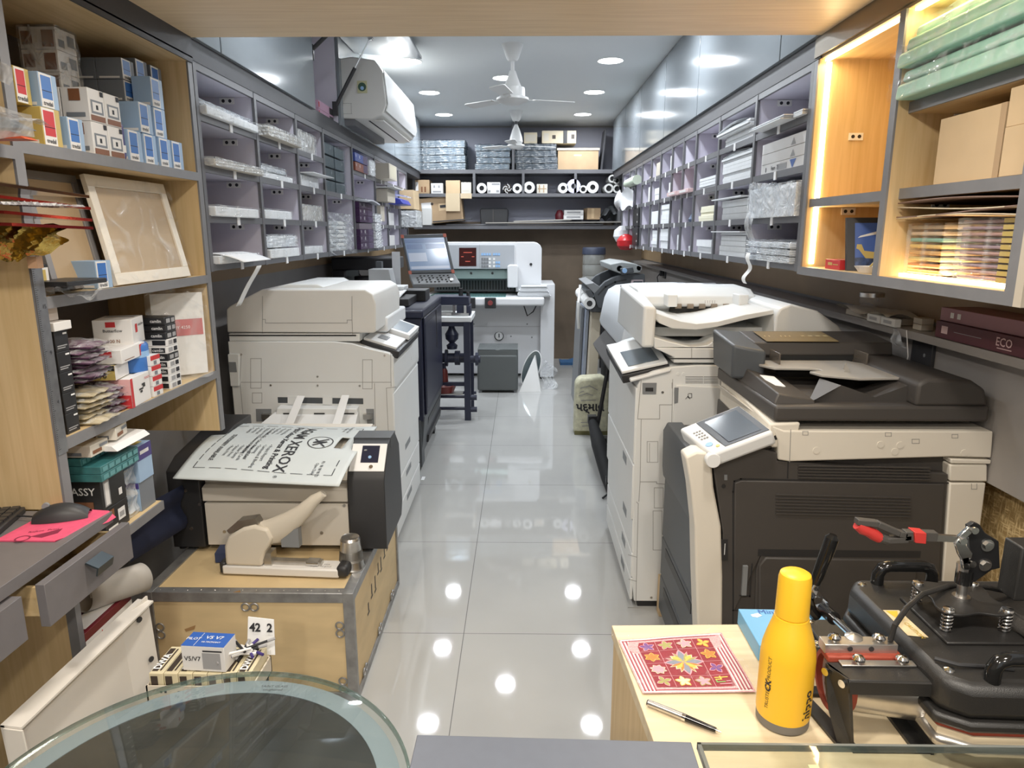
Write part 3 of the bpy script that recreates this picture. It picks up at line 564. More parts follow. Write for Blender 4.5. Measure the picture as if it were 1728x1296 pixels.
# ================================================================ BLACK AND WHITE COPIER (nearest right)
Yn, Yf = 1.90, 2.50
r = thing('photocopier', 'black and cream office photocopier on the right, nearest to the side table', 'photocopier', (.95, 2.2, 0))
f = lambda x, y: PY(x, y, Yn)
m_cream = M('cream plastic', (.74, .69, .60), .45, var=.012, scale=5)
pts = [(1207, 795), (1216, 900), (1218, 960), (1214, 1060)]
MB().box(.60, .73, Yn+.03, Yf, .03, .80).box(.725, 1.31, Yn+.03, Yf, .03, .90).build('carcass', m_charc, r, bevel=.003)
MB().box(.62, 1.30, Yn+.04, Yf-.02, 0, .03).build('plinth', m_black, r)
slab(r, 'side_cover', m_charc, f, [(1204, 790), (1235, 740), (1312, 765), (1312, 778), (1600, 800), (1596, 850), (1584, 1080), (1212, 1080), (1220, 900)], NY, -.05, 0, .003)
# white curved front strip
MB().prism([(.548, .885), (.545, .86), (.556, .78), (.585, .66), (.60, .50), (.61, .33), (.62, .04), (.56, .04), (.535, .33), (.52, .50), (.508, .66), (.49, .78), (.470, .872), (.50, .888)], 'y', Yn-.004, Yn+.07).build('front_corner', m_cream, r, bevel=.006)
MB().prism([(.60, .81), (.545, .81), (.53, .78), (.533, .64), (.538, .60), (.60, .60)], 'y', Yn+.065, Yf).build('front_door', m_dgp, r, bevel=.004)
for z0, z1 in ((.36, .595), (.20, .355), (.05, .195)):
    d = MB().box(.545, .62, Yn+.065, Yf-.002, z0, z1).build('paper_drawer', m_dgp, r, bevel=.004)
    if z1 < .4: MB().box(.543, .55, Yn+.12, Yf-.08, z1-.05, z1-.015).build('handle_recess', m_black, d)
seam(r, f, NY, [[(1237, 830), (1237, 1060)], [(1237, 830), (1239, 812), (1250, 808), (1600, 815)], [(1330, 778), (1329, 806)], [(1237, 1030), (1270, 1030)]], .004, 'door_seam', m_black)
slab(r, 'side_door', m_charc, f, [(1239, 814), (1250, 810), (1592, 816), (1576, 1080), (1272, 1080), (1275, 960), (1282, 938), (1238, 1030)], NY, 0, .006, .003)
slab(r, 'lower_flap', m_charc, f, [(1279, 1078), (1279, 952), (1290, 938), (1545, 943), (1535, 1078)], NY, .0, .012, .004)
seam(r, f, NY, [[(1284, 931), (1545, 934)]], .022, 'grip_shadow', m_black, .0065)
mb = MB(); n = Vector(NY)
for k in range(7):
    a = f(1307, 834+k*5.3); b = f(1534, 839.5+k*5.3); mb.hexa([a, b, b+Vector((0, 0, .0035)), a+Vector((0, 0, .0035))], [v+n*.010 for v in (a, b, b+Vector((0, 0, .0035)), a+Vector((0, 0, .0035)))])
for k in range(5):
    a = f(1346, 786+k*5); b = f(1568, 789.5+k*5); mb.hexa([a, b, b+Vector((0, 0, .0032)), a+Vector((0, 0, .0032))], [v+n*.006 for v in (a, b, b+Vector((0, 0, .0032)), a+Vector((0, 0, .0032)))])
mb.build('louvres', m_charc, r)
slab(r, 'door_handle', m_grayp, f, [(1252, 952), (1260, 952), (1257, 1001), (1249, 1001)], NY, .004, .014); seam(r, f, NY, [[(1268, 950), (1264, 1004), (1247, 1003)]], .004, 'handle_recess', m_black, .0068)
slab(r, 'port_recess', m_black, f, [(1216, 910), (1228, 910), (1228, 945), (1216, 945)], NY, 0, .002); seam(r, f, NY, [[(1223, 917), (1222, 935)]], .002, 'plug', m_white, .003)
slab(r, 'usb_port', m_grayp, f, [(1222, 801), (1227, 801), (1227, 810), (1222, 810)], NY, 0, .002); screws(r, f, NY, [(1221, 820)], .006, m_black)
# white rear column and scanner band
slab(r, 'rear_column', m_cream, f, [(1601, 814), (1662, 814), (1628, 1080), (1582, 1080)], NY, -.35, .006, .004)
slab(r, 'rear_column', m_cream, f, [(1601, 783), (1664, 783), (1664, 812), (1601, 811)], NY, -.35, .006, .004)
slab(r, 'rear_column', m_cream, f, [(1602, 773), (1670, 775), (1669, 782), (1602, 781)], NY, -.35, .008, .003)
slab(r, 'scanner_band', m_cream, f, [(1302, 718), (1322, 726), (1674, 727), (1671, 772), (1602, 770), (1330, 778), (1312, 775), (1311, 740)], NY, -.55, .006, .004)
seam(r, f, NY, [[(1333, 724), (1331, 778)]], .002, lift=.0066)
screws(r, f, NY, [(1371, 733), (1481, 735), (1591, 738)], .009, m_line); screws(r, f, NY, [(1309, 738)], .007, m_black)
screws(r, lambda x, y: f(x, y)+Vector((0, -.0055, 0)), NY, [(1376, 759), (1484, 749), (1517, 750), (1508, 761), (1625, 763)], .010, m_cream, 'cover_plug')
seam(r, f, NY, [rect(1353, 727, 1362, 733), rect(1492, 729, 1502, 735), rect(1537, 740, 1549, 747), rect(1604, 732, 1614, 738), [(1637, 815), (1637, 824), (1646, 824), (1646, 815)]], .0015, 'moulded_mark', m_line, .0066)
MB().hexa([(.725, Yf-.02, .90), (.78, Yf-.02, .90), (.78, Yn, .90), (.70, Yn, .90)], [(.735, Yf, .985), (.79, Yf, .99), (.79, Yn, .975), (.70, Yn-.004, .972)]).build('scanner_front_edge', m_cream, r, bevel=.006)
MB().hexa([(.54, Yn, .86), (.72, Yn, .90), (.73, Yn+.16, .90), (.56, Yn+.14, .86)], [(.545, Yn-.002, .875), (.715, Yn-.002, .955), (.72, Yn+.16, .955), (.565, Yn+.14, .875)]).build('panel_support', m_charc, r, bevel=.012, seg=3)
# document feeder
MB().box(.715, 1.315, Yn+.002, Yf-.01, .978, 1.022).build('feeder_base', m_charc, r, bevel=.008, seg=3)
MB().hexa([(.72, Yn+.03, 1.02), (.84, Yn+.03, 1.02), (.86, Yf-.1, 1.02), (.72, Yf-.1, 1.02)], [(.735, Yn+.04, 1.05), (.84, Yn+.04, 1.03), (.86, Yf-.1, 1.04), (.735, Yf-.1, 1.075)]).build('feeder_left_deck', m_charc, r, bevel=.004)
MB().prism([(1.11, 1.02), (1.11, 1.085), (1.135, 1.10), (1.26, 1.095), (1.30, 1.07), (1.315, 1.02)], 'y', Yn+.01, Yf-.03).build('rear_hump', m_charc, r, bevel=.01, seg=3)
fh = MB().prism([(Yf-.20, 1.10), (Yf-.19, 1.14), (Yf-.02, 1.155), (Yf, 1.13), (Yf, 1.02), (Yf-.19, 1.02), (Yf-.19, 1.09)], 'x', .78, 1.24).build('feed_head', m_charc, r, bevel=.004)
MB().hexa([(.69, Yf-.26, 1.03), (.79, Yf-.28, 1.03), (.80, Yf, 1.03), (.70, Yf, 1.03)], [(.685, Yf-.27, 1.145), (.79, Yf-.29, 1.125), (.80, Yf, 1.15), (.69, Yf, 1.16)]).build('feeder_end', m_dgp, r, bevel=.01, seg=3)
MB().hexa([(.82, Yf-.195, 1.1435), (1.06, Yf-.195, 1.1435), (1.06, Yf-.05, 1.1565), (.82, Yf-.05, 1.1565)], [(.82, Yf-.195, 1.1445), (1.06, Yf-.195, 1.1445), (1.06, Yf-.05, 1.1575), (.82, Yf-.05, 1.1575)]).build('instruction_plate', M('bronze label', (.22, .16, .075), .35), r)
text('ı ı    ı ı ı    × ≡ ≡ ≡', r, M('gold print', (.75, .62, .35), .5), (.94, Yf-.13, 1.152), (1, 0, 0), (0, .99, .09), .03, 'instruction_symbols', .0012)
MB().box(.86, 1.16, Yf-.196, Yf-.19, 1.04, 1.10).build('feed_opening', m_gap, r)
for x in (.83, 1.11): MB().box(x, x+.006, Yf-.29, Yf-.20, 1.07, 1.12).build('paper_guide', m_film3 if 0 else M('smoked plastic', (.15, .13, .11), .2, alpha=.6), r, bevel=.002)
m_tray = M('light grey tray', (.36, .34, .31), .45, var=.03, scale=12)
MB().prism([(.77, Yf-.21), (1.08, Yf-.21), (1.20, Yn+.19), (1.215, Yn+.15), (1.20, Yn+.12), (.99, Yn+.10), (.90, Yn+.15), (.885, Yn+.20), (.93, Yn+.215), (.93, Yn+.235), (.91, Yn+.25), (.80, Yn+.26), (.77, Yn+.31)], 'z', 1.075, 1.083).build('document_tray', m_tray, r, bevel=.002)
for x, y in ((.985, Yn+.19), (1.0, Yn+.23)): MB().add([(x, y, 1.083), (x+.02, y, 1.083), (x+.01, y+.006, 1.105)], [(0, 1, 2)]).build('tray_tab', m_tray, r)
MB().add([(.82, Yn+.06, 1.02), (.92, Yn+.06, 1.07), (1.02, Yn+.06, 1.035), (1.11, Yn+.06, 1.07), (1.12, Yn+.06, 1.02), (.82, Yn+.04, 1.02), (.90, Yn+.16, 1.07), (1.02, Yn+.18, 1.03), (1.11, Yn+.16, 1.07)],
    [(0, 5, 6, 1), (1, 6, 7, 2), (2, 7, 8, 3), (0, 1, 2, 3, 4)]).build('output_deck', m_charc, r, smooth=False)
MB().hexa([(.755, Yn+.16, 1.046), (.80, Yn+.16, 1.042), (.80, Yn+.26, 1.052), (.755, Yn+.26, 1.057)], [(.755, Yn+.16, 1.0485), (.80, Yn+.16, 1.0445), (.80, Yn+.26, 1.0545), (.755, Yn+.26, 1.0595)]).build('warning_label', m_paper, r)
# tilted touch panel
P = [Vector(v) for v in ((.532, 1.862, .893), (.70, 1.862, .962), (.684, 2.12, .972), (.487, 2.07, .908))]
nrm = (P[1]-P[0]).cross(P[3]-P[0]).normalized(); up = nrm; dn = -nrm
b_ = MB().hexa([p+dn*.045 for p in P], P).build('touch_panel', m_wpl, r, bevel=.010, seg=3)
pslab(.26, .97, .05, .95, .0, .0015, m_black, 'screen_bezel', b_); pslab(.36, .88, .12, .87, .0015, .0022, M('glossy lcd', (.10, .12, .15), .08, coat=.8), 'screen', b_)
mb = MB()
for i in range(3):
    for j in range(4): c = onP(.10+.045*i, .45+.08*j); mb.cyl(c, c+up*.002, .0035, n=8)
mb.build('key_pad', m_line, b_)
c = onP(.11, .25); MB().cyl(c, c+up*.002, .011, n=20).build('start_key', m_lblue, b_); c = onP(.19, .14); MB().cyl(c, c+up*.002, .006, n=16).build('reset_key', M('yellow key', (.7, .6, .2), .5), b_)
c = P[0]+dn*.022; MB().cyl(c+Vector((0, -.004, 0)), c+Vector((0, .02, 0)), .021, n=28).build('panel_hinge', m_wpl, b_, bevel=.002)
# ================================================================ NAVY DIGITAL PRESS
r = thing('digital_press', 'navy blue production printer on the left with large tilted touchscreen console', 'printer', (-.95, 4.7, 0))
Yn, Yf = 4.22, 5.2
f = lambda x, y: PY(x, y, Yn)
MB().prism([(-1.36, .33), (-.615, .33), (-.615, .985), (-1.36, .985)], 'y', Yn, Yf).build('body', m_navy, r, bevel=.006)
MB().box(-1.36, -.60, Yn-.015, Yf, .985, 1.035).build('top_cover', m_navy, r, bevel=.012, seg=3)
MB().box(-.615, -.60, Yn+.06, Yf-.01, .36, .98).build('front_door', m_navy, r, bevel=.008)
MB().box(-.6, -.5985, Yn+.09, Yf-.04, .40, .94).build('door_panel', M('navy inset', (.011, .013, .036), .35), r)
MB().box(-.599, -.596, Yn+.62, Yn+.64, .70, .97).build('door_handle', m_black, r)
MB().box(-1.36, -.66, Yn, Yf, .10, .33).build('base', m_black, r, bevel=.005)
# grey sloping drawer frame
MB().hexa([(-.66, Yn+.02, .10), (-.635, Yn+.02, .10), (-.635, Yf-.02, .10), (-.66, Yf-.02, .10)], [(-.66, Yn+.02, .36), (-.61, Yn+.02, .36), (-.61, Yf-.02, .36), (-.66, Yf-.02, .36)]).build('drawer_surround', m_dgp, r, bevel=.004)
for z in (.13, .25):
    MB().hexa([(-.636, Yn+.22, z), (-.62, Yn+.22, z), (-.62, Yf-.06, z), (-.636, Yf-.06, z)], [(-.63, Yn+.22, z+.05), (-.612, Yn+.22, z+.05), (-.612, Yf-.06, z+.05), (-.63, Yf-.06, z+.05)]).build('drawer_rail', m_black, r)
MB().box(-.66, -.632, Yn-.002, Yn+.12, .03, .34).build('corner_foot', m_dgp, r, bevel=.004)
def caster(x, y, par, rad=.04, nm='caster'):
    c = MB().cyl((x-.02, y, rad), (x+.02, y, rad), rad, n=20).build(nm, m_black, par)
    MB().box(x-.026, x+.026, y-.03, y+.03, rad+.015, rad*2+.03).build('caster_fork', m_black, c)
for x, y in ((-.68, Yn+.06), (-.68, Yf-.1), (-1.3, Yn+.06), (-1.3, Yf-.1)): caster(x, y, r)
seam(r, f, NY, [[(660, 560), (700, 560)]], .03, 'side_recess', m_dgp)
text('Ü', r, m_dgp, (-.598, Yn+.16, .90), (0, 1, 0), (0, 0, 1), .06, 'badge')
# scanner and paper tray on top
MB().box(-1.25, -.78, 4.35, 4.85, 1.035, 1.075).build('scanner_bed', m_black, r, bevel=.004)
MB().box(-.80, -.72, 4.42, 4.80, 1.035, 1.085).build('scanner_hinge', m_black, r, bevel=.006)
MB().grid(lambda u, v: (-1.22+.44*u, 4.30+.42*v, 1.08+.055*max(0, u-.35)*v+.005*math.sin(u*3)), 12, 6).build('document_tray', m_white, r, solid=.006)
MB().box(-1.20, -.80, 4.72, 4.92, 1.11, 1.14).build('scanner_lid', m_wpl, r, bevel=.004)
MB().prism([(-1.04, 1.14), (-.88, 1.14), (-.90, 1.255), (-1.04, 1.255)], 'y', 4.74, 4.90).build('sorter_box', M('pale grey plastic', (.40, .41, .42), .5), r, bevel=.004)
MB().box(-.86, -.66, 4.78, 5.0, 1.035, 1.11).build('card_reader', m_black, r, bevel=.004)
# console
P = [Vector(v) for v in (PY(697, 480, 4.52), PY(777, 478, 4.52), PY(766, 461, 4.60), PY(690, 462, 4.60))]
MB().hexa([p+Vector((0, .01, -.025)) for p in P], P).build('console_keyboard', m_grayp, r, bevel=.004)
kn = (P[1]-P[0]).cross(P[3]-P[0]).normalized(); up = kn
mb = MB()
for i in range(9):
    for j in range(4):
        if (i+j*2) % 5 == 1: continue
        c = onP(.15+i*.085, .2+j*.19); mb.box(c.x-.006, c.x+.006, c.y-.004, c.y+.004, c.z-.002, c.z+.004)
mb.build('keys', m_black, r)
c = onP(.86, .35); MB().cyl(c, c+kn*.006, .013, n=18).build('start_key', m_white, r)
P = [Vector(v) for v in (PY(690, 462, 4.60), PY(767, 460, 4.60), PY(752, 394, 4.69), PY(676, 396, 4.69))]
kn = (P[1]-P[0]).cross(P[3]-P[0]).normalized(); up = kn
q = MB().hexa([p-kn*.03 for p in P], P).build('console_screen', m_dgp, r, bevel=.006)
pslab(.05, .94, .08, .90, 0, .002, m_scrb, 'display', q)
m_scr2 = M('screen panel pale', (.5, .55, .66), .2, emit=(.55, .62, .8), estr=.05); m_scr3 = M('screen panel blue', (.17, .23, .38), .2, emit=(.3, .4, .7), estr=.05)
pslab(.06, .93, .78, .86, .002, .003, m_scr3, 'menu_bar', q)
for u0, u1, v0, v1 in ((.08, .42, .62, .74), (.50, .92, .62, .74), (.08, .47, .30, .52), (.08, .92, .11, .18)): pslab(u0, u1, v0, v1, .002, .003, m_scr2 if v1 < .6 else m_scr3, 'menu_tile', q)
for u, v in ((.03, .95), (.97, .95), (.03, .03), (.97, .03)): pslab(u-.035, u+.035, v-.045, v+.045, .001, .0025, M('red corner tape', (.45, .12, .08), .5), 'corner_tape', q)
MB().box(-1.02, -.98, 4.9, 4.96, 1.035, 1.30).build('console_arm', m_dgp, r)
# finisher behind it
r = thing('paper_finisher', 'black arched paper finisher behind the navy printer', 'finisher', (-1.15, 5.6, 0))
MB().box(-1.44, -.965, 5.30, 5.75, 1.22, 1.31).box(-1.44, -1.34, 5.30, 5.75, .03, 1.22).build('housing', m_black, r, bevel=.01, seg=3)
MB().lathe([(0, 0), (.08, 0), (.08, .18), (.075, .185), (0, .185)], (-1.23, 5.47, .98), 20).build('canister', m_black, r)
MB().box(-1.35, -.97, 5.36, 5.74, .0, .98).build('body', m_charc, r)
# ================================================================ GUILLOTINE
r = thing('paper_guillotine', 'white programmable paper guillotine with keypad at the back of the aisle', 'paper cutter', (-.45, 7.35, 0))
m_gw = M('guillotine white', (.74, .75, .77), .35, var=.01, scale=3)
MB().box(.195, .338, 7.09, 7.72, .025, .985).build('right_cabinet', m_gw, r, bevel=.004)
MB().box(.20, .33, 7.12, 7.6, 0, .03).build('plinth', m_black, r)
MB().box(-1.0, .195, 7.24, 7.72, .03, .80).build('front_panel', m_gw, r, bevel=.003)
MB().box(-1.0, .23, 6.93, 7.72, .78, .865).build('table_edge', m_gw, r, bevel=.02, seg=3)
f = lambda x, y: PY(x, y, 7.2)
MB().prism([(-.06, .90), (-.06, 1.40), (.13, 1.40), (.165, 1.392), (.19, 1.372), (.205, 1.34), (.205, .90)], 'y', 7.2, 7.72).box(-.95, -.06, 7.2, 7.72, 1.13, 1.40).build('bridge', m_gw, r, bevel=.006)
MB().box(-.93, -.06, 7.46, 7.7, .88, 1.13).build('throat', m_dgp, r)
MB().box(-.80, -.075, 7.185, 7.2, 1.135, 1.375).build('control_panel', M('panel grey', (.42, .44, .47), .4), r, bevel=.003)
slab(r, 'display', M('dark red display', (.03, .006, .006), .2, emit=(.4, .05, .03), estr=.03), f, [(775, 418), (804, 418), (804, 449), (775, 449)], NY, .014, .018)
seam(r, f, NY, [[(783, 426), (796, 426)], [(786, 441), (793, 441)], [(779, 433), (782, 433)], [(797, 433), (800, 433)]], .008, 'display_digits', M('red digits', (.5, .08, .05), emit=(1, .15, .1), estr=.15), .0185)
for i in range(7):
    for j in range(4):
        if i > 4 and j == 1: continue
        mt = m_lblue if (j == 0 or i > 4) else (m_grayp if i < 3 else m_white)
        c = f(814+i*4.2+(3 if i > 3 else 0), 429+j*6+(2 if j else 0)); MB().box(c.x-.010, c.x+.010, 7.180, 7.186, c.z-.012, c.z+.012).build('key', mt, r)
seam(r, f, NY, [[(809.5, 413), (809.5, 452)]], .003, lift=.0155)
MB().hexa([(-.93, 7.21, 1.03), (-.07, 7.21, 1.03), (-.07, 7.3, 1.03), (-.93, 7.3, 1.03)], [(-.93, 7.23, 1.125), (-.07, 7.23, 1.125), (-.07, 7.3, 1.125), (-.93, 7.3, 1.125)]).build('clamp_bar', M('green grey steel', (.16, .22, .21), .3, .6), r, bevel=.004)
for x in (-.72, -.52, -.30, -.12): MB().cyl((x, 7.21, 1.09), (x, 7.235, 1.09), .012, n=12).build('clamp_hole', m_black, r)
MB().box(-.93, -.08, 7.42, 7.44, .885, 1.02).build('back_gauge', m_grayp, r)
mb = MB()
for k in range(26): mb.box(-.90+k*.031, -.90+k*.031+.017, 7.415, 7.42, .905, 1.0)
mb.build('gauge_slots', m_black, r)
MB().box(-.93, -.16, 6.98, 7.42, .865, .87).build('cutting_bed', M('green glass bed', (.14, .30, .29), .15), r)
MB().prism([(-.145, .95), (-.035, .95), (-.035, 1.16), (-.05, 1.18), (-.12, 1.18), (-.145, 1.165)], 'y', 7.10, 7.2).build('safety_cover', m_gw, r, bevel=.012, seg=3)
MB().cyl((.095, 7.19, 1.18), (.095, 7.2, 1.18), .014, n=14).build('bridge_hole', m_black, r)
MB().cyl((-.235, 7.225, .435), (-.235, 7.24, .435), .05, n=28).build('gauge_ring', m_chrome, r); MB().cyl((-.235, 7.222, .435), (-.235, 7.226, .435), .04, n=28).build('gauge_face', m_paper, r)
MB().box(-.24, -.23, 7.219, 7.222, .42, .46).build('gauge_needle', m_black, r)
for x0, x1 in ((-.60, -.46), (-.365, -.255)):
    o = MB().box(x0, x1, 6.895, 6.94, .76, .865).build('hand_switch', m_black, r, bevel=.006)
    MB().cyl(((x0+x1)/2, 6.885, .815), ((x0+x1)/2, 6.895, .815), .025, n=16).build('push_button', M('dull red button', (.25, .05, .05), .4), o)
for x, z in ((-.60, .52), (-.5, .56), (.06, .56), (-.11, .43), (.11, .42), (-.45, .05)): MB().cyl((x, 7.235, z), (x, 7.24, z), .008, n=10).build('bolt', m_grayp, r)
seam(r, lambda x, y: PY(x, y, 7.24), NY, [[(800, 551), (912, 551)]], .003)
MB().tube([(.02, 7.1, .78), (.06, 7.12, .66), (.12, 7.15, .70), (.16, 7.2, .77)], .006).build('loose_cable', m_black, r)
# ================================================================ POUF
r = thing('pouf_stool', 'grey leatherette cube pouf in front of the white guillotine', 'stool', (-.225, 6.64, 0))
m_lea = M('grey leatherette', (.105, .115, .115), .5, bump=.08, bscale=250)
MB().grid(lambda u, v: (-.415+.38*u, 6.455+.38*v, .418+.018*math.sin(PI*u)*math.sin(PI*v)-(.008 if .47 < u < .53 else 0)), 16, 10).box(-.413, -.037, 6.457, 6.833, .33, .419).build('cushion', m_lea, r, bevel=.012, seg=3)
MB().box(-.418, -.032, 6.45, 6.838, .02, .37).build('body', m_lea, r, bevel=.02, seg=3)
for x in (-.39, -.06):
    for y in (6.48, 6.80): MB().cyl((x, y, 0), (x, y, .03), .015, n=12).build('foot', m_grayp, r)
# oval mirror sample and white wedge next to it
r = thing('oval_plaque', 'dark oval glass plaque leaning beside the grey pouf', 'plaque', (.04, 6.75, 0))
T = Matrix.Translation((.035, 6.72, .005)) @ Matrix.Rotation(.35, 4, 'Y') @ Matrix.Rotation(-.25, 4, 'X')
MB(T).prism([(.085*math.cos(a*PI/16), .19+.19*math.sin(a*PI/16)) for a in range(32)], 'y', 0, .012).build('rim', m_white, r)
MB(T).prism([(.077*math.cos(a*PI/16), .19+.18*math.sin(a*PI/16)) for a in range(32)], 'y', -.002, .001).build('glass', M('smoky mirror', (.10, .13, .14), .1, .3), r)
o = MB().add([(-.02, 6.50, 0), (.19, 6.52, 0), (.13, 6.62, .34), (-.01, 6.56, 0), (.195, 6.58, 0), (.14, 6.65, .33)], [(0, 1, 2), (5, 4, 3), (0, 2, 5, 3), (1, 4, 5, 2), (0, 3, 4, 1)]).build('foam_wedge', m_white)
tag(o, 'white triangular wedge standing against the dark oval plaque', 'wedge')
o = MB().grid(lambda u, v: (.20+.14*u+.02*math.sin(v*9), 6.62+.14*u*v, .30*v*(1-.4*u)+.004), 10, 14).build('plastic_bag', m_film2)
tag(o, 'crumpled clear plastic bag on the floor by the guillotine', 'bag')
o = MB().grid(lambda u, v: (.45+.22*u, 7.9+.3*v, .02+.02*math.sin(u*5)*math.sin(v*4)), 8, 6).box(.45, .67, 7.88, 7.9, 0, .03).build('blue_cloth', M('blue cloth', (.05, .14, .30), .8)); tag(o, 'blue cloth lying on the floor at the back wall', 'cloth')
# ================================================================ STAND WITH CORNER CUTTER
m_nvs = M('navy enamel steel', (.02, .024, .05), .4)
r = thing('foot_press', 'dark navy foot operated corner cutter on a legged stand with white top', 'press', (-.65, 5.7, 0))
MB().box(-.95, -.395, 5.46, 5.9, .805, .845).build('table_top', m_wpl, r, bevel=.004)
for x in (-.93, -.435):
    for y in (5.48, 5.86): MB().box(x-.025, x+.025, y-.025, y+.025, 0, .805).build('leg', m_nvs, r)
MB().box(-.93, -.41, 5.47, 5.50, .77, .805).box(-.93, -.41, 5.85, 5.88, .77, .805).build('apron', m_nvs, r)
for z, y in ((.09, 5.50), (.19, 5.50), (.14, 5.86)): MB().cyl((-.97, y, z), (-.39, y, z), .013, n=10).build('cross_rod', m_nvs, r)
MB().box(-.93, -.41, 5.49, 5.52, .28, .31).build('shelf_rail', m_nvs, r)
for z in (.09, .19): MB().cyl((-.41, 5.47, z), (-.36, 5.47, z), .022, n=14).build('rod_knob', m_nvs, r)
MB().box(-.72, -.42, 5.55, 5.75, .93, 1.0).box(-.52, -.41, 5.55, 5.72, .845, .93).build('cutter_head', m_nvs, r, bevel=.006)
MB().cyl((-.49, 5.62, 1.0), (-.49, 5.62, 1.06), .018, n=14).cyl((-.43, 5.60, 1.0), (-.43, 5.60, 1.03), .014, n=14).build('adjuster', m_black, r)
MB().box(-.56, -.42, 5.52, 5.56, .85, .87).box(-.55, -.53, 5.53, 5.55, .87, .93).box(-.46, -.44, 5.53, 5.55, .87, .93).build('blade_holder', m_chrome, r)
MB().box(-.75, -.55, 5.56, 5.70, .85, .865).build('scale_plate', m_steel, r)
MB().lathe([(0, 0), (.04, 0), (.045, .03), (.02, .05), (.05, .08), (.055, .12), (.03, .16), (.02, .2), (0, .2)], (-.56, 5.53, .58), 16).build('pump_body', m_nvs, r)
MB().cyl((-.66, 5.56, .5), (-.46, 5.56, .5), .04, n=16).cyl((-.62, 5.56, .5), (-.6, 5.56, .5), .07, n=16).cyl((-.54, 5.56, .5), (-.50, 5.56, .5), .06, n=16).build('drive_shaft', m_nvs, r)
MB().cyl((-.41, 5.50, .50), (-.33, 5.50, .50), .03, n=14).cyl((-.37, 5.50, .50), (-.345, 5.50, .50), .055, n=8).build('hand_knob', m_nvs, r)
MB().cyl((-.62, 5.53, .28), (-.63, 5.53, .46), .016, n=12).build('lift_rod', m_nvs, r)
MB().lathe([(0, 0), (.05, 0), (.06, .03), (.035, .05), (.03, .16), (.02, .18), (0, .18)], (-.63, 5.53, .24), 16).build('grease_cup', M('dark red enamel', (.12, .015, .012), .4), r)
MB().lathe([(0, 0), (.075, 0), (.10, .06), (.095, .065), (0, .03)], (-.63, 5.54, .22), 20).build('oil_bowl', M('maroon enamel', (.16, .02, .015), .35), r)
MB().box(-.75, -.48, 5.5, 5.6, .205, .215).build('lower_shelf', m_steel, r)
# ================================================================ PLOTTER
r = thing('wide_plotter', 'white wide format plotter with rounded cover behind the right copier', 'printer', (.85, 4.35, 0))
Y0, Y1 = 3.78, 4.85
MB().prism([(.56, .86), (.545, .90), (.575, 1.06), (.60, 1.115), (.65, 1.145), (.78, 1.16), (1.12, 1.165), (1.15, 1.14), (1.15, .86)], 'y', Y0, Y1).build('cover', M('plotter white', (.74, .77, .80), .35), r, bevel=.012, seg=4)
MB().prism([(.62, .80), (.60, .90), (.66, 1.06), (.70, 1.10), (1.1, 1.11), (1.1, .80)], 'y', Y0-.03, Y0).build('end_cap', m_grayp, r, bevel=.01)
MB().box(.655, .70, Y1-.36, Y1-.2, 1.149, 1.156).build('control_strip', m_black, r)
MB().box(.60, 1.12, Y0+.02, Y1-.02, .72, .86).build('roll_bay', m_black, r, bevel=.01)
MB().prism([(.50, .74), (.60, .86), (.62, .86), (.62, .72), (.52, .70)], 'y', Y0+.05, Y1-.05).build('paper_chute', m_charc, r)
for y in (Y0+.1, Y1-.15):
    MB().box(.75, .82, y-.03, y+.03, .06, .72).build('leg', m_black, r)
    MB().box(.50, 1.1, y-.03, y+.03, .05, .09).build('foot', m_black, r)
    MB().tube([(.52, y, .07), (.62, y, .74)], .014).build('brace', m_black, r)
    caster(.53, y, r, .025); caster(1.07, y, r, .025)
MB().cyl((.66, Y0+.1, .54), (.66, Y1-.2, .54), .055).cyl((.66, Y0+.09, .54), (.66, Y0+.1, .54), .12, n=28).build('take_up_reel', m_black, r)
text('hp'[:0]+'o', r, m_grayp, (.562, Y1-.3, .985), (0, -1, 0), (.1, 0, 1), .03, 'badge')
o = MB().cyl((.72, Y0+.25, 1.19), (1.12, Y0+.28, 1.19), .024, n=20).build('paper_roll', m_paper); tag(o, 'white paper roll lying across the top of the plotter', 'paper roll')
o = MB().grid(lambda u, v: (.63+.16*u, Y0-.02+.14*v, 1.166-.09*max(0, .5-u)+.01*math.sin(v*7)), 8, 5).build('paper_sheet', m_paper); tag(o, 'torn white paper sheet draped on the plotter cover', 'paper')
# ================================================================ BLACK PAPER SLING AND RICE BAG ON THE FLOOR
r = thing('plotter_basket', 'black fabric catch basket hanging low beside the right copier', 'basket', (.52, 4.2, 0))
MB().tube([(.50, 4.72, .20), (.515, 4.4, .13), (.53, 4.0, .05), (.52, 3.8, .02)], [.03, .05, .045, .02], 12).build('fabric_sling', M('black fabric', (.012, .012, .013), .8), r)
MB().tube([(.50, 4.76, .22), (.56, 4.78, .20)], .016).box(.47, .53, 4.70, 4.76, .19, .24).build('clip', m_black, r); MB().tube([(.52, 3.82, .02), (.47, 3.76, .008)], .006).build('strap', m_black, r)
m_bagp = M('printed poly bag', (.60, .58, .42), .6, var=.16, scale=40)
r = thing('printed_sack', 'pale printed sack with large dark lettering standing on the floor', 'bag', (.52, 5.1, 0))
MB().prism([(.40, 0), (.66, 0), (.665, .35), (.65, .42), (.60, .45), (.44, .44), (.405, .40)], 'y', 5.06, 5.20).build('sack', m_bagp, r, bevel=.025, seg=3)
MB().box(.405, .66, 5.058, 5.20, .0, .03).build('base_band', M('olive band', (.16, .15, .06), .6), r)
text('પદ્માવ', r, m_ink, (.413, 5.058, .215), (1, 0, 0), (0, 0, 1), .085, 'lettering', .003, align='LEFT', bold=.0025)
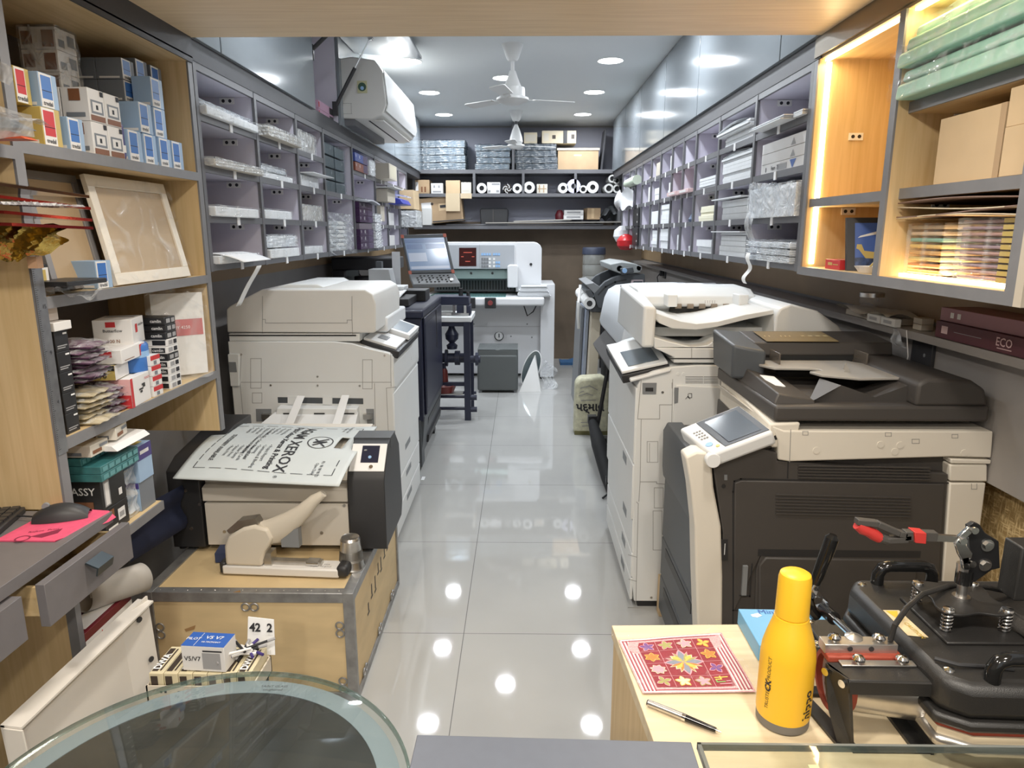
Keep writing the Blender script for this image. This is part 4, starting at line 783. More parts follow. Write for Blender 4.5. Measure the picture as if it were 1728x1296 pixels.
seam(r, lambda x, y: PY(x, y, 5.055), NY, [[(980, 655), (995, 651), (1008, 658)], [(977, 668), (990, 664), (1000, 667)], [(981, 676), (1005, 675)], [(981, 713), (1008, 712)], [(983, 719), (1003, 718)], [(979, 662), (985, 660)]], .006, 'print_ornament', m_line)
# ================================================================ LAMINATOR
r = thing('roll_laminator', 'slate grey roll laminator with arched side frame at the back right', 'laminator', (.75, 5.8, 0))
Yl = 5.35
f = lambda x, y: PY(x, y, Yl)
arch = [(1001, 497), (1008, 488), (1021, 475), (1035, 468), (1048, 463), (1069, 461), (1088, 463), (1090, 492), (1088, 520), (1010, 520)]
slab(r, 'side_frame', m_dgp, f, arch, NY, -.05, 0, .006)
slab(r, 'side_frame', m_dgp, lambda x, y: PY(x, y, Yl)+Vector((0, .72, 0)), arch, NY, -.04, 0, .006)
seam(r, f, NY, [[(1010, 497), (1022, 484), (1038, 476), (1056, 472)]], .012, 'frame_groove', m_black, .001)
a, b = f(1030, 450), f(1082, 450)
MB().cyl((f(1045, 453).x, Yl-.02, f(1045, 453).z), (f(1045, 453).x, Yl+.75, f(1045, 453).z), .022).cyl((f(1078, 452).x, Yl-.02, f(1078, 452).z), (f(1078, 452).x, Yl+.7, f(1078, 452).z), .02).build('roller', m_grayp, r)
slab(r, 'top_cover', M('putty grey plastic', (.30, .32, .32), .5), f, [(1029, 446), (1048, 442), (1072, 445), (1083, 450), (1080, 460), (1050, 463), (1031, 456)], NY, -.7, .02, .006)
slab(r, 'drive_box', m_dgp, f, [(1045, 452), (1066, 450), (1068, 459), (1048, 464)], NY, 0, .06, .006)
c = f(1052, 456); MB().cyl(c+Vector((0, -.06, 0)), c+Vector((0, -.075, 0)), .018, n=16).build('pressure_knob', m_lblue, r)
slab(r, 'badge', M('pink badge', (.5, .40, .42), .5), f, [(1065, 472), (1085, 472), (1085, 481), (1064, 481)], NY, 0, .006, .002); slab(r, 'badge_print', m_dgp, f, [(1069, 474), (1084, 474), (1084, 479), (1068, 479)], NY, .006, .007)
slab(r, 'infeed_table', m_grayp, f, [(988, 480), (1002, 477), (1014, 485), (1003, 496)], NY, -.7, 0, .004); slab(r, 'infeed_flap', m_dgp, f, [(987, 490), (996, 488), (1003, 500), (998, 508)], NY, -.6, 0, .003)
MB().box(.54, .95, Yl+.05, Yl+.65, .895, 1.02).box(.70, .94, Yl+.05, Yl+.65, .72, .90).build('body', m_dgp, r); MB().box(.70, .76, Yl+.05, Yl+.65, 0, .72).box(.88, .94, Yl+.05, Yl+.65, 0, .72).build('stand', m_black, r)
c = f(995, 512); c2 = c+Vector((-.02, .62, .03)); MB().cyl(c, c2, .045).build('film_roll', m_white, r); MB().cyl(c+Vector((0, -.004, 0)), c+Vector((0, .01, 0)), .022, n=16).build('roll_core', m_black, r)
MB().tube([(f(985, 485).x, Yl+.3, 1.08), (f(980, 495).x, Yl+.2, .95), (f(979, 520).x, Yl+.2, .85), (f(981, 545).x, Yl+.25, .74)], .012).build('cable', m_wpl, r)
m_fr = M('pale board edge', (.62, .55, .43), .6)
for i, (x, w_, m, lb) in enumerate(((.53, .07, m_fr, 'cream edged board leaning under the laminator, nearest of three'), (.50, .022, M('blue grey board', (.30, .34, .42), .5), 'blue-grey board leaning under the laminator, between two others'), (.475, .02, m_grayp, 'dark grey board leaning under the laminator, farthest of three'))):
    o = MB().hexa([(x, 5.5+i*.16, 0), (x+w_, 5.5+i*.16, 0), (x+w_, 6.1+i*.16, 0), (x, 6.1+i*.16, 0)], [(x+.03, 5.5+i*.16, .88), (x+.03+w_, 5.5+i*.16, .88), (x+.03+w_, 6.1+i*.16, .88), (x+.03, 6.1+i*.16, .88)]).build('leaning_board', m); tag(o, lb, 'board')
# water can
r = thing('water_can', 'large clear water can with dark blue lid at the back right', 'water can', (.78, 7.62, .93))
MB().lathe([(0, 0), (.115, 0), (.122, .02), (.122, .1), (.115, .11), (.122, .12), (.122, .22), (.115, .23), (.122, .24), (.12, .33), (.11, .345)], (.78, 7.62, .93), 28).build('bottle', M('clear polycarbonate', (.45, .47, .45), .15, alpha=.45), r)
MB().lathe([(.115, .335), (.126, .34), (.126, .395), (.118, .412), (0, .415)], (.78, 7.62, .93), 28).build('lid', M('dark blue lid', (.045, .055, .09), .5), r)
r = thing('can_stand', 'dark stand under the clear water can', 'stand', (.78, 7.62, 0))
MB().box(.64, .92, 7.48, 7.76, .90, .93).build('top', m_wallb, r)
for x in (.66, .90):
    for y in (7.50, 7.74): MB().box(x-.015, x+.015, y-.015, y+.015, 0, .90).build('leg', m_black, r)
# ================================================================ CRATE, BLACK CREASING MACHINE, BAG, STAPLER, CUP
m_cply = M('pale plywood', (.64, .49, .275), .6, var=.10, scale=5, stretch=(1, 1, 3))
r = thing('wooden_crate', 'pale plywood crate with galvanised metal edges on the floor', 'crate', (-.865, 2.38, 0))
cx0, cx1, cy0, cy1, cz = -1.20, -.532, 1.99, 2.76, .385
MB().box(cx0+.003, cx1-.003, cy0+.003, cy1-.003, 0, cz-.003).build('panels', m_cply, r)
_e = [0]
def strip(a, b):
    _e[0] += .00022; e = _e[0]; a = tuple(v-e for v in a); b = tuple(v+e for v in b); a = (a[0], a[1], max(0, a[2]))
    return MB().box(a[0], b[0], a[1], b[1], a[2], b[2]).build('metal_edge', m_galv, r, bevel=.001)
w_ = .032
strip((cx0, cy0-.001, cz-w_), (cx1, cy0+.002, cz)); strip((cx0, cy0, cz-.002), (cx1, cy0+w_, cz+.001)); strip((cx1-.002, cy0, cz-w_), (cx1+.001, cy1, cz)); strip((cx1-w_, cy0, cz-.002), (cx1, cy1, cz+.001))
strip((cx0-.001, cy0, cz-w_), (cx0+.002, cy1, cz)); strip((cx0, cy0, cz-.002), (cx0+w_, cy1, cz+.001)); strip((cx0, cy0-.001, 0), (cx0+w_*.9, cy0+.002, cz)); strip((cx1-w_*.9, cy0-.001, 0), (cx1, cy0+.002, cz)); strip((cx1-.002, cy0, 0), (cx1+.001, cy0+w_*.5, cz))
strip((cx1-.002, cy0, 0), (cx1+.001, cy1, .025)); strip((cx0, cy0-.001, 0), (cx1, cy0+.002, .03)); strip((cx1-.002, cy1-.015, 0), (cx1+.001, cy1, cz))
mb = MB()
for k in range(14): mb.lathe([(.003, .0010), (.002, .0022), (0, .0025)], (cx0+.05+k*.044, cy0+.016, cz), 8)
mb.build('rivets', m_steel, r)
def clasp(c, ax, n):
    mb = MB(); n = Vector(n); ax = Vector(ax); o_ = n.cross(ax)
    for s_ in (-1, 1):
        ring = [Vector(c)+ax*(.014*s_+.0125*math.cos(t*PI/8))+o_*(.0125*math.sin(t*PI/8)) for t in range(17)]
        mb.tube(ring, .0028, 6)
    mb.build('clasp', m_galv, r)
clasp((-.86, cy0-.002, cz-.048), (1, 0, 0), NY); clasp((cx0+.045, cy0-.002, .25), (0, 0, 1), NY); clasp((cx1-.045, cy0-.002, .26), (0, 0, 1), NY); clasp((cx1-.045, cy0-.002, .06), (0, 0, 1), NY)
for y in (2.1, 2.35, 2.6): clasp((cx1+.002, y, .04), (0, 1, 0), (1, 0, 0))
mb = MB(); m_st = M('brown stain', (.36, .21, .09), .7)
def blob(fx, pts):
    P_ = [PY(x, y, cy0+.0015) for x, y in pts]; mb.add(P_, [list(range(len(P_)))[::-1]])
blob(0, [(305, 1003), (318, 1002), (316, 1010), (306, 1012)]); blob(0, [(383, 1002), (405, 996), (408, 1008), (396, 1014), (384, 1010)]); blob(0, [(311, 1062), (330, 1055), (328, 1062), (314, 1066)])
mb.build('stain', m_st, r, smooth=False)
mb = MB()
for y, z, h in ((2.20, .20, .03), (2.26, .23, .04), (2.32, .22, .05), (2.38, .26, .03), (2.43, .245, .045), (2.50, .265, .05), (2.56, .27, .03)):
    mb.box(cx1-.0025, cx1-.0022, y, y+.012, z, z+h); mb.box(cx1-.0025, cx1-.0022, y-.012, y+.02, z-.012, z-.004)
mb.build('stencil_marks', m_ink, r)
# --- creasing machine
r = thing('creasing_machine', 'black and cream desktop creasing machine with small screen on the crate', 'office machine', (-.87, 2.53, .386))
Yn = 2.28; f = lambda x, y: PY(x, y, Yn); zb = .40
MB().prism([(Yn, zb), (Yn, .685), (Yn+.07, .72), (Yn+.34, .76), (Yn+.50, .76), (Yn+.50, zb)], 'x', -1.24, -1.125).build('left_housing', m_black, r, bevel=.004)
MB().prism([(Yn-.005, zb), (Yn-.005, .655), (Yn+.015, .685), (Yn+.09, .755), (Yn+.13, .77), (Yn+.22, .77), (Yn+.30, .70), (Yn+.33, .45), (Yn+.30, zb)], 'x', -.605, -.475).build('right_housing', m_black, r, bevel=.003)
MB().prism([(Yn+.128, .772), (Yn+.222, .772), (Yn+.222, .735), (Yn+.128, .735)], 'x', -.608, -.474).build('housing_cap', M('dark grey plate', (.06, .065, .07), .5), r)
q0, q1 = Vector((0, Yn+.012, .684)), Vector((0, Yn+.092, .760))
P = [Vector((-.602, q0.y, q0.z)), Vector((-.478, q0.y, q0.z)), Vector((-.478, q1.y, q1.z)), Vector((-.602, q1.y, q1.z))]
up = (P[1]-P[0]).cross(P[3]-P[0]).normalized()
b_ = pslab(0, 1, 0, 1, -.001, .003, m_white, 'screen_plate', r); pslab(.3, .8, .30, .92, .003, .004, M('dark blue screen', (.02, .024, .05), .12, coat=.5), 'screen', b_)
c = onP(.62, .15); MB().cyl(c+up*.003, c+up*.006, .007, n=18).build('power_button', m_chrome, b_); c = onP(.55, .5); MB().cyl(c+up*.004, c+up*.0045, .006, n=14).build('screen_icon', m_lblue, b_)
m_mc = M('cream enamel', (.72, .67, .59), .4)
MB().prism([(Yn+.0, .655), (Yn+.0, .685), (Yn+.30, .735), (Yn+.45, .735), (Yn+.45, .60), (Yn+.04, .60), (Yn+.04, .64)], 'x', -1.125, -.606).build('deck', m_mc, r, bevel=.003)
MB().prism([(Yn+.0, .575), (Yn+.0, .625), (Yn+.05, .635), (Yn+.4, .635), (Yn+.4, .575)], 'x', -1.12, -.607).build('front_bar', m_mc, r, bevel=.003)
MB().box(-1.115, -.608, Yn+.0, Yn+.03, zb+.01, .568).build('front_cover', m_mc, r, bevel=.002)
MB().box(-1.125, -.606, Yn+.03, Yn+.42, zb, .60).build('chassis', m_black, r)
MB().box(-1.12, -.61, Yn+.045, Yn+.2, .636, .655).build('feed_slot', m_gap, r)
screws(r, f, NY, [(337, 851), (581, 853), (379, 897), (543, 899)], .006); screws(r, f, NY, [(313, 828), (323, 892), (597, 832)], .006)
screws(r, lambda x, y: PZ(x, y, .7735), (0, 0, 1), [(617, 760)], .005)
for x in (-1.22, -.56):
    for y in (Yn+.03, Yn+.42): MB().cyl((x, y, .386), (x, y, .40), .014, n=14).build('rubber_foot', m_black, r)
text('⊔  ⊓ ⊔', r, m_ink, (-.66, Yn+.022, .6365), (1, 0, 0), (0, 1, .2), .02, 'marking')
# --- carrier bag
def bagz(y): t = (y-2.12)/(2.70-2.12); return .693+.055*min(1, t*2.2)+.01*t+.006*math.sin(t*9)
m_bag = M('pale grey carrier bag', (.56, .60, .60), .6, var=.03, scale=14)
r = thing('carrier_bag', 'flat pale grey printed carrier bag laid over the creasing machine', 'bag', (-.87, 2.4, .69))
c00, c10, c11, c01 = Vector((-1.155, 2.165, 0)), Vector((-.585, 2.10, 0)), Vector((-.575, 2.66, 0)), Vector((-1.19, 2.70, 0))
def bagp(u, v, dz=0.):
    p = (c00*(1-u)+c10*u)*(1-v)+(c01*(1-u)+c11*u)*v; t = v
    z = .690+.058*(1-(1-min(1, t*1.5))**2)-.010*t*t+.004*math.sin(u*7)*math.sin(v*8)+(.012*(1-v)**6); z += .012*math.sin(PI*v)*math.sin(PI*u)
    return Vector((p.x, p.y, z+dz))
hu, hv = .875, .56
mb = MB(); N = 40
vs = [bagp(i/N, j/N) for j in range(N+1) for i in range(N+1)]
def inhole(u, v): return ((u-hu)/.026)**4+((v-hv)/.11)**4 < 1
fs = [(j*(N+1)+i, j*(N+1)+i+1, (j+1)*(N+1)+i+1, (j+1)*(N+1)+i) for j in range(N) for i in range(N) if not inhole((i+.5)/N, (j+.5)/N)]
mb.add(vs, fs).build('bag_sheet', m_bag, r, solid=.004)
def onbag(lines, uc, vc, size, nm='lettering', mat=None, bold=0., align='CENTER', rev=False, space=1.15, sx=1.):
    """text along -v, letters' tops towards +u, wrapped on the bag surface"""
    L_u = .60; L_v = .56; mb = MB()
    for k, ln in enumerate(lines if isinstance(lines, list) else [lines]):
        cu = bpy.data.curves.new('t', 'FONT'); cu.body = ln; cu.size = size; cu.align_x = align; cu.align_y = 'CENTER'; cu.offset = bold; cu.resolution_u = 2
        to = bpy.data.objects.new('t', cu); COL.objects.link(to); dg = bpy.context.evaluated_depsgraph_get(); me = bpy.data.meshes.new_from_object(to.evaluated_get(dg))
        mb.add([bagp(uc+(v.co.y-k*size*space)/L_u, vc-v.co.x*sx/L_v, .0035) for v in me.vertices], [list(p.vertices) for p in me.polygons])
        bpy.data.objects.remove(to); bpy.data.curves.remove(cu); bpy.data.meshes.remove(me)
    return mb.build(nm, mat or m_ink, r, smooth=False)
def bagline(pts, w=.003, nm='printed_line'):
    mb = MB()
    for (u0, v0), (u1, v1) in zip(pts, pts[1:]):
        n = max(2, int(40*(abs(u1-u0)+abs(v1-v0))))
        for k in range(n):
            if k % 4 == 3 and nm == 'dashed_border': continue
            a, b = k/n, (k+1)/n; A = bagp(u0+(u1-u0)*a, v0+(v1-v0)*a, .0035); B = bagp(u0+(u1-u0)*b, v0+(v1-v0)*b, .0035)
            d = (B-A).normalized(); s_ = Vector((-d.y, d.x, 0))*w/2; mb.quad(A-s_, B-s_, B+s_, A+s_)
    return mb.build(nm, m_ink, r, smooth=False)
onbag('AGAM XEROX', .60, .50, .060, 'shop_name', bold=.0008, sx=1.12); onbag('®', .60, .06, .02)
onbag(['• ખાતાવહી પ્રિન્ટ  • Colour Xerox  • ID Card', 'A to Z Stationery & Digital Print'], .36, .5, .017, bold=.0003)
onbag('Digital Colour Xerox & Printing', .525, .52, .030, 'strapline', bold=.0008, sx=1.1)
onbag(['• Project Report', '• Lamination & Binding', '• Scanning', '• Visiting Cards', '• Wedding Cards', '• Rubber Stamp', '• Sticker Print', '• Photo Print'], .465, .44, .0185, 'service_list', align='LEFT', space=1.15)
onbag(['• Black & White', '• Plotter Print', '• Flex Banner', '• Offset Print', '• Bill Book', '• Letterhead', '• Envelope', '• Calendar'], .465, .86, .0185, 'service_list', align='LEFT', space=1.15)
onbag('STATIONERY AVAILABLE', .155, .44, .024, 'strapline', bold=.0004)
onbag(['Near Bus Stand', 'Main Road'], .85, .88, .016); onbag(['Ph. 98 98 98 22', 'Open Daily'], .84, .17, .016)
bagline([(.08, .12), (.10, .90), (.93, .92), (.93, .74)], .003, 'dashed_border'); bagline([(.08, .12), (.93, .10), (.93, .28)], .003, 'dashed_border')
bagline([(.75+.075*math.cos(t*PI/16), .52+.10*math.sin(t*PI/16)) for t in range(33)], .004, 'emblem_ring')
bagline([(.79, .58), (.71, .50), (.79, .53), (.715, .46)], .010, 'emblem'); bagline([(.79, .45), (.71, .56)], .007, 'emblem')
# --- stapler
r = thing('heavy_duty_stapler', 'cream heavy duty stapler with long lever on the crate edge', 'stapler', (-.78, 2.13, .386))
m_stp = M('cream stapler enamel', (.66, .60, .50), .35)
T = Matrix.Translation((-.99, 2.14, .388)) @ Matrix.Rotation(-.06, 4, 'Z')
S = lambda mb=None: MB(T)
S().box(0, .395, -.035, .035, 0, .030).build('base', M('stapler white', (.72, .70, .67), .4), r, bevel=.005)
S().box(-.012, .01, -.03, .03, .0, .04).build('heel', m_black, r, bevel=.006); S().box(.385, .425, -.036, .036, .0, .042).build('nose_grip', m_black, r, bevel=.014, seg=4)
S().box(.13, .33, -.012, .012, .03, .045).build('magazine', m_steel, r)
S().box(.28, .32, -.016, .016, .033, .046).build('magazine_slide', m_chrome, r)
S().prism([(.01, .03), (.012, .10), (.03, .135), (.08, .165), (.12, .175), (.165, .165), (.18, .13), (.165, .105), (.15, .085), (.138, .05), (.136, .03)], 'y', -.032, .032).build('column', m_stp, r, bevel=.01, seg=3)
S().prism([(.02, .15), (.06, .185), (.12, .195), (.13, .175), (.08, .168), (.03, .138)], 'y', -.02, .02).build('spring_cover', m_steel, r)
S().box(.20, .26, -.014, .014, .095, .16).build('punch_block', m_grayp, r)
S().box(.14, .165, -.022, .022, .03, .075).build('pivot_bracket', m_steel, r)
pth = [(.125, 0, .13), (.16, 0, .14), (.20, 0, .162), (.24, 0, .19), (.28, 0, .222), (.32, 0, .262), (.348, 0, .282)]
mb = MB(T); n_ = 14; rr = [.045, .05, .042, .034, .026, .019, .013]; vs = []
for (px, py, pz), q in zip(pth, rr):
    for k in range(n_):
        a = 2*PI*k/n_; d = Vector((.70, 0, .714)); s_ = Vector((-.714, 0, .70)); vs.append(Vector((px, py, pz))+s_*q*math.cos(a)+Vector((0, 1, 0))*min(q, .024)*math.sin(a))
mb.add(vs, [(i*n_+k, i*n_+(k+1) % n_, (i+1)*n_+(k+1) % n_, (i+1)*n_+k) for i in range(len(pth)-1) for k in range(n_)]+[list(range(n_))[::-1], list(range((len(pth)-1)*n_, len(pth)*n_))]).build('lever', m_stp, r)
text(['▭ ▭ 23/6', 'paper 70 g/m2'], r, m_line, T @ Vector((.33, .0, .0305)), (1, -.06, 0), (.06, 1, 0), .012, 'spec_print')
o = MB(RZ(8, (-1.0, 2.24, 0))).box(-1.06, -.93, 2.20, 2.27, .386, .42).build('blue_box', M('navy card box', (.03, .045, .11), .6)); tag(o, 'small navy box behind the heel of the stapler', 'box')
# --- steel tumbler upside down
r = thing('steel_tumbler', 'upturned steel tumbler on the corner of the crate', 'cup', (-.545, 2.14, .386))
c = (-.575, 2.165, .386)
MB().lathe([(.043, 0), (.044, .004), (.041, .01), (.033, .10), (.034, .103), (.032, .107), (.029, .112), (.026, .110), (0, .109)], c, 32).build('tumbler', m_steel, r)
mb = MB()
for k in range(9): mb.lathe([(.0405-k*.0003, .030+k*.004), (.041-k*.0004, .032+k*.004), (.0400-k*.0004, .034+k*.004)], c, 32, caps=False)
mb.build('etched_band', M('etched steel', (.28, .27, .25), .45, 1.), r)
# ================================================================ SIDE TABLE AND WHAT STANDS ON IT
m_tab = wood('table oak', (.62, .50, .32), (.74, .62, .42), (1, 14, 14), .45, 4)
r = thing('side_table', 'oak side table in the right foreground carrying the heat press', 'table', (.75, .98, 0))
MB().prism([(.178, 1.225), (1.38, 1.26), (1.38, .76), (.212, .76)], 'z', .725, .75).build('tabletop', m_tab, r, bevel=.0012)
MB().hexa([(.182, 1.22, 0), (.205, 1.22, 0), (.235, .77, 0), (.215, .77, 0)], [(.182, 1.22, .725), (.205, 1.22, .725), (.235, .77, .725), (.215, .77, .725)]).build('side_panel', m_oak, r)
MB().box(1.33, 1.37, .78, 1.24, 0, .725).build('side_panel', m_oak, r); MB().box(.21, 1.33, 1.17, 1.19, .25, .725).build('modesty_panel', m_oakh, r)
# yellow bottle
r = thing('water_bottle', 'tall yellow steel water bottle with grey base on the side table', 'bottle', (.412, .96, .75))
c = (.412, .96, .75); m_yel = M('yellow powder coat', (.86, .50, .025), .38, bump=.01, bscale=900)
MB().lathe([(.0395, .016), (.0405, .022), (.0405, .115), (.039, .13), (.034, .150), (.0285, .168), (.0258, .177), (.0252, .181), (.0222, .182)], c, 40).build('bottle_body', m_yel, r)
MB().lathe([(0, 0), (.037, 0), (.0395, .003), (.0395, .0165), (0, .0165)], c, 40).build('base_cap', M('grey rubber', (.16, .15, .135), .6), r)
MB().lathe([(.0222, .181), (.0246, .1835), (.0238, .243), (.022, .2505), (.018, .253), (0, .2535)], c, 40).build('cap', m_yel, r)
def wrap(txt, size, ang, z0, bold=0., nm='lettering'):
    cu = bpy.data.curves.new('t', 'FONT'); cu.body = txt; cu.size = size; cu.align_x = 'LEFT'; cu.align_y = 'CENTER'; cu.offset = bold; cu.resolution_u = 2
    to = bpy.data.objects.new('t', cu); COL.objects.link(to); dg = bpy.context.evaluated_depsgraph_get(); me = bpy.data.meshes.new_from_object(to.evaluated_get(dg)); R_ = .0409
    vs = [(c[0]+R_*math.cos(ang-v.co.y/R_), c[1]+R_*math.sin(ang-v.co.y/R_), c[2]+z0+v.co.x) for v in me.vertices]
    mb = MB(); mb.add(vs, [list(p.vertices) for p in me.polygons]); bpy.data.objects.remove(to); bpy.data.curves.remove(cu); bpy.data.meshes.remove(me)
    return mb.build(nm, m_ink, r, smooth=False)
A0 = -PI/2-.40-.62
wrap('TRUSTED', .0085, A0, .036); wrap('CK', .014, A0, .066, .0006); wrap('PRODUCT', .0085, A0, .084); wrap('hippo', .022, -PI/2+.58, .026, .0006)
# placemat in a clear sleeve
r = thing('placemat', 'dark red patterned placemat in a clear sleeve on the side table', 'placemat', (.29, 1.1, .75))
a0, a1, a2, a3 = Vector((.203, 1.016, .7522)), Vector((.392, 1.022, .7522)), Vector((.384, 1.198, .7522)), Vector((.183, 1.170, .7522))
def mt(u, v, dz=0.): p = (a0*(1-u)+a1*u)*(1-v)+(a3*(1-u)+a2*u)*v; return p+Vector((0, 0, dz+.0012*math.sin(u*8)*math.sin(v*6)+.0012))
def mquads(par, nm, mat, rects, dz):
    mb = MB()
    for u0, v0, u1, v1 in rects: mb.grid(lambda s, t: mt(u0+(u1-u0)*s, v0+(v1-v0)*t, dz), 4, 4)
    return mb.build(nm, mat, par)
def mpoly(par, nm, mat, polys, dz):
    mb = MB()
    for pl_ in polys: mb.add([mt(u, v, dz) for u, v in pl_], [list(range(len(pl_)))])
    return mb.build(nm, mat, par, smooth=False)
m_pinkw = M('pink woven border', (.60, .36, .37), .7, var=.25, scale=260); m_dred = M('dark red cloth', (.26, .012, .025), .65, var=.1, scale=60)
b_ = mquads(r, 'woven_border', m_pinkw, [(0, 0, 1, 1)], 0)
mquads(b_, 'border_stripe', M('white stripe', (.78, .70, .68), .7), [(.012+k*.032, .03, .024+k*.032, .97) for k in range(4)]+[(.862+k*.032, .03, .874+k*.032, .97) for k in range(4)]+[(.02, .015, .98, .035), (.02, .965, .98, .985)], .0003)
mquads(b_, 'border_stripe', M('crimson stripe', (.34, .05, .08), .7), [(.026+k*.032, .03, .038+k*.032, .97) for k in range(4)]+[(.876+k*.032, .03, .888+k*.032, .97) for k in range(4)]+[(.02, .04, .98, .055), (.02, .945, .98, .96)], .0003)
q = mquads(r, 'red_field', m_dred, [(.15, .09, .85, .91)], .0005)
mquads(q, 'grid_line', M('pale pink line', (.65, .35, .38), .6), [(.322, .09, .326, .91), (.674, .09, .678, .91), (.499, .09, .502, .27), (.499, .73, .502, .91), (.15, .268, .85, .272), (.15, .728, .85, .732), (.15, .498, .322, .502), (.678, .498, .85, .502)], .0009)
def petal(cu, cv, ang, L_, w_, n=10):
    P_ = [(L_*t/n, w_*math.sin(PI*t/n)) for t in range(n+1)]+[(L_*t/n, -w_*math.sin(PI*t/n)) for t in range(n-1, 0, -1)]
    return [(cu+x*math.cos(ang)-y*math.sin(ang), cv+(x*math.sin(ang)+y*math.cos(ang))*1.15) for x, y in P_]
cols = {k: M('motif '+k, v, .6) for k, v in dict(grey=(.22, .24, .30), yellow=(.75, .48, .08), orange=(.72, .20, .03), purple=(.17, .06, .24), pink=(.72, .32, .38), olive=(.35, .33, .10), cream=(.72, .60, .42), green=(.18, .40, .10)).items()}
def flower(cu, cv, n, L_, w_, colr, edge='cream', ph=0.):
    mpoly(q, 'motif_outline', cols[edge], [petal(cu, cv, ph+k*2*PI/n, L_*1.12, w_*1.35) for k in range(n)], .0011); mpoly(q, 'motif', cols[colr], [petal(cu, cv, ph+k*2*PI/n, L_, w_) for k in range(n)], .0015)
flower(.5, .5, 4, .17, .030, 'grey', 'pink'); flower(.5, .5, 4, .13, .026, 'yellow', 'cream', PI/4)
for s_ in (PI/4-.35, PI/4+.35, 3*PI/4-.35, 3*PI/4+.35): flower(.5, .5, 1, .15, .014, 'olive', 'pink', s_); flower(.5, .5, 1, .15, .014, 'orange', 'cream', s_+PI)
for cu, cv, n, cl_, ed in ((.235, .62, 6, 'orange', 'yellow'), (.235, .385, 8, 'pink', 'cream'), (.235, .18, 4, 'olive', 'pink'), (.235, .82, 5, 'purple', 'pink'), (.41, .82, 5, 'olive', 'pink'), (.59, .82, 5, 'pink', 'cream'), (.41, .18, 5, 'cream', 'yellow'), (.59, .18, 5, 'pink', 'olive'), (.765, .82, 4, 'yellow', 'orange'), (.765, .62, 5, 'orange', 'yellow'), (.765, .385, 4, 'purple', 'pink')):
    flower(cu, cv, n, .07, .018, cl_, ed, .4)
mquads(q, 'motif', cols['yellow'], [(.70, .22, .82, .235), (.70, .19, .76, .205), (.745, .205, .76, .25)], .0013); mquads(q, 'motif', cols['green'], [(.70, .15, .78, .165), (.70, .15, .712, .2)], .0013); mquads(q, 'motif', cols['pink'], [(.72, .12, .83, .132), (.79, .16, .83, .172)], .0013)
MB().grid(lambda u, v: mt(-.05+1.10*u, -.03+1.10*v, .0042+.004*abs(math.sin(u*23+3*math.sin(v*11)))*(1.2-u)+.003*math.sin(v*17)**2*(v > .9)), 60, 40).build('clear_sleeve', film('mat sleeve', (1, 1, 1), -.12, .8, 22, .06), r)
# pen
a, b = Vector((.207, .988, .757)), Vector((.306, .921, .757)); d = (b-a)
r = thing('ballpoint_pen', 'black and steel ballpoint pen lying on the side table', 'pen', (.255, .955, .75))
MB().cyl(a, a+d*.5, .0052, .0056, 16).build('cap', m_steel, r); MB().cyl(a-d*.015, a, .0045, .0052, 16).build('cap_end', m_black, r); MB().cyl(a+d*.48, a+d*.53, .0058, n=16).build('ring', m_chrome, r)
MB().cyl(a+d*.53, a+d*.93, .0054, .004, 16).build('barrel', M('gloss black', (.01, .01, .01), .15), r); MB().cyl(a+d*.93, b, .0028, .0006, 12).build('tip', m_chrome, r)
# blue cartons under the clamp
r = thing('blue_carton', 'flat light blue printed carton behind the yellow bottle', 'box', (.505, 1.18, .75))
T = RZ(0, (0, 0, 0))
MB().prism([(.425, 1.235), (.588, 1.232), (.60, 1.118), (.425, 1.112)], 'z', .7505, .782).build('carton', M('sky blue carton', (.16, .42, .68), .4), r, bevel=.0015)
MB().prism([(.50, 1.18), (.588, 1.18), (.598, 1.12), (.50, 1.115)], 'z', .7822, .7826).build('pale_panel', M('pale blue print', (.45, .60, .72), .45), r)
text('Mini', r, m_blue, (.476, 1.222, .7824), (1, 0, 0), (0, 1, 0), .02); text([('DEMOSSEE', .017), ('Pocket Scale', .014)], r, m_ink, (.555, 1.16, .7828), (1, 0, 0), (0, 1, 0), .017, bold=.0004)
text('⌂  ⊏  ▪ ▪', r, m_ink, (.54, 1.1145, .766), (1, .03, 0), (0, 0, 1), .016); text('', r, m_ink, (.45, 1.2, .783), (1, 0, 0), (0, 1, 0), .01) if 0 else None
MB().add([(.442, 1.213, .7824), (.458, 1.219, .7824), (.463, 1.210, .7824), (.452, 1.203, .7824), (.443, 1.206, .7824)], [(4, 3, 2, 1, 0)]).build('print_shape', m_white, r, smooth=False)
# ---------------------------------------------------------------- heat press
m_hp = M('black textured steel', (.022, .021, .02), .38, bump=.12, bscale=700); m_hpg = M('gloss black rubber', (.01, .01, .01), .12)
m_sil = M('red silicone', (.32, .055, .03), .6); m_alu = M('cast aluminium', (.55, .53, .50), .32, .9)
r = thing('heat_press', 'black flat heat press with red handled toggle clamp and springs', 'heat press', (.78, 1.0, .75))
MB().prism([(.588, .868), (.62, .845), (1.0, .83), (1.02, .87), (1.02, 1.12), (.98, 1.155), (.60, 1.155), (.578, 1.12)], 'z', .838, .892).build('upper_housing', m_hp, r, bevel=.014, seg=3)
MB().prism([(.582, .862), (.62, .839), (1.005, .824), (1.026, .87), (1.026, 1.12), (.98, 1.16), (.60, 1.16), (.572, 1.12)], 'z', .824, .84).build('housing_skirt', m_hp, r, bevel=.005)
MB().prism([(.592, .868), (.63, .846), (1.0, .835), (1.0, 1.14), (.60, 1.14)], 'z', .815, .824).build('silicone_pad', m_sil, r, bevel=.002)
MB().prism([(.592, .866), (.63, .844), (1.0, .832), (1.0, 1.14), (.60, 1.14)], 'z', .805, .815).build('felt_pad', M('cream felt', (.66, .56, .40), .9), r)
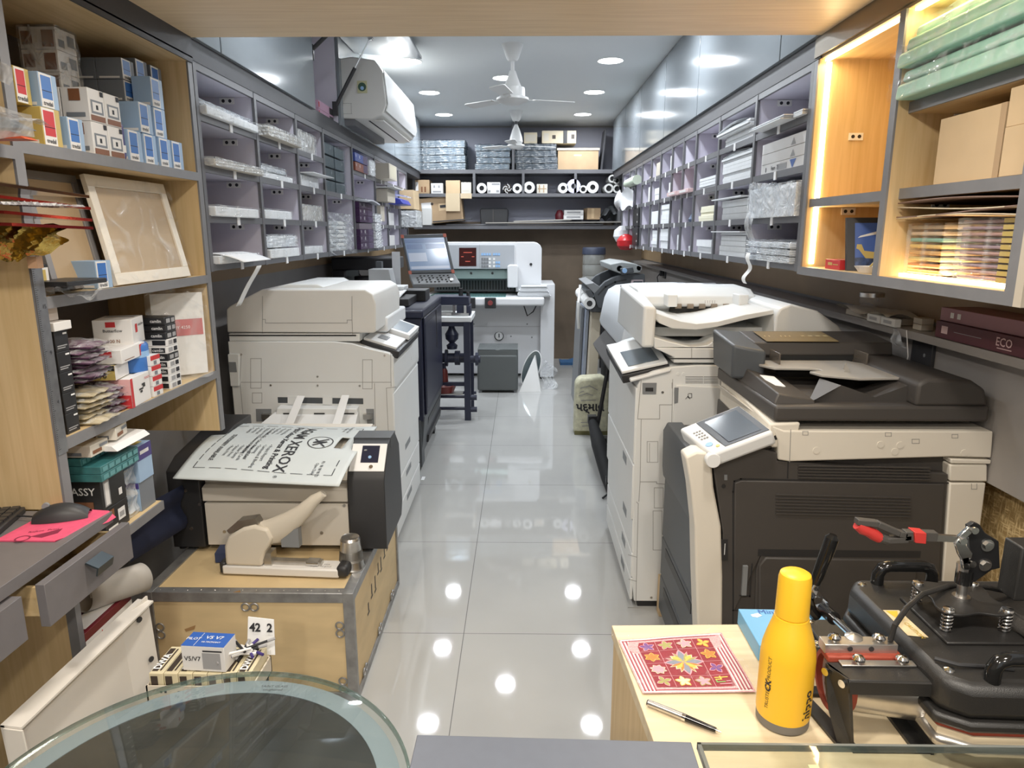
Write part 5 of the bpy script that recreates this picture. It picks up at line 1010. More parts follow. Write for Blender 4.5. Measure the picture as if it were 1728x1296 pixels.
MB().prism([(.585, .86), (.63, .835), (1.01, .822), (1.01, 1.15), (.59, 1.15)], 'z', .787, .805).build('lower_platen', m_alu, r, bevel=.008, seg=3)
MB().cyl((.70, .95, .7505), (.70, .95, .787), .055, n=24).box(.66, .98, .93, 1.15, .765, .787).build('pedestal', m_hp, r, bevel=.004)
for x in (.66, .92): MB().cyl((x, .93, .7505), (x, .93, .768), .018, n=14).cyl((x, 1.12, .7505), (x, 1.12, .768), .018, n=14).build('rubber_foot', m_hpg, r)
def handle(x0, x1, y, zb_, zt, nm):
    MB().tube([(x0, y, zb_), (x0, y, zt-.015), (x0+.006, y, zt-.004), (x0+.018, y, zt), (x1-.018, y, zt), (x1-.006, y, zt-.004), (x1, y, zt-.015), (x1, y, zb_)], .0105, 12).build(nm, m_hpg, r)
handle(.632, .727, 1.135, .89, .925, 'rear_handle'); handle(.655, .80, .862, .885, .925, 'front_handle')
for x, y in ((.603, 1.13), (.61, .885), (.98, .87)): MB().lathe([(.008, 0), (.007, .003), (0, .005)], (x, y, .891), 12).build('screw', m_chrome, r)
# warning label
MB().hexa([(.597, .97, .8925), (.626, .965, .8925), (.622, 1.043, .8925), (.596, 1.043, .8925)], [(.597, .97, .893), (.626, .965, .893), (.622, 1.043, .893), (.596, 1.043, .893)]).build('warning_label', M('cream label', (.62, .50, .30), .5), r)
MB().add([(.599, 1.040, .8934), (.618, 1.040, .8934), (.606, 1.015, .8934)], [(0, 2, 1)]).build('warning_triangle', M('amber print', (.72, .42, .04), .5), r, smooth=False)
text(['⚠ CAUTION'], r, M('amber print dark', (.45, .30, .02), .5), (.613, .99, .8932), (.1, -1, 0), (1, .1, 0), .010, 'caution_print')
# spring plate
cx, cy = .704, 1.02
MB().box(cx-.062, cx+.062, cy-.075, cy+.06, .892, .897).build('spring_base', m_hp, r, bevel=.002)
pp = []
for k in range(48):
    a = 2*PI*k/48; rr_ = .056+.010*math.cos(4*(a-PI/4)); pp.append((cx+rr_*1.05*math.cos(a), cy+rr_*math.sin(a)))
MB().prism(pp, 'z', .926, .930).build('spring_plate', m_hp, r, bevel=.001)
for sx_ in (-1, 1):
    for sy_ in (-1, 1):
        x, y = cx+sx_*.045, cy+sy_*.042
        MB().tube([(x+.0075*math.cos(t*PI/5), y+.0075*math.sin(t*PI/5), .897+.029*t/50) for t in range(51)], .0016, 6).build('spring', m_chrome, r)
        MB().lathe([(.0095, 0), (.0095, .002), (.008, .0045), (0, .006)], (x, y, .930), 14).cyl((x, y, .897), (x, y, .93), .004, n=8).build('spring_bolt', m_chrome, r)
MB().cyl((cx, cy, .93), (cx, cy, .985), .0075, n=18).cyl((cx, cy, .93), (cx, cy, .933), .013, n=18).build('post', m_steel, r)
MB().cyl((cx, cy, .955), (cx, cy, .978), .0125, n=18).build('post_sleeve', m_hpg, r)
# toggle clamp
Y_ = cy; g = lambda x, y: PY(x, y, Y_)
slab(r, 'clamp_plate', M('gloss black steel', (.012, .012, .013), .25), g, [(1628, 884), (1638, 878), (1648, 882), (1657, 896), (1680, 910), (1682, 955), (1668, 958), (1640, 978), (1628, 980), (1632, 930)], NY, 0, .008, .001)
for p in ((1660, 916), (1656, 949)): MB().cyl(g(*p)+Vector((0, -.008, 0)), g(*p)+Vector((0, -.014, 0)), .007, n=6).cyl(g(*p)+Vector((0, -.008, 0)), g(*p)+Vector((0, -.010, 0)), .010, n=18).build('hex_bolt', m_chrome, r)
slab(r, 'link_arm', m_chrome, g, [(1608, 900), (1625, 884), (1634, 884), (1632, 892), (1616, 908)], NY, .008, .014, .001)
slab(r, 'link_arm', m_chrome, g, [(1604, 912), (1612, 902), (1634, 928), (1632, 936), (1620, 948), (1610, 930)], NY, .006, .012, .001)
slab(r, 'link_arm', m_chrome, g, [(1616, 936), (1628, 934), (1630, 956), (1618, 956)], NY, .004, .012, .001)
for p in ((1634, 888), (1615, 906), (1630, 944)): MB().cyl(g(*p)+Vector((0, -.014, 0)), g(*p)+Vector((0, -.018, 0)), .0055, n=14).build('pivot_rivet', m_chrome, r)
MB().cyl(g(1624, 950), g(1622, 985), .008, n=14).build('plunger', m_steel, r)
hb = slab(r, 'handle_bar', m_steel, g, [(1574, 898), (1612, 901), (1612, 911), (1574, 909)], NY, .004, .010)
m_hgr = M('grey handle plastic', (.06, .055, .05), .5)
ring_o = [(1438, 878), (1440, 871), (1478, 876), (1515, 891), (1574, 893), (1574, 909), (1527, 906), (1525, 911), (1492, 912), (1480, 906)]
mb = MB()
T_in = [(1452, 877), (1476, 881), (1508, 894), (1514, 900), (1508, 906), (1492, 904)]
def bar(pts_, w0): 
    for p0, p1 in zip(pts_, pts_[1:]):
        A, B = g(*p0), g(*p1); d_ = (B-A).normalized(); s_ = d_.cross(Vector((0, 1, 0))).normalized()*w0
        mb.hexa([A-s_+Vector((0, -.014, 0)), B-s_+Vector((0, -.014, 0)), B-s_, A-s_], [A+s_+Vector((0, -.014, 0)), B+s_+Vector((0, -.014, 0)), B+s_, A+s_])
bar([(1441, 876), (1476, 880), (1512, 896), (1524, 899)], .0045); bar([(1490, 907), (1526, 906), (1526, 898)], .0045); bar([(1520, 899), (1574, 901)], .0075)
mb.build('handle_frame', m_hgr, r, bevel=.001)
MB().tube([g(1443, 882)+Vector((0, -.007, 0)), g(1452, 889)+Vector((0, -.007, 0)), g(1461, 893)+Vector((0, -.007, 0)), g(1470, 898)+Vector((0, -.007, 0)), g(1481, 905)+Vector((0, -.007, 0))], [.008, .0095, .0085, .0095, .008], 12).build('red_grip', M('red rubber grip', (.50, .035, .03), .45), r)
MB().tube([g(1480, 904)+Vector((0, -.007, 0)), g(1494, 908)+Vector((0, -.007, 0))], .008, 10).build('grip_end', m_hgr, r)
slab(r, 'red_latch', M('red rubber grip', ()) if 0 else MATS['red rubber grip'], g, [(1533, 890), (1553, 892), (1552, 910), (1534, 908)], NY, -.002, .018, .001)
MB().box(.765, .80, cy-.03, cy+.01, .94, 1.03).box(.80, 1.25, cy-.022, cy+.01, .975, 1.02).box(1.2, 1.25, cy-.03, cy+.03, .7505, 1.0).build('support_arm', m_hp, r, bevel=.003)
MB().tube([(.80, .98, .90), (.76, .985, .915), (.775, .96, .905), (.80, .93, .895), (.86, .88, .893)], .011, 10).build('hose', M('braided hose', (.05, .045, .04), .55, bump=.5, bscale=900), r)
MB().tube([PY(1728+60, 1012, 1.1), PY(1728, 1004, 1.1), PY(1660, 990, 1.08), PY(1600, 989, 1.05), PY(1556, 1003, 1.0), PY(1530, 1026, .97), PY(1510, 1055, .95), PY(1503, 1078, .95), PZ(1500, 1110, .76)], .0042, 10).build('cable', m_hp, r)
MB().tube([(.60, .905, .897), (.625, .89, .897), (.66, .89, .895), (.70, .885, .893)], .003, 8).build('thin_wire', m_black, r)
# ---------------------------------------------------------------- mug press
r = thing('mug_press', 'black framed mug press with steel heating sleeve and red silicone lining', 'mug press', (.53, .96, .75))
YF = .905; g = lambda x, y: PY(x, y, YF)
z0 = .7505
MB().prism([(.457, .918), (.474, .888), (.605, .886), (.603, .91), (.585, .938), (.457, .93)], 'z', .868, .872).build('top_plate', m_hp, r, bevel=.001)
MB().hexa([(.474, .886, .85), (.605, .882, .85), (.605, .888, .85), (.474, .892, .85)], [(.472, .886, .870), (.605, .882, .870), (.605, .888, .872), (.472, .892, .872)]).build('top_lip', m_hp, r)
MB().add([(.470, .890, .872), (.455, .928, .872), (.456, .926, .84), (.461, .914, .80), (.474, .904, z0+.004), (.490, .893, z0+.004), (.474, .889, .86),
          (.474, .891, .872), (.459, .929, .872), (.460, .927, .84), (.465, .915, .80), (.478, .905, z0+.004), (.494, .894, z0+.004), (.478, .890, .86)],
         [(6, 5, 4, 3, 2, 1, 0), (7, 8, 9, 10, 11, 12, 13)]+[(i, (i+1) % 7, 7+(i+1) % 7, 7+i) for i in range(7)]).build('side_leg', m_hp, r, smooth=False)
MB().box(.603, .607, .886, .985, z0, .872).build('side_leg', m_hp, r)
MB().add([(.452, 1.03, z0), (.470, 1.03, z0), (.50, .90, z0), (.472, .90, z0), (.452, 1.03, z0+.005), (.470, 1.03, z0+.005), (.50, .90, z0+.005), (.472, .90, z0+.005)],
         [(3, 2, 1, 0), (4, 5, 6, 7), (0, 1, 5, 4), (1, 2, 6, 5), (2, 3, 7, 6), (3, 0, 4, 7)]).box(.455, .60, 1.015, 1.035, z0, z0+.006).box(.58, .607, .888, 1.03, z0, z0+.006).box(.49, .607, .888, .90, z0, z0+.004).build('base_frame', m_hp, r)
for x, y in ((.458, .925), (.470, .897)): MB().cyl((x-.002, y-.002, .862), (x-.006, y-.004, .862), .006, n=12).build('screw', m_chrome, r)
ax0, ax1 = Vector((.486, .957, .824)), Vector((.60, .938, .822))
def tubeshell(mb, p0, p1, ro, ri, n=36, m=0):
    d_ = (p1-p0).normalized(); u_ = Vector((0, 0, 1)); w2 = d_.cross(u_).normalized(); vs = []
    for p, q_ in ((p0, ro), (p1, ro), (p1, ri), (p0, ri)): vs += [p+(u_*math.cos(2*PI*k/n)+w2*math.sin(2*PI*k/n))*q_ for k in range(n)]
    return mb.add(vs, [(a_*n+k, a_*n+(k+1) % n, ((a_+1) % 4)*n+(k+1) % n, ((a_+1) % 4)*n+k) for a_ in range(4) for k in range(n)], m)
tubeshell(MB(), ax0+Vector((.012, 0, 0)), ax1, .044, .041).build('steel_sleeve', m_steel, r); tubeshell(MB(), ax0-Vector((.012, 0, 0)), ax0+Vector((.014, 0, 0)), .0455, .039).build('silicone_ring', m_sil, r)
tubeshell(MB(), ax0-Vector((.008, 0, 0)), ax1, .0405, .037).build('heating_lining', M('pinkish lining', (.55, .42, .42), .6), r)
MB().box(.462, .575, .935, .965, .868, .878).build('silicone_strip', m_sil, r, bevel=.002)
MB().box(.46, .57, .945, .968, .877, .892).build('clamp_block', m_alu, r, bevel=.001)
for x in (.498, .53): MB().cyl((x, .944, .885), (x, .9455, .885), .004, n=12).build('block_hole', m_black, r)
MB().box(.475, .585, .918, .932, .8725, .8755).build('clamp_bar', m_alu, r, bevel=.001)
for x, y, z in ((.478, .955, .892), (.545, .955, .892), (.502, .925, .8755), (.566, .925, .8755)): MB().lathe([(.004, 0), (.004, .004), (.0095, .005), (.009, .008), (.006, .011), (0, .012)], (x, y, z), 16).build('pan_bolt', m_chrome, r)
# lever and its base plate
MB().box(.50, .61, 1.06, 1.165, .783, .80).box(.52, .60, 1.09, 1.16, .80, .806).build('lever_base', m_hp, r, bevel=.003)
for x, y in ((.515, 1.085), (.53, 1.15)): MB().lathe([(.010, 0), (.010, .002), (.006, .003), (.006, .007), (0, .008)], (x, y, .80), 6).build('hex_bolt', m_chrome, r)
g = lambda x, y: PY(x, y, 1.10)
MB().tube([g(1375, 985), g(1380, 972), g(1398, 925), g(1404, 908), g(1406, 902)], [.008, .010, .0115, .0115, .006], 14).build('lever_grip', m_hpg, r)
slab(r, 'lever_shank', m_chrome, g, [(1368, 998), (1378, 980), (1385, 983), (1378, 1001)], NY, -.003, .003, .001)
mb = MB()
bar2 = [(1372, 1000), (1384, 1003), (1393, 1010), (1394, 1018), (1389, 1026), (1380, 1028), (1372, 1018), (1368, 1008), (1372, 1000)]
g0 = g
for p0, p1 in zip(bar2, bar2[1:]):
    A, B = g(*p0), g(*p1); mb.hexa([A+Vector((0, -.012, -.0015)), B+Vector((0, -.012, -.0015)), B+Vector((0, .012, -.0015)), A+Vector((0, .012, -.0015))], [A+Vector((0, -.012, .0015)), B+Vector((0, -.012, .0015)), B+Vector((0, .012, .0015)), A+Vector((0, .012, .0015))])
mb.build('wave_link', m_chrome, r)
MB().tube([g(1364, 1005), g(1362, 1015), g(1368, 1028), g(1378, 1040)], .010, 8).build('link_plate', m_hpg, r)
A, B = g(1390, 1028), PY(1438, 1072, .97)
MB().cyl(A, A+(B-A)*.38, .011, n=16).build('rod_sleeve', m_hpg, r); MB().cyl(A+(B-A)*.36, B, .0055, n=14).build('push_rod', m_chrome, r); MB().lathe([(.009, -.003), (.013, 0), (.013, .003), (.006, .006), (0, .007)], (.512, .965, .8905), 18).build('rod_washer', m_alu, r)
# ================================================================ COUNTERS IN THE FOREGROUND
o = MB().hexa([(-.126, .735, .862), (.206, .727, .862), (.20, .20, .862), (-.135, .20, .862)], [(-.126, .735, .90), (.206, .727, .90), (.20, .20, .90), (-.135, .20, .90)]).build('counter_flap', M('blue grey laminate', (.10, .112, .14), .45, var=.03, scale=60), bevel=.001)
r = thing('service_counter', 'grey laminate counter top with nothing on it at the bottom edge', 'counter', (.035, .45, 0)); 
o.parent = r; o.location = o.location-r.location; o.name = 'counter_top'; WL[o.name] = WL[r.name]
MB().box(-.12, -.10, .22, .70, 0, .862).box(.17, .19, .22, .70, 0, .862).build('support_panel', m_lam, r)
r = thing('glass_counter', 'glass topped display counter with light strip, bottom right corner', 'display counter', (.7, .45, 0))
m_glass = thin_glass('clear counter glass', (.90, .94, .93))
m_gedge = M('grey green glass edge', (.16, .17, .16), .15, alpha=.85)
MB().box(.218, 1.30, .15, .725, .890, .898).build('glass_top', m_glass, r)
MB().box(.2135, 1.30, .725, .7285, .8895, .8985).box(.2135, .218, .15, .7285, .8895, .8985).build('glass_edge', m_gedge, r)
MB().box(.222, 1.29, .685, .70, .855, .885).box(.222, .245, .16, .685, .855, .885).box(.46, .475, .16, .685, .855, .885).build('metal_frame', m_grayp, r)
MB().hexa([(.338, .705, .886), (.350, .705, .886), (.348, .40, .886), (.336, .40, .886)], [(.338, .705, .889), (.350, .705, .889), (.348, .40, .889), (.336, .40, .889)]).build('light_strip', M('pale gold strip', (.75, .62, .36), .3, emit=(1, .85, .5), estr=.25), r)
MB().hexa([(.594, .705, .886), (.612, .705, .886), (.610, .40, .886), (.592, .40, .886)], [(.594, .705, .889), (.612, .705, .889), (.610, .40, .889), (.592, .40, .889)]).build('light_strip', M('bright strip', (.9, .85, .7), .3, emit=(1, .9, .65), estr=2.5), r)
MB().box(.222, 1.29, .16, .70, .845, .855).build('inner_shelf', M('warm grey shelf', (.09, .085, .075), .5), r); MB().box(.222, .24, .16, .70, 0, .855).box(1.27, 1.29, .16, .70, 0, .855).box(.24, 1.27, .68, .70, 0, .845).build('cabinet_side', m_lam, r)
o = MB().box(.268, .335, .60, .672, .8555, .862).build('paper_pad', M('cream pad', (.70, .66, .52), .7)); tag(o, 'cream paper pad lying under the counter glass', 'paper')
# round glass table
r = thing('round_table', 'round glass table with dark centre and grey ring in the left foreground', 'table', (-.465, .80, 0))
c = (-.465, .80, 0)
MB().lathe([(0, .712), (.308, .712), (.312, .714), (.313, .718), (.311, .7215), (.308, .7225), (0, .7225)], c, 96).build('glass_top', thin_glass('clear table glass', (.93, .96, .95)), r)
MB().lathe([(.3095, .7125), (.3135, .7145), (.3135, .7205), (.3095, .7226)], c, 96, caps=False).build('glass_rim', M('green glass rim', (.10, .15, .13), .1, alpha=.7), r)
MB().lathe([(.299, .7105), (.299, .7115), (.266, .7115), (.266, .7105)], c, 96, caps=False).build('grey_ring', M('grey enamel ring', (.25, .29, .33), .35, alpha=.92), r)
MB().lathe([(0, .709), (.268, .709), (.268, .7105), (0, .7105)], c, 96).build('dark_centre', M('dark charcoal centre', (.045, .042, .04), .35, var=.35, scale=9, stretch=(1, .5, 1)), r)
MB().lathe([(.18, 0), (.18, .015), (.03, .03), (.03, .68), (.12, .705), (0, .705)], c, 32).build('pedestal', m_black, r)
text(['SAINT GLASS', 'toughened'], r, m_ink, (-.43, 1.066, .7232), (1, 0, 0), (0, 1, 0), .008, 'glass_mark')
# ================================================================ SMALL GOODS: generic printed carton
ORD = ['lowest', 'second', 'third', 'fourth', 'fifth', 'sixth', 'seventh', 'eighth', 'ninth', 'tenth', 'eleventh', 'twelfth']
def nth(i, n, top='topmost'): return top if i == n-1 else (ORD[0] if i == 0 else ORD[i]+' up')
def carton(name, label, cat, x0, x1, y0, y1, z0, z1, mat, prints=(), texts=(), group=None, rot=0, side=1, bevel=.0012):
    """box with printed areas; prints: (face, u0, v0, u1, v1, material); face x = aisle side, y = camera side, z = top"""
    T = RZ(rot, ((x0+x1)/2, (y0+y1)/2, 0)) if rot else None
    mats = [mat]; mb = MB(T).box(x0, x1, y0, y1, z0, z1); e = .0005
    def pt(f, u, v, e):
        if f == 'y': return (x0+(x1-x0)*u, y0-e, z0+(z1-z0)*v)
        if f == 'z': return (x0+(x1-x0)*u, y0+(y1-y0)*v, z1+e)
        return (x1+e, y0+(y1-y0)*u, z0+(z1-z0)*v) if side == 1 else (x0-e, y1-(y1-y0)*u, z0+(z1-z0)*v)
    for f, u0, v0, u1, v1, m in prints:
        if m not in mats: mats.append(m)
        e += .00015
        mb.add([pt(f, u0, v0, e), pt(f, u1, v0, e), pt(f, u1, v1, e), pt(f, u0, v1, e)], [(0, 1, 2, 3)], mats.index(m))
    if texts:
        r = thing(name, label, cat, ((x0+x1)/2, (y0+y1)/2, z0), group); mb.build('carton', mats, r, bevel=bevel)
        for f, u, v, size, s_, m in texts:
            o = Vector(pt(f, u, v, e+.0004)); rt = {'y': (1, 0, 0), 'z': (1, 0, 0), 'x': (0, side, 0)}[f]; upv = (0, 1, 0) if f == 'z' else (0, 0, 1)
            if T: o = T @ o; rt = T.to_3x3() @ Vector(rt); upv = T.to_3x3() @ Vector(upv)
            text(s_, r, m, o, rt, upv, size, 'lettering', .0003, bold=size*.01)
        return r
    return tag(mb.build(name, mats, bevel=bevel), label, cat, group)
def papers(name, label, x0, x1, y0, y1, z0, z1, mat, group=None, n=6, jit=.006, cat='paper', curl=0.):
    mb = MB(); h = (z1-z0)/n
    for k in range(n):
        a, b, c_, d_ = [rnd.uniform(-jit, jit) for _ in range(4)]
        if curl:
            mb.grid(lambda u, v: (x0+a+(x1-x0)*u, y0+c_+(y1-y0)*v, z0+h*(k+.95)+curl*math.sin(PI*v)), 2, 8); mb.box(x0+a, x1+a, y0+c_, y1+c_, z0+h*k+.0005, z0+h*(k+1)-.001)
        else: mb.box(x0+a, x1+a, y0+c_, y1+c_, z0+h*k+.0005, z0+h*(k+1)-.0006)
    return tag(mb.build(name, mat, smooth=False), label, cat, group)
def wrapped(name, label, cat, x0, x1, y0, y1, z0, z1, mat, fm=None, group=None, amp=.006, part='contents'):
    r = thing(name, label, cat, ((x0+x1)/2, (y0+y1)/2, z0), group)
    MB().box(x0+.004, x1-.004, y0+.004, y1-.004, z0+.001, z1-.004).build(part, mat, r, bevel=.004)
    sd = rnd.uniform(0, 9); mb = MB()
    def wv(a, b): return amp*(.5*math.sin(a*23+sd)+.5*math.sin(b*31+a*11+sd*2))
    dx, dy, dz = x1-x0, y1-y0, z1-z0
    s_ = 1 if x0 > 0 else -1
    xf = x0-.002 if s_ > 0 else x1+.002
    mb.grid(lambda u, v: (xf-s_*wv(u, v)*.6-s_*.001, y0+dy*u, z0+.001+dz*v), 14, 8)
    mb.grid(lambda u, v: (x0+dx*u, y0-.002+wv(u, v)*.6-.001, z0+.001+dz*v), 14, 8)
    mb.grid(lambda u, v: (x0+dx*u, y0+dy*v, z1+.001+abs(wv(u, v))*.6), 14, 10)
    mb.build('plastic_wrap', fm or m_film2, r); return r
m_cb = M('carton blue pale', (.33, .47, .66), .4); m_cbd = M('carton blue panel', (.05, .17, .50), .35); m_cg = M('carton slate side', (.19, .21, .24), .45)
m_gold = M('carton gold', (.55, .42, .13), .4); m_wht = M('carton white', (.78, .77, .76), .45); m_crm = M('carton cream', (.70, .66, .58), .5)
m_blk = M('carton black', (.02, .02, .022), .4); m_mar = M('carton maroon', (.14, .012, .02), .4); m_tan = M('tan hardboard', (.42, .31, .19), .6, var=.04, scale=9)
m_brn = M('carton brown print', (.22, .09, .04), .5); m_purp = M('ream purple', (.035, .007, .05), .4); m_teal = M('teal blister', (.04, .16, .17), .25, var=.2, scale=30); m_vio = M('violet print', (.06, .04, .20), .4)
# ---------------------------------------------------------------- left top shelf (z 1.702)
Z1 = 1.7022
GB = 'blue and white glue tube cartons on the top left shelf'
def bluebox(label, X, Y, z, w=.085, d=.072, h=.088, body=None, panel=None, grp='blue cartons on the top left shelf', word='tredal'):
    body = body or m_cb; panel = panel or m_cbd
    return carton('craft_carton', label, 'box', X-w, X, Y, Y+d, z, z+h-.001, body, [('x', .02, .02, .70, .98, m_wht), ('x', .10, .26, .66, .92, panel), ('x', .10, .48, .66, .50, m_ink), ('y', .1, .05, .9, .14, m_wht)], [('x', .36, .13, .014, word, m_ink)], grp)
X = -1.13
yy = lambda x, y, X=X: PX(x, y, X).y
y_a = yy(77, 250); y_b = yy(120, 256); y_c = yy(161, 263); y_d = yy(214, 272)
bluebox('gold carton with a red panel at the near end of the top left shelf', X, y_a, Z1, .12, .068, .088, m_gold, m_red)
bluebox('red panelled carton stacked on the gold carton, top left shelf', X-.02, y_a-.045, Z1+.088, .07, .05, .080, m_gold, m_red)
bluebox('pale blue carton stacked on top beside the red panelled carton', X-.005, y_a+.015, Z1+.088, .10, .065, .080)
bluebox('pale blue carton at the shelf edge right of the gold carton', X, y_b, Z1, .08, .062, .080)
def mugbox(label, X, Y, z):
    s_ = .072; return carton('toaster_carton', label, 'box', X-s_, X-.001, Y, Y+s_-.001, z, z+.083, m_wht, [('x', .12, .25, .88, .66, m_cg), ('x', .22, .32, .78, .60, m_wht), ('x', .42, .38, .56, .52, m_ink), ('x', .05, .03, .95, .2, m_brn), ('x', .75, .82, .95, .97, m_ink), ('y', .15, .12, .85, .25, m_cg), ('y', .3, .6, .72, .95, m_brn)], (), 'white appliance cartons on the top left shelf')
pn = ['near', 'far']; dep = ['front', 'middle', 'rear']
for i in range(2):
    for j in range(3):
        if not (i == 1 and j == 2): mugbox('white carton with a small appliance picture, upper layer, %s %s' % (dep[j], pn[i]), X-.074*j, y_c+.0745*i, Z1+.084)
        if j < 2: mugbox('white carton with a small appliance picture, bottom layer, %s %s' % (dep[j], pn[i]), X-.074*j, y_c+.0745*i, Z1)
r = thing('lotion_bottle', 'purple bottle with white cap between the white and the blue cartons', 'bottle', (X-.02, y_d, Z1))
MB().box(X-.04, X-.004, y_d-.026, y_d+.014, Z1, Z1+.10).build('bottle', m_vio, r, bevel=.008, seg=3); MB().lathe([(.016, .10), (.016, .118), (.012, .124), (0, .124)], (X-.022, y_d-.006, Z1), 18).build('cap', m_wht, r)
MB().box(X-.0035, X-.003, y_d-.022, y_d+.010, Z1+.02, Z1+.04).build('label_print', m_wht, r)
y_e = y_d+.02
for k, (dx, dy, z, w) in enumerate(((0, 0, 0, 0), (0, .085, 0, 0), (0, .175, 0, 0), (0, .255, 0, 0), (-.0, .075, .088, 0), (-.005, .17, .088, 0), (-.005, .17, .176, 0))):
    if y_e+dy+.07 > 2.478: dy = 2.40-y_e
    bluebox(w=.058, label='pale blue carton %s' % ['at the shelf edge right after the purple bottle', 'at the shelf edge, second after the purple bottle', 'at the shelf edge, third after the purple bottle', 'at the shelf edge, farthest, beside the oak upright', 'of the second layer, behind the purple bottle side', 'of the second layer near the oak upright', 'of the third layer near the oak upright'][k], X=X+dx, Y=y_e+dy, z=Z1+z)
for c_, (X_, Y_, n, h0) in enumerate(((-1.20, 2.215, 5, 0), (-1.28, 2.215, 5, 0), (-1.202, 2.30, 4, .0), (-1.202, 2.39, 4, .0))):
    for k in range(n):
        bluebox('slate sided carton, %s, %s tall stack, top left shelf' % (nth(k, n), ['front left', 'rear left', 'middle', 'right hand'][c_]), X_, Y_, Z1+.062*k if n == 5 else Z1+.082*k, .078, .07, .062 if n == 5 else .082, m_cg)
for k in range(6):
    carton('wrapped_gift_carton', 'brown and white printed carton, %s in the tall film wrapped pile' % nth(k, 6), 'box', -1.385, -1.285, 2.05, 2.14, Z1+.0585*k, Z1+.0585*k+.0575, m_wht, [('y', .05, .2, .35, .8, m_brn), ('y', .62, .1, .95, .85, m_brn), ('x', .1, .15, .4, .5, m_cg), ('x', .55, .3, .9, .8, m_cg), ('y', .42, .3, .5, .6, m_crm)], (), 'film wrapped pile of brown and white cartons')
o = MB().grid(lambda u, v: (-1.281+.003*math.sin(u*20+v*30), 2.046+.10*u, Z1+.354*v), 12, 24).grid(lambda u, v: (-1.388+.106*u, 2.046+.002*math.sin(v*40), Z1+.354*v), 8, 20).build('stretch_film', m_film); tag(o, 'clear stretch film around the tall pile of brown and white cartons', 'film')
# ---------------------------------------------------------------- left second shelf (z 1.351): framed boards
Z2 = 1.3515
def frame(label, yb0, yb1, xb, xt, zt, mf, w, name='picture_frame', sh=0.):
    A = Vector((xb, yb0, Z2)); B = Vector((xb, yb1, Z2)); C_ = Vector((xt, yb1+sh, zt)); D = Vector((xt, yb0+sh, zt)); r = thing(name, label, 'frame', ((xb+xt)/2, (yb0+yb1)/2, Z2), 'frames stored on the left shelf')
    n = (B-A).cross(D-A).normalized(); q = lambda u, v, e: (A*(1-u)+B*u)*(1-v)+(D*(1-u)+C_*u)*v+n*e
    wu = w/(B-A).length; wv = w/(D-A).length
    def bar_(u0, v0, u1, v1, a, b): return MB().hexa([q(u0, v0, a), q(u1, v0, a), q(u1, v1, a), q(u0, v1, a)], [q(u0, v0, b), q(u1, v0, b), q(u1, v1, b), q(u0, v1, b)])
    for t_ in ((0, 0, 1, wv), (0, 1-wv, 1, 1), (0, wv, wu, 1-wv), (1-wu, wv, 1, 1-wv)): bar_(*t_, 0, .014).build('frame_bar', mf, r, bevel=.001)
    bar_(wu*.8, wv*.8, 1-wu*.8, 1-wv*.8, .003, .008).build('backing_board', m_tan, r); return r, q
m_frw = M('white painted wood', (.72, .66, .56), .5); m_frg = M('grey painted frame', (.20, .19, .19), .45)
fr, q = frame('white framed board in clear plastic wrap leaning on the second left shelf', 1.935, 2.372, -1.14, -1.225, 1.655, m_frw, .034, sh=.045)
MB().grid(lambda u, v: q(-.03+1.07*u, .0+1.0*v, .0165+.004*math.sin(u*13+v*9)*math.sin(v*17)), 40, 30).build('plastic_wrap', film('crinkle film', (1, 1, 1), -.03, 1., 9, .06), fr)
frame('grey framed board leaning behind the white framed one', 1.73, 1.955, -1.18, -1.27, 1.652, m_frg, .022, sh=.06)
frame('dark framed board, nearest of the three leaning frames', 1.635, 1.72, -1.21, -1.30, 1.64, m_blk, .016, sh=.05)
bluebox('single pale blue carton at the edge of the second left shelf', -1.13, PX(166, 490, -1.13).y, Z2, .085, .07, .075, grp=None)
r = thing('black_tray', 'flat black tray in crumpled plastic on the second left shelf', 'tray', (-1.16, 1.72, Z2)); MB().box(-1.22, -1.075, 1.64, 1.80, Z2+.022, Z2+.034).build('tray', m_blk, r, bevel=.002)
MB().grid(lambda u, v: (-1.20+.125*u, 1.635+.165*v, Z2-.03*u*math.sin(v*PI)+.018+.006*math.sin(u*17+v*13)), 16, 12).build('plastic_wrap', m_film, r)
# ---------------------------------------------------------------- left third shelf (z 1.004)
Z3 = 1.0045
m_wprn = M('grey print', (.35, .35, .36), .5)
y0 = 2.14
for k in range(10):
    blackish = k in (9, 8, 7, 4)
    mt_ = m_blk if blackish else m_wht
    h = .0225; z = Z3+k*.0232
    r = carton('paint_carton', '%s flat carton, %s in the stack before the acrylic sign' % ('black' if blackish else 'white', nth(k, 10)), 'box', -1.235+rnd.uniform(-.004, .004), -1.13, y0+.03+rnd.uniform(-.004, .004), y0+.10, z, z+h, mt_,
        [('y', .55, .15, .95, .85, m_blk), ('x', .15, .2, .5, .8, m_wprn), ('x', .6, .2, .9, .8, m_ink if not blackish else m_wprn)], [('y', .74, .5, .014, 'camlin', m_inkw)] if (blackish or k in (3, 5, 2)) else (), 'paint cartons stacked before the acrylic sign')
r = thing('acrylic_sign', 'clear acrylic sign holder with white sheet and red band', 'sign', (-1.15, 2.36, Z3))
MB().hexa([(-1.24, 2.30, Z3+.01), (-1.115, 2.40, Z3+.01), (-1.113, 2.403, Z3+.01), (-1.238, 2.303, Z3+.01)], [(-1.26, 2.34, Z3+.29), (-1.13, 2.44, Z3+.29), (-1.128, 2.443, Z3+.29), (-1.258, 2.343, Z3+.29)]).build('sheet', m_white, r)
def sg(u, v, e=0): a = Vector((-1.24, 2.298-e, Z3+.01)); b = Vector((-1.115, 2.398-e, Z3+.01)); return a*(1-u)+b*u+Vector((-.0175, .04, .28))*v
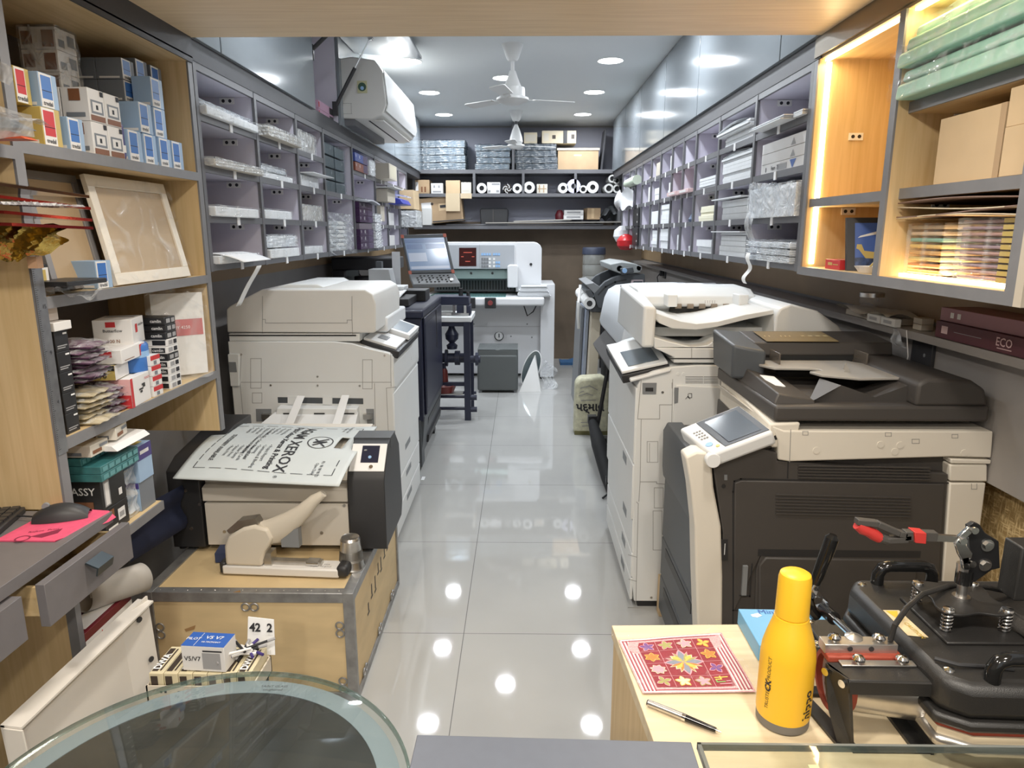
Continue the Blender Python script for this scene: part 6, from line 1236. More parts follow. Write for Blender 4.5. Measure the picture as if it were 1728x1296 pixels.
MB().add([sg(.0, .48, .001), sg(1, .48, .001), sg(1, .68, .001), sg(0, .68, .001)], [(0, 1, 2, 3)]).build('red_band', M('sign red', (.55, .16, .17), .5), r)
text('BUY 4250', r, m_inkw, sg(.55, .58, .002), sg(1, 0)-sg(0, 0), (-.06, .14, 1), .015); 
MB().grid(lambda u, v: sg(-.1+1.25*u, -.03+1.08*v, .005), 1, 1).build('acrylic_front', m_film3, r); MB().hexa([(-1.24, 2.26, Z3), (-1.10, 2.37, Z3), (-1.10, 2.41, Z3), (-1.24, 2.31, Z3)], [(-1.24, 2.26, Z3+.004), (-1.10, 2.37, Z3+.004), (-1.10, 2.41, Z3+.004), (-1.24, 2.31, Z3+.004)]).build('acrylic_base', m_film3, r)
r = thing('disc_spindle', 'blue printed disc spindle under the white and red carton', 'disc spindle', (-1.20, 2.03, Z3))
MB().lathe([(.062, 0), (.062, .075), (.058, .082), (0, .082)], (-1.20, 2.06, Z3+.085), 36).build('cover', m_cbd, r); MB().lathe([(.0625, .042), (.0625, .060)], (-1.20, 2.06, Z3+.085), 36, caps=False).build('label_band', m_lblue, r)
MB().box(-1.27, -1.15, 2.0, 2.12, Z3, Z3+.085).build('base', m_blk, r)
carton('clip_carton', 'white carton with red squares on top of the blue spindle', 'box', -1.265, -1.16, 2.00, 2.12, Z3+.168, Z3+.245, m_wht, [('y', .33, .72, .58, .92, m_red), ('x', .25, .45, .42, .78, m_red), ('z', .1, .6, .9, .95, m_wprn)], [('y', .5, .58, .012, 'Butterflow', m_ink), ('y', .5, .18, .014, '100 N', m_brn), ('x', .7, .72, .012, 'butterflow', m_ink)], rot=14)
r = thing('black_box_file', 'dark plastic crate standing behind the flat carton stack', 'box', (-1.22, 2.16, Z3)); MB().box(-1.28, -1.235, 2.13, 2.24, Z3, Z3+.20).build('shell', m_blk, r, bevel=.004)
mb = MB()
for i in range(7): mb.box(-1.2345, -1.234, 2.14+i*.013, 2.144+i*.013, Z3+.09, Z3+.16)
mb.build('slots', m_grayp, r)
yb = 1.655
for k in range(5):
    carton('paint_carton', 'black carton with white print, %s in the near column of the third left shelf' % nth(k, 5), 'box', -1.26, -1.135, yb, yb+.05, Z3+k*.052, Z3+k*.052+.0515, m_blk, [('x', .1, .25, .85, .3, m_wprn), ('x', .1, .15, .7, .2, m_wprn), ('x', .6, .8, .9, .88, m_inkw)], [('y', .5, .7, .010, 'Camlin', m_inkw)], 'black paint cartons in the near column')
carton('paint_carton', 'white topped carton lying on the near black column', 'box', -1.26, -1.125, yb-.01, yb+.055, Z3+.261, Z3+.282, m_wht, [('y', .1, .2, .4, .8, m_wprn)], [('y', .25, .5, .016, 'lin', m_ink)])
carton('small_carton', 'pinkish white carton standing on the near black column', 'box', -1.23, -1.155, yb, yb+.055, Z3+.283, Z3+.365, M('carton blush', (.66, .60, .56), .5))
carton('small_carton', 'black carton with a yellow label, topmost of the near column', 'box', -1.25, -1.16, yb, yb+.05, Z3+.367, Z3+.42, m_blk, [('x', .05, .2, .95, .85, m_wht), ('x', .3, .25, .75, .75, m_gold), ('y', .3, .2, .95, .85, m_wht), ('y', .6, .25, .9, .8, m_gold)])
m_pk1 = M('purple packet', (.14, .07, .12), .25, var=.5, scale=40); m_pk2 = M('kraft packet', (.50, .42, .26), .4, var=.2, scale=40)
def packet(label, x, y, z, sx_, sy_, m, grp, rot, word=None):
    T = RZ(rot, (x, y, z)); sd = rnd.uniform(0, 9); r = thing('craft_packet', label, 'packet', (x, y, z), grp)
    MB(T).grid(lambda u, v: (x+(u-.5)*sx_, y+(v-.5)*sy_, z+.004+.014*math.sin(PI*u)*math.sin(PI*v)+.003*math.sin(u*17+sd)*math.sin(v*13)), 14, 12).box(x-sx_*.45, x+sx_*.45, y-sy_*.45, y+sy_*.45, z, z+.005).build('packet', m, r)
    MB(T).grid(lambda u, v: (x+(u-.5)*sx_*1.1, y+(v-.5)*sy_*1.1, z+.0065+.015*math.sin(PI*u)*math.sin(PI*v)+.004*math.sin(u*19+sd)*math.sin(v*23)), 16, 12).build('clear_film', m_film, r)
    if word: text(word, r, m_ink, T @ Vector((x+.02, y, z+.0215)), T.to_3x3() @ Vector((0, 1, 0)), T.to_3x3() @ Vector((-1, 0, .1)), .035, 'lettering', .001, bold=.001)
yp = 1.79
for k in range(6): packet('%s packet of the near pile on the third left shelf, %s' % ('kraft' if k < 4 else 'kraft printed', nth(k, 6)), -1.20+rnd.uniform(-.01, .02), yp+rnd.uniform(-.008, .01), Z3+.002+k*.0145, .15, .11, m_pk2, 'kraft packets on the third left shelf', rnd.uniform(-8, 8), 'ANI' if k == 5 else None)
for k in range(8): packet('purple film packet of the pile on the kraft packets, %s' % nth(k, 8), -1.20+rnd.uniform(-.012, .02), yp+rnd.uniform(-.012, .012), Z3+.112+k*.0125, .15, .11, m_pk1, 'purple film packets on the third left shelf', rnd.uniform(-14, 14))
for k in range(4): packet('small dark packet squeezed beside the kraft pile, %s' % nth(k, 4), -1.19, yp+.10, Z3+.002+k*.02, .12, .06, m_pk1, 'small dark packets beside the kraft pile', rnd.uniform(-10, 10))
yc = 1.915
carton('plier_carton', 'white and red carton with a pliers picture at the third shelf edge', 'box', -1.235, -1.125, yc, yc+.13, Z3, Z3+.085, m_wht, [('y', 0, 0, 1, .45, m_red), ('y', 0, .45, 1, 1, M('pink print', (.72, .40, .40), .5)), ('x', 0, 0, .12, 1, m_red), ('x', .40, .48, .62, .54, m_blk), ('x', .45, .38, .56, .46, m_blk), ('x', .60, .54, .72, .68, m_blk), ('x', .55, .62, .70, .68, m_blk)], [('y', .5, .72, .02, 'CH', m_red), ('y', .5, .52, .02, '-20', m_red), ('x', .84, .82, .010, 'PUNCH', m_red)], rot=6)
carton('staple_carton', 'yellow and black carton reading TP-10 on the pliers carton', 'box', -1.245, -1.15, yc-.03, yc+.07, Z3+.088, Z3+.13, m_gold, [('x', .0, 0, 1, 1, m_wht), ('z', .3, .2, 1, .9, m_blk), ('y', 0, .65, 1, 1, m_blk)], [('y', .5, .33, .022, 'TP-10', m_ink)], rot=10)
carton('punch_carton', 'long white and red carton lying across the top of the third shelf pile', 'box', -1.26, -1.135, yc-.02, yc+.15, Z3+.133, Z3+.172, m_wht, [('y', .2, .5, .8, .9, m_red), ('x', .75, 0, 1, 1, M('pink print', ())) if 0 else ('x', .75, .05, .95, .9, m_red), ('x', .1, .15, .5, .2, m_brn)], (), rot=8)
for k in range(4): carton('staple_carton', 'small red and white carton, %s in the little stack beside the pliers carton' % nth(k, 4), 'box', -1.20, -1.128, yc+.145, yc+.20, Z3+k*.032, Z3+k*.032+.031, m_wht, [('x', 0, .55, 1, 1, m_red), ('x', .3, .1, .6, .45, m_cg)], (), 'small red and white cartons on the third left shelf')
# ---------------------------------------------------------------- left bottom shelf (z .679)
Z4 = .6795
carton('file_carton', 'red and yellow carton at the near end of the bottom left shelf', 'box', -1.30, -1.18, 1.635, 1.685, Z4, Z4+.25, m_wht, [('y', 0, .62, 1, 1, m_red), ('y', 0, .25, 1, .62, m_gold), ('x', 0, .62, 1, 1, m_red), ('x', 0, .25, 1, .62, m_gold)])
r = carton('tool_carton', 'black carton reading ASSY on the bottom left shelf', 'box', -1.26, -1.14, 1.76, 1.875, Z4+.075, Z4+.165, m_blk, [('x', .1, .08, .34, .9, m_wprn), ('x', .15, .12, .3, .82, m_wht), ('x', .68, .2, .82, .42, m_wht), ('y', .1, .05, .8, .3, m_brn)], [('y', .6, .62, .03, 'ASSY', m_inkw)])
carton('tool_carton', 'black carton with a barcode label under the ASSY carton', 'box', -1.26, -1.14, 1.76, 1.875, Z4, Z4+.074, m_blk, [('x', .55, .3, .85, .75, m_wht), ('x', .1, .08, .5, .25, m_wht), ('x', .05, .6, .4, .9, m_brn), ('x', .6, .4, .8, .6, m_wprn)])
r = thing('card_tray', 'open blue card box full of printed cards on the bottom left shelf', 'box', (-1.21, 1.75, Z4)); MB().box(-1.28, -1.15, 1.69, 1.75, Z4, Z4+.05).build('tray', m_blue, r)
mb = MB()
for k in range(7): mb.box(-1.275+k*.017, -1.263+k*.017, 1.695, 1.745, Z4+.03, Z4+.07+.01*math.sin(k*2))
mb.build('cards', m_wht, r); mb = MB()
for k in range(7): mb.box(-1.274+k*.017, -1.264+k*.017, 1.6945, 1.6948, Z4+.04, Z4+.065+.01*math.sin(k*2))
mb.build('card_print', m_vio, r)
for k in range(3): carton('blister_box', 'teal ribbed plastic box, %s in the stack on the ASSY carton' % nth(k, 3), 'box', -1.275, -1.12+(.0 if k < 2 else -.05), 1.74, 1.925-(.0 if k < 2 else .06), Z4+.167+k*.022, Z4+.188+k*.022, m_teal, [('x', .05+i*.16, .2, .17+i*.16, .8, m_lblue if i < 0 else M('teal light', (.10, .30, .32), .25)) for i in range(6)], (), 'teal plastic boxes on the bottom left shelf')
o = MB().hexa([(-1.24, 1.80, Z4+.2115 if 0 else Z4+.234), (-1.105, 1.80, Z4+.234), (-1.105, 1.97, Z4+.234), (-1.24, 1.97, Z4+.234)], [(-1.23, 1.80, Z4+.254), (-1.12, 1.80, Z4+.248), (-1.12, 1.97, Z4+.248), (-1.23, 1.97, Z4+.254)]).build('flat_carton', m_wht); tag(o, 'flat white carton lying on the teal boxes', 'box')
for k in range(2): carton('stapler_carton', 'white carton with crossed brown print, %s on the bottom left shelf' % ['lower one', 'upper one, leaning'][k], 'box', -1.265+.04*k, -1.14+.01*k, 1.74+.085*k, 1.82+.085*k, Z4+.236+k*.02, Z4+.268+k*.022, m_crm, [('y', .1, .2, .45, .8, m_brn), ('y', .5, .1, .8, .4, m_cg), ('x', .1, .2, .6, .5, m_brn), ('x', .5, .55, .95, .8, m_cg)], (), rot=10*k)
carton('lamp_carton', 'blue and pale carton with a yellow round sticker, far end of the bottom left shelf', 'box', -1.215, -1.135, 1.94, 2.02, Z4+.09, Z4+.20, m_cb, [('y', 0, .72, 1, 1, m_vio), ('x', 0, .6, 1, 1, m_vio), ('x', .2, .75, .8, .85, m_wht), ('z', .3, .3, .8, .8, m_gold), ('y', .3, .6, .9, .70, m_wht)], [('y', .6, .64, .014, '25N-1', m_ink)])
carton('lamp_carton', 'blue carton with pale front, lower one at the far end of the bottom left shelf', 'box', -1.215, -1.14, 1.94, 2.02, Z4, Z4+.089, m_cb, [('y', 0, .8, 1, 1, m_vio), ('y', .3, .6, .9, .76, m_wht), ('x', 0, 0, 1, 1, m_cg)], [('y', .6, .68, .012, '25N-1', m_ink)])
o = MB().grid(lambda u, v: (-1.145+.004*math.sin(v*20), 1.88+.055*u, Z4+.15*v), 8, 10).grid(lambda u, v: (-1.22+.075*u, 1.879, Z4+.15*v), 6, 8).build('clear_pouch', m_film2); tag(o, 'clear plastic pouch standing beside the black cartons', 'pouch')
# ---------------------------------------------------------------- near left bay: goods sticking out over the desk
def bagsheet(name, label, y, z, hgt, m, lift):
    o = MB().grid(lambda u, v: (-1.40+.40*u*(1-.25*abs(v-.3)), y+.05*math.sin(u*5), z+(v-.5)*hgt*(1-.55*u)-.05*u*u+.012*math.sin(u*14+v*17)), 20, 12).build(name, m); return tag(o, label, 'bag')
bagsheet('clear_pouch', 'clear plastic pouch sticking out of the near left shelf, uppermost', 1.50, 1.87, .17, m_film2, 0)
r = thing('colour_sheets', 'blue and orange sheets in plastic sticking out of the near left shelf', 'sheets', (-1.2, 1.5, 1.69))
MB().hexa([(-1.45, 1.46, 1.69), (-1.03, 1.50, 1.69), (-1.03, 1.54, 1.69), (-1.45, 1.55, 1.69)], [(-1.45, 1.46, 1.715), (-1.06, 1.50, 1.705), (-1.06, 1.54, 1.705), (-1.45, 1.55, 1.715)]).build('orange_sheets', M('orange sheets', (.75, .13, .05), .4), r)
MB().hexa([(-1.45, 1.46, 1.72), (-1.03, 1.50, 1.71), (-1.03, 1.54, 1.71), (-1.45, 1.55, 1.72)], [(-1.45, 1.46, 1.755), (-1.08, 1.50, 1.735), (-1.08, 1.54, 1.735), (-1.45, 1.55, 1.755)]).build('blue_sheets', M('slate blue sheets', (.16, .24, .32), .4), r)
MB().grid(lambda u, v: (-1.42+.43*u, 1.45+.02*u, 1.685+.13*v*(1-.6*u)+.006*math.sin(u*15+v*9)), 16, 8).grid(lambda u, v: (-1.42+.42*u, 1.45+.1*v, 1.775-.05*u+.005*math.sin(u*15+v*9)), 16, 8).build('plastic_sleeve', m_film2, r)
m_foil = M('maroon foil', (.20, .02, .02), .12, .75); m_foild = M('dark bronze foil', (.06, .035, .025), .12, .7); m_goldf = M('gold foil', (.62, .46, .13), .15, .9, bump=.4, bscale=40)
FS = [('dark bronze foil folder sticking out of the near left shelf, uppermost', m_foild, 1.60, 1.585, .12), ('maroon foil folder under the bronze one, near left shelf', m_foil, 1.575, 1.56, .0), ('maroon foil folder with crinkled sleeve, near left shelf', m_foil, 1.545, 1.535, .02), ('lowest maroon foil folder on the near left shelf', m_foil, 1.522, 1.518, .02)]
for i, (lb, m, za, zb2, w_) in enumerate(FS):
    o = MB().hexa([(-1.45, 1.30, za), (-1.02+.012*i, 1.36, za-.01), (-.945, 1.555, zb2-.012), (-1.45, 1.575, za)], [(-1.45, 1.30, za+.006+w_*.1), (-1.02+.012*i, 1.36, za-.004), (-.945, 1.555, zb2-.006), (-1.45, 1.575, za+.006+w_*.4)]).build('foil_folder', m); tag(o, lb, 'folder', 'foil folders on the near left shelf')
o = MB().grid(lambda u, v: (-1.03+.09*u, 1.37+.19*v-.03*u, 1.555+.004*math.sin(u*40+v*60)), 12, 20).build('lace_strip', m_film2); tag(o, 'crinkled clear strip between the maroon foil folders', 'film')
r = thing('gold_foil_bag', 'crumpled gold foil bag hanging below the maroon folders', 'bag', (-1.03, 1.50, 1.45))
MB().grid(lambda u, v: (-1.20+.24*u, 1.47+.02*math.sin(u*14+v*8), 1.515-.075*v*math.sin(PI*(.15+.7*u))-.004*math.sin(u*33)), 24, 12).build('foil', m_goldf, r); MB().box(-1.05, -1.03, 1.48, 1.50, 1.425, 1.45).build('knot', M('tan knot', (.5, .3, .18), .6), r)
# ---------------------------------------------------------------- desk goods
zd = .8305
r = thing('computer_mouse', 'black wired computer mouse on the pink mat', 'mouse', (-1.10, 1.53, zd))
mo = Matrix.Translation((-1.095, 1.535, zd+.004)) @ Matrix.Rotation(.35, 4, 'Z')
MB(mo).grid(lambda u, v: ((-.058+.116*u), (-.031+.062*v)*(math.sin(PI*(.16+.68*u))**.5), .036*(max(0, math.sin(PI*v))**.45)*(max(0, math.sin(PI*(.06+.90*u)))**.55)), 24, 20).build('body', m_black, r)
MB(mo).cyl((-.03, -.004, .033), (-.03, .004, .033), .008, n=14).build('scroll_wheel', m_grayp, r); MB().tube([(-1.15, 1.52, zd+.012), (-1.20, 1.53, zd+.01), (-1.26, 1.55, zd+.006), (-1.30, 1.57, zd+.006)], .0022, 6).build('cable', m_black, r)
r = thing('mouse_mat', 'pink printed cloth mat under the black mouse', 'mat', (-1.1, 1.5, zd-.0005)); m_pk = M('pink cloth', (.72, .09, .18), .7, var=.06, scale=60)
MB().hexa([(-1.165, 1.41, zd), (-1.03, 1.41, zd), (-1.01, 1.58, zd), (-1.15, 1.60, zd)], [(-1.165, 1.41, zd+.003), (-1.03, 1.41, zd+.003), (-1.01, 1.58, zd+.003), (-1.15, 1.60, zd+.003)]).hexa([(-1.03, 1.41, zd), (-1.006, 1.56, zd-.02), (-1.004, 1.59, zd-.02), (-1.02, 1.58, zd)], [(-1.03, 1.41, zd+.003), (-1.001, 1.56, zd-.018), (-1.0, 1.59, zd-.018), (-1.01, 1.58, zd+.003)]).build('cloth', m_pk, r)
m_pkd = M('dark pink print', (.22, .015, .05), .7)
text('Rajkot  Print', r, m_pkd, (-1.09, 1.462, zd+.0032), (1, .35, 0), (-.35, 1, 0), .012); MB().lathe([(.012, .0033), (.016, .0034)], (-1.11, 1.42, zd), 20, caps=False).build('print_ring', m_pkd, r); MB().prism([(-1.10, 1.43), (-1.07, 1.425), (-1.05, 1.45), (-1.055, 1.475), (-1.075, 1.455)], 'z', zd+.003, zd+.0034).build('print_motif', m_pkd, r)
r = thing('keyboard', 'corner of a black keyboard on the desk at the left edge', 'keyboard', (-1.32, 1.48, zd)); T = RZ(14, (-1.3, 1.46, 0))
MB(T).box(-1.46, -1.185, 1.40, 1.55, zd, zd+.016).build('case', m_black, r, bevel=.004); mb = MB(T)
for i in range(13):
    for j in range(6): mb.box(-1.455+i*.0205, -1.438+i*.0205, 1.408+j*.0228, 1.427+j*.0228, zd+.016, zd+.0215)
o = mb.build('keys', M('key caps', (.03, .03, .032), .4), r)
# ---------------------------------------------------------------- floor goods, lower left
r = thing('white_metal_tray', 'white enamelled metal cover panel leaning beside the crate', 'panel', (-1.22, 1.7, 0)); m_en = M('white enamel panel', (.70, .66, .60), .4, var=.03, scale=4)
A, B = Vector((-1.03, 1.215, 0)), Vector((-1.03, 1.73, 0)); 
MB().hexa([A, B, B+Vector((-.008, 0, 0)), A+Vector((-.008, 0, 0))], [A+Vector((-.02, 0, .52)), B+Vector((-.02, 0, .51)), B+Vector((-.028, 0, .51)), A+Vector((-.028, 0, .52))]).build('face', m_en, r)
MB().hexa([A+Vector((-.028, 0, .516)), B+Vector((-.028, 0, .506)), B+Vector((-.028, 0, .511)), A+Vector((-.028, 0, .521))], [A+Vector((.015, 0, .511)), B+Vector((.015, 0, .501)), B+Vector((.015, 0, .506)), A+Vector((.015, 0, .516))]).build('top_flange', m_en, r)
MB().hexa([A+Vector((0, -.004, 0)), A+Vector((.04, -.004, 0)), A+Vector((.04, 0, 0)), A], [A+Vector((-.02, -.004, .515)), A+Vector((.018, -.004, .51)), A+Vector((.018, 0, .51)), A+Vector((-.02, 0, .515))]).build('end_flange', m_en, r)
MB().hexa([B+Vector((.0, -.10, 0)), B+Vector((.02, 0, 0)), B+Vector((.015, 0, 0)), B+Vector((-.004, -.10, 0))], [B+Vector((-.02, -.10, .505)), B+Vector((.0, 0, .52)), B+Vector((-.005, 0, .52)), B+Vector((-.024, -.10, .505))]).build('corner_plate', m_en, r)
for p in ((-.004, -.045, .475), (.006, -.03, .345)): MB().cyl(B+Vector(p), B+Vector(p)+Vector((.003, -.001, 0)), .008, n=12).build('keyhole', m_black, r)
r = thing('rolled_sheet', 'rolled grey and white sheet lying behind the desk panel', 'roll', (-1.3, 2.0, .3))
P_ = PZ(195, 995, .35)
sp_ = lambda u, v: (-1.16-.22*v, 1.85+.05*v, .40+0*v)
mb = MB(); mb.grid(lambda u, v: (-1.265+.040*(1+.25*u)*math.cos(u*2*PI*1.25)*.7+.10*v, 1.80+.14*v, .472+.040*(1+.25*u)*math.sin(u*2*PI*1.25)-.01*v), 36, 4)
mb.build('sheet', M('curled sheet', (.55, .53, .50), .5), r, solid=.001)
carton('stapler_carton', 'maroon and white stapler carton standing on the floor behind the white panel', 'box', -1.31, -1.20, 1.70, 1.93, .30, .42, m_mar, [('x', 0, .45, 1, .8, m_wht), ('y', .0, .2, .25, 1, m_wht), ('z', .4, .1, .9, .9, m_wht)], [('x', .55, .62, .035, 'kangaro', m_red), ('x', .55, .25, .04, 'STAPLER', m_inkw)])
o = MB().box(-1.34, -1.21, 1.69, 1.94, 0, .299).build('floor_carton', m_card); tag(o, 'plain brown carton on the floor under the maroon stapler carton', 'box')
o = MB().grid(lambda u, v: (-1.235+.05*u+.01*math.sin(v*9), 2.0+.27*u, .48+.16*v), 8, 8).build('navy_cloth', M('navy cloth', (.012, .018, .05), .8)); tag(o, 'dark navy cloth hanging between shelf and crate', 'cloth')
# pen cartons before the crate
r = thing('low_stool', 'small dark stool under the pen carton tray, before the crate', 'stool', (-.80, 1.62, 0)); MB().box(-.92, -.665, 1.505, 1.62, .34, .36).build('seat', m_black, r, bevel=.004)
for x in (-.90, -.69):
    for y in (1.53, 1.60): MB().box(x-.015, x+.015, y-.015, y+.015, 0, .34).build('leg', m_black, r)
zt = .3605
r = thing('pen_tray', 'cream card tray holding the row of pen cartons before the crate', 'tray', (-.80, 1.62, zt)); T = None; m_crt = M('cream card tray', (.62, .56, .46), .6)
MB().box(-.925, -.66, 1.50, 1.63, zt, zt+.004).box(-.925, -.66, 1.50, 1.504, zt, zt+.045).box(-.925, -.66, 1.626, 1.63, zt, zt+.045).box(-.925, -.921, 1.50, 1.63, zt, zt+.045).box(-.664, -.66, 1.50, 1.63, zt, zt+.045).build('tray', m_crt, r)
text('▪▪    ▪▪', r, m_ink, (-.86, 1.4998, zt+.03), (1, 0, 0), (0, 0, 1), .02, 'print')
m_dbr = M('dark brown print', (.05, .035, .025), .5); m_crn = M('pen carton cream', (.68, .60, .40), .5)
for k in range(7):
    x = -.918+k*.0362; carton('pen_carton', 'brown and cream pen carton, %s from the left in the cream tray' % ORD[k].replace('lowest', 'first'), 'box', x, x+.0345, 1.508, 1.622, zt+.005, zt+.075, m_crn, [('z', .08, .08, .5, .92, m_dbr), ('z', .62, .1, .74, .9, m_dbr), ('y', .1, .3, .6, .9, m_dbr)], [], 'pen cartons in the cream tray')
    text('DWA', bpy.data.objects[[o.name for o in COL.objects if o.name.startswith('pen_carton')][-1]], m_inkw, (x+.012, 1.555, zt+.0762), (0, 1, 0), (-1, 0, 0), .026, 'lettering', bold=.0008) if k % 2 == 0 else None
carton('pen_carton', 'blue topped white carton reading V5/V7 on the pen cartons', 'box', -.835, -.725, 1.515, 1.575, zt+.0775, zt+.145, m_wht, [('z', 0, 0, 1, 1, m_blue), ('z', .28, .04, .29, .96, m_wht), ('y', .48, .1, .9, .75, m_wprn), ('y', .5, .8, .95, .86, m_ink)], [('z', .16, .5, .014, 'PILOT', m_inkw), ('z', .62, .62, .018, 'V5 V7', m_inkw), ('z', .62, .3, .008, 'HI-TECPOINT', m_inkw), ('y', .25, .5, .017, 'V5/V7', m_ink)], rot=-4)
for k in range(14):
    x = -.72+.04*rnd.random(); y = 1.56+.05*rnd.random(); dx, dy = rnd.uniform(-.04, .06), rnd.uniform(-.05, .05); z_ = zt+.0795+.0075*(k//4)
    p0, p1 = Vector((x-dx*.5, y-dy*.5, z_)), Vector((x+dx*.5, y+dy*.5, z_+.004))
    if (p1-p0).length < .05: p1 = p0+(p1-p0).normalized()*.06
    r = thing('ink_pen', 'loose ink pen in the small pile on the pen cartons', 'pen', p0, 'loose ink pens on the pen cartons')
    MB().cyl(p0, p1, .0035, n=8).build('barrel', m_wht if k % 2 else m_blk, r); MB().cyl(p1, p1+(p1-p0)*.35, .004, n=8).build('cap', m_vio if k % 2 else m_wprn, r)
r = thing('price_slip', 'torn white price slips with handwritten figures behind the pens', 'paper', (-.69, 1.64, zt+.08)); MB().hexa([(-.725, 1.633, zt+.046), (-.65, 1.632, zt+.046), (-.65, 1.634, zt+.046), (-.725, 1.635, zt+.046)], [(-.725, 1.66, zt+.14), (-.655, 1.655, zt+.135), (-.655, 1.657, zt+.135), (-.725, 1.662, zt+.14)]).build('slip', m_paper, r); text('42  2', r, m_ink, (-.688, 1.648, zt+.115), (1, -.05, 0), (0, .28, 1), .03, bold=.001)
# ================================================================ GOODS IN THE PIGEONHOLES
m_pwh = M('stack white', (.76, .78, .80), .65, var=.03, scale=30); m_gwr = M('dark grey pack', (.075, .09, .10), .4, var=.2, scale=20); m_bei = M('beige pack', (.55, .50, .42), .6)
m_pnk = M('pink pack', (.70, .50, .50), .5); m_clr = M('off white tray', (.66, .66, .64), .5)
ZR = [1.3845, 1.5565, 1.7315, 1.9045]
RN = ['bottom row', 'second row up', 'third row up', 'top row']
CN = ['first', 'second', 'third', 'fourth', 'fifth', 'sixth', 'seventh', 'eighth', 'ninth', 'tenth', 'eleventh']
def where(c, k, side): return '%s, %s column, %s pigeonholes' % (RN[k], CN[c], side)
def LCx(c): return LC[c]+.014, LC[c+1]-.014
def RCx(c): return RC[c]+.014, RC[c+1]-.014
GP = 'paper packs in the left pigeonholes'
# left
for c, k, h, x0, x1, y0f, y1f, m, nm, lb in (
    (0, 3, .035, -1.44, -1.10, .02, .98, m_pwh, 'paper_pack', 'flat white pack in clear plastic'),
    (0, 2, .030, -1.44, -1.09, .02, .98, m_bei, 'paper_pack', 'thin pack in loose clear plastic'),
    (0, 1, .040, -1.42, -1.10, .02, .85, m_pwh, 'paper_pack', 'white pack in bright plastic'),
    (0, 0, .035, -1.42, -1.10, .02, .75, m_pwh, 'paper_pack', 'white pack with curling sheets'),
    (1, 3, .045, -1.42, -1.08, .02, .95, m_bei, 'paper_pack', 'loose film covered pack'),
    (1, 2, .032, -1.42, -1.12, .02, .85, m_pwh, 'paper_pack', 'white paper pack with ruffled wrapper'),
    (1, 1, .045, -1.42, -1.12, .03, .75, m_pwh, 'paper_pack', 'white paper pack with folded end'),
    (1, 0, .045, -1.42, -1.11, .03, .85, m_pwh, 'paper_pack', 'white paper pack in film'),
    (2, 3, .105, -1.40, -1.13, .03, .75, m_bei, 'paper_pack', 'tall crinkled beige pack'),
    (2, 2, .060, -1.42, -1.12, .05, .75, m_pwh, 'paper_pack', 'grey white pack under a loose sheet'),
    (2, 1, .085, -1.42, -1.13, .04, .9, m_bei, 'paper_pack', 'grey plastic wrapped pack'),
    (2, 0, .045, -1.42, -1.13, .06, .85, m_pwh, 'paper_pack', 'low white pack with folded wrapper'),
    ):
    a, b = LCx(c); wrapped(nm, '%s, %s' % (lb, where(c, k, 'left')), 'paper', x0, x1, a+(b-a)*y0f, a+(b-a)*y1f, ZR[k], ZR[k]+h, m, None if m is m_bei else m_film3, GP)
for c, k, z, h, y1f, lb in ((1, 2, .033, .025, .68, 'upper ruffled white pack'), (1, 0, .047, .055, .85, 'upper wrinkled white pack'), (0, 3, .037, .012, .9, 'flat sheet lying on a white pack')):
    a, b = LCx(c); wrapped('paper_pack', '%s, %s' % (lb, where(c, k, 'left')), 'paper', -1.42, -1.125, a+.015, a+(b-a)*y1f, ZR[k]+z, ZR[k]+z+h, m_pwh, m_film2, GP, .009)
o = MB().grid(lambda u, v: (-1.20+.17*u, 2.57+.28*v+.03*u, ZR[0]+.037+.006*math.sin(PI*u)-.030*u*u), 12, 6).build('loose_sheet', m_paper, solid=.0015); tag(o, 'white sheets curling out over the lower left pigeonhole edge', 'paper')
o = MB().grid(lambda u, v: (-1.03-.03*math.sin(u*3)-.10*u*u, 2.72+.05*v+.02*u, 1.372-.16*u), 12, 4).build('paper_strip', m_paper, solid=.001); tag(o, 'white paper strip dangling below the lower left pigeonhole', 'paper')
o = MB().box(-1.40, -1.06, 3.66, 4.06, ZR[2]+.066, ZR[2]+.069).build('loose_sheet', m_paper); tag(o, 'single white sheet sticking out of the third left column', 'paper')
a, b = LCx(3)
for i in range(2):
    for k in range(4): wrapped('dark_pack', 'dark grey film wrapped pack, %s in the %s stack of the upper left cell' % (nth(k, 4), ['near', 'far'][i]), 'pack', -1.40, -1.13, a+.02+i*.24, a+.25+i*.24, ZR[2]+.002+k*.07, ZR[2]+.069+k*.07, m_gwr, film('dark pack film', (.85, .9, .92), -.10, 1., 14), 'dark grey packs in the left pigeonholes')
for k in range(7): carton('plastic_tray', 'off-white plastic tray, %s in the lower left cell stack' % nth(k, 7), 'tray', -1.40, -1.13, a+.03, a+.46, ZR[0]+.002+k*.026, ZR[0]+.0255+k*.026, m_clr, [('x', .1, .1, .9, .25, m_wprn)], (), 'off-white trays in the lower left cell', bevel=.004)
o = MB().grid(lambda u, v: (-1.125+.03*math.sin(u*9)*v*(1-v)*2+.012*math.sin(v*31+u*13), a+.02+.55*u, ZR[0]+.23*v-.02*math.sin(u*8)*(1-v)), 24, 14).build('plastic_bag', m_film2); tag(o, 'crumpled clear plastic bulging from the off-white trays', 'bag')
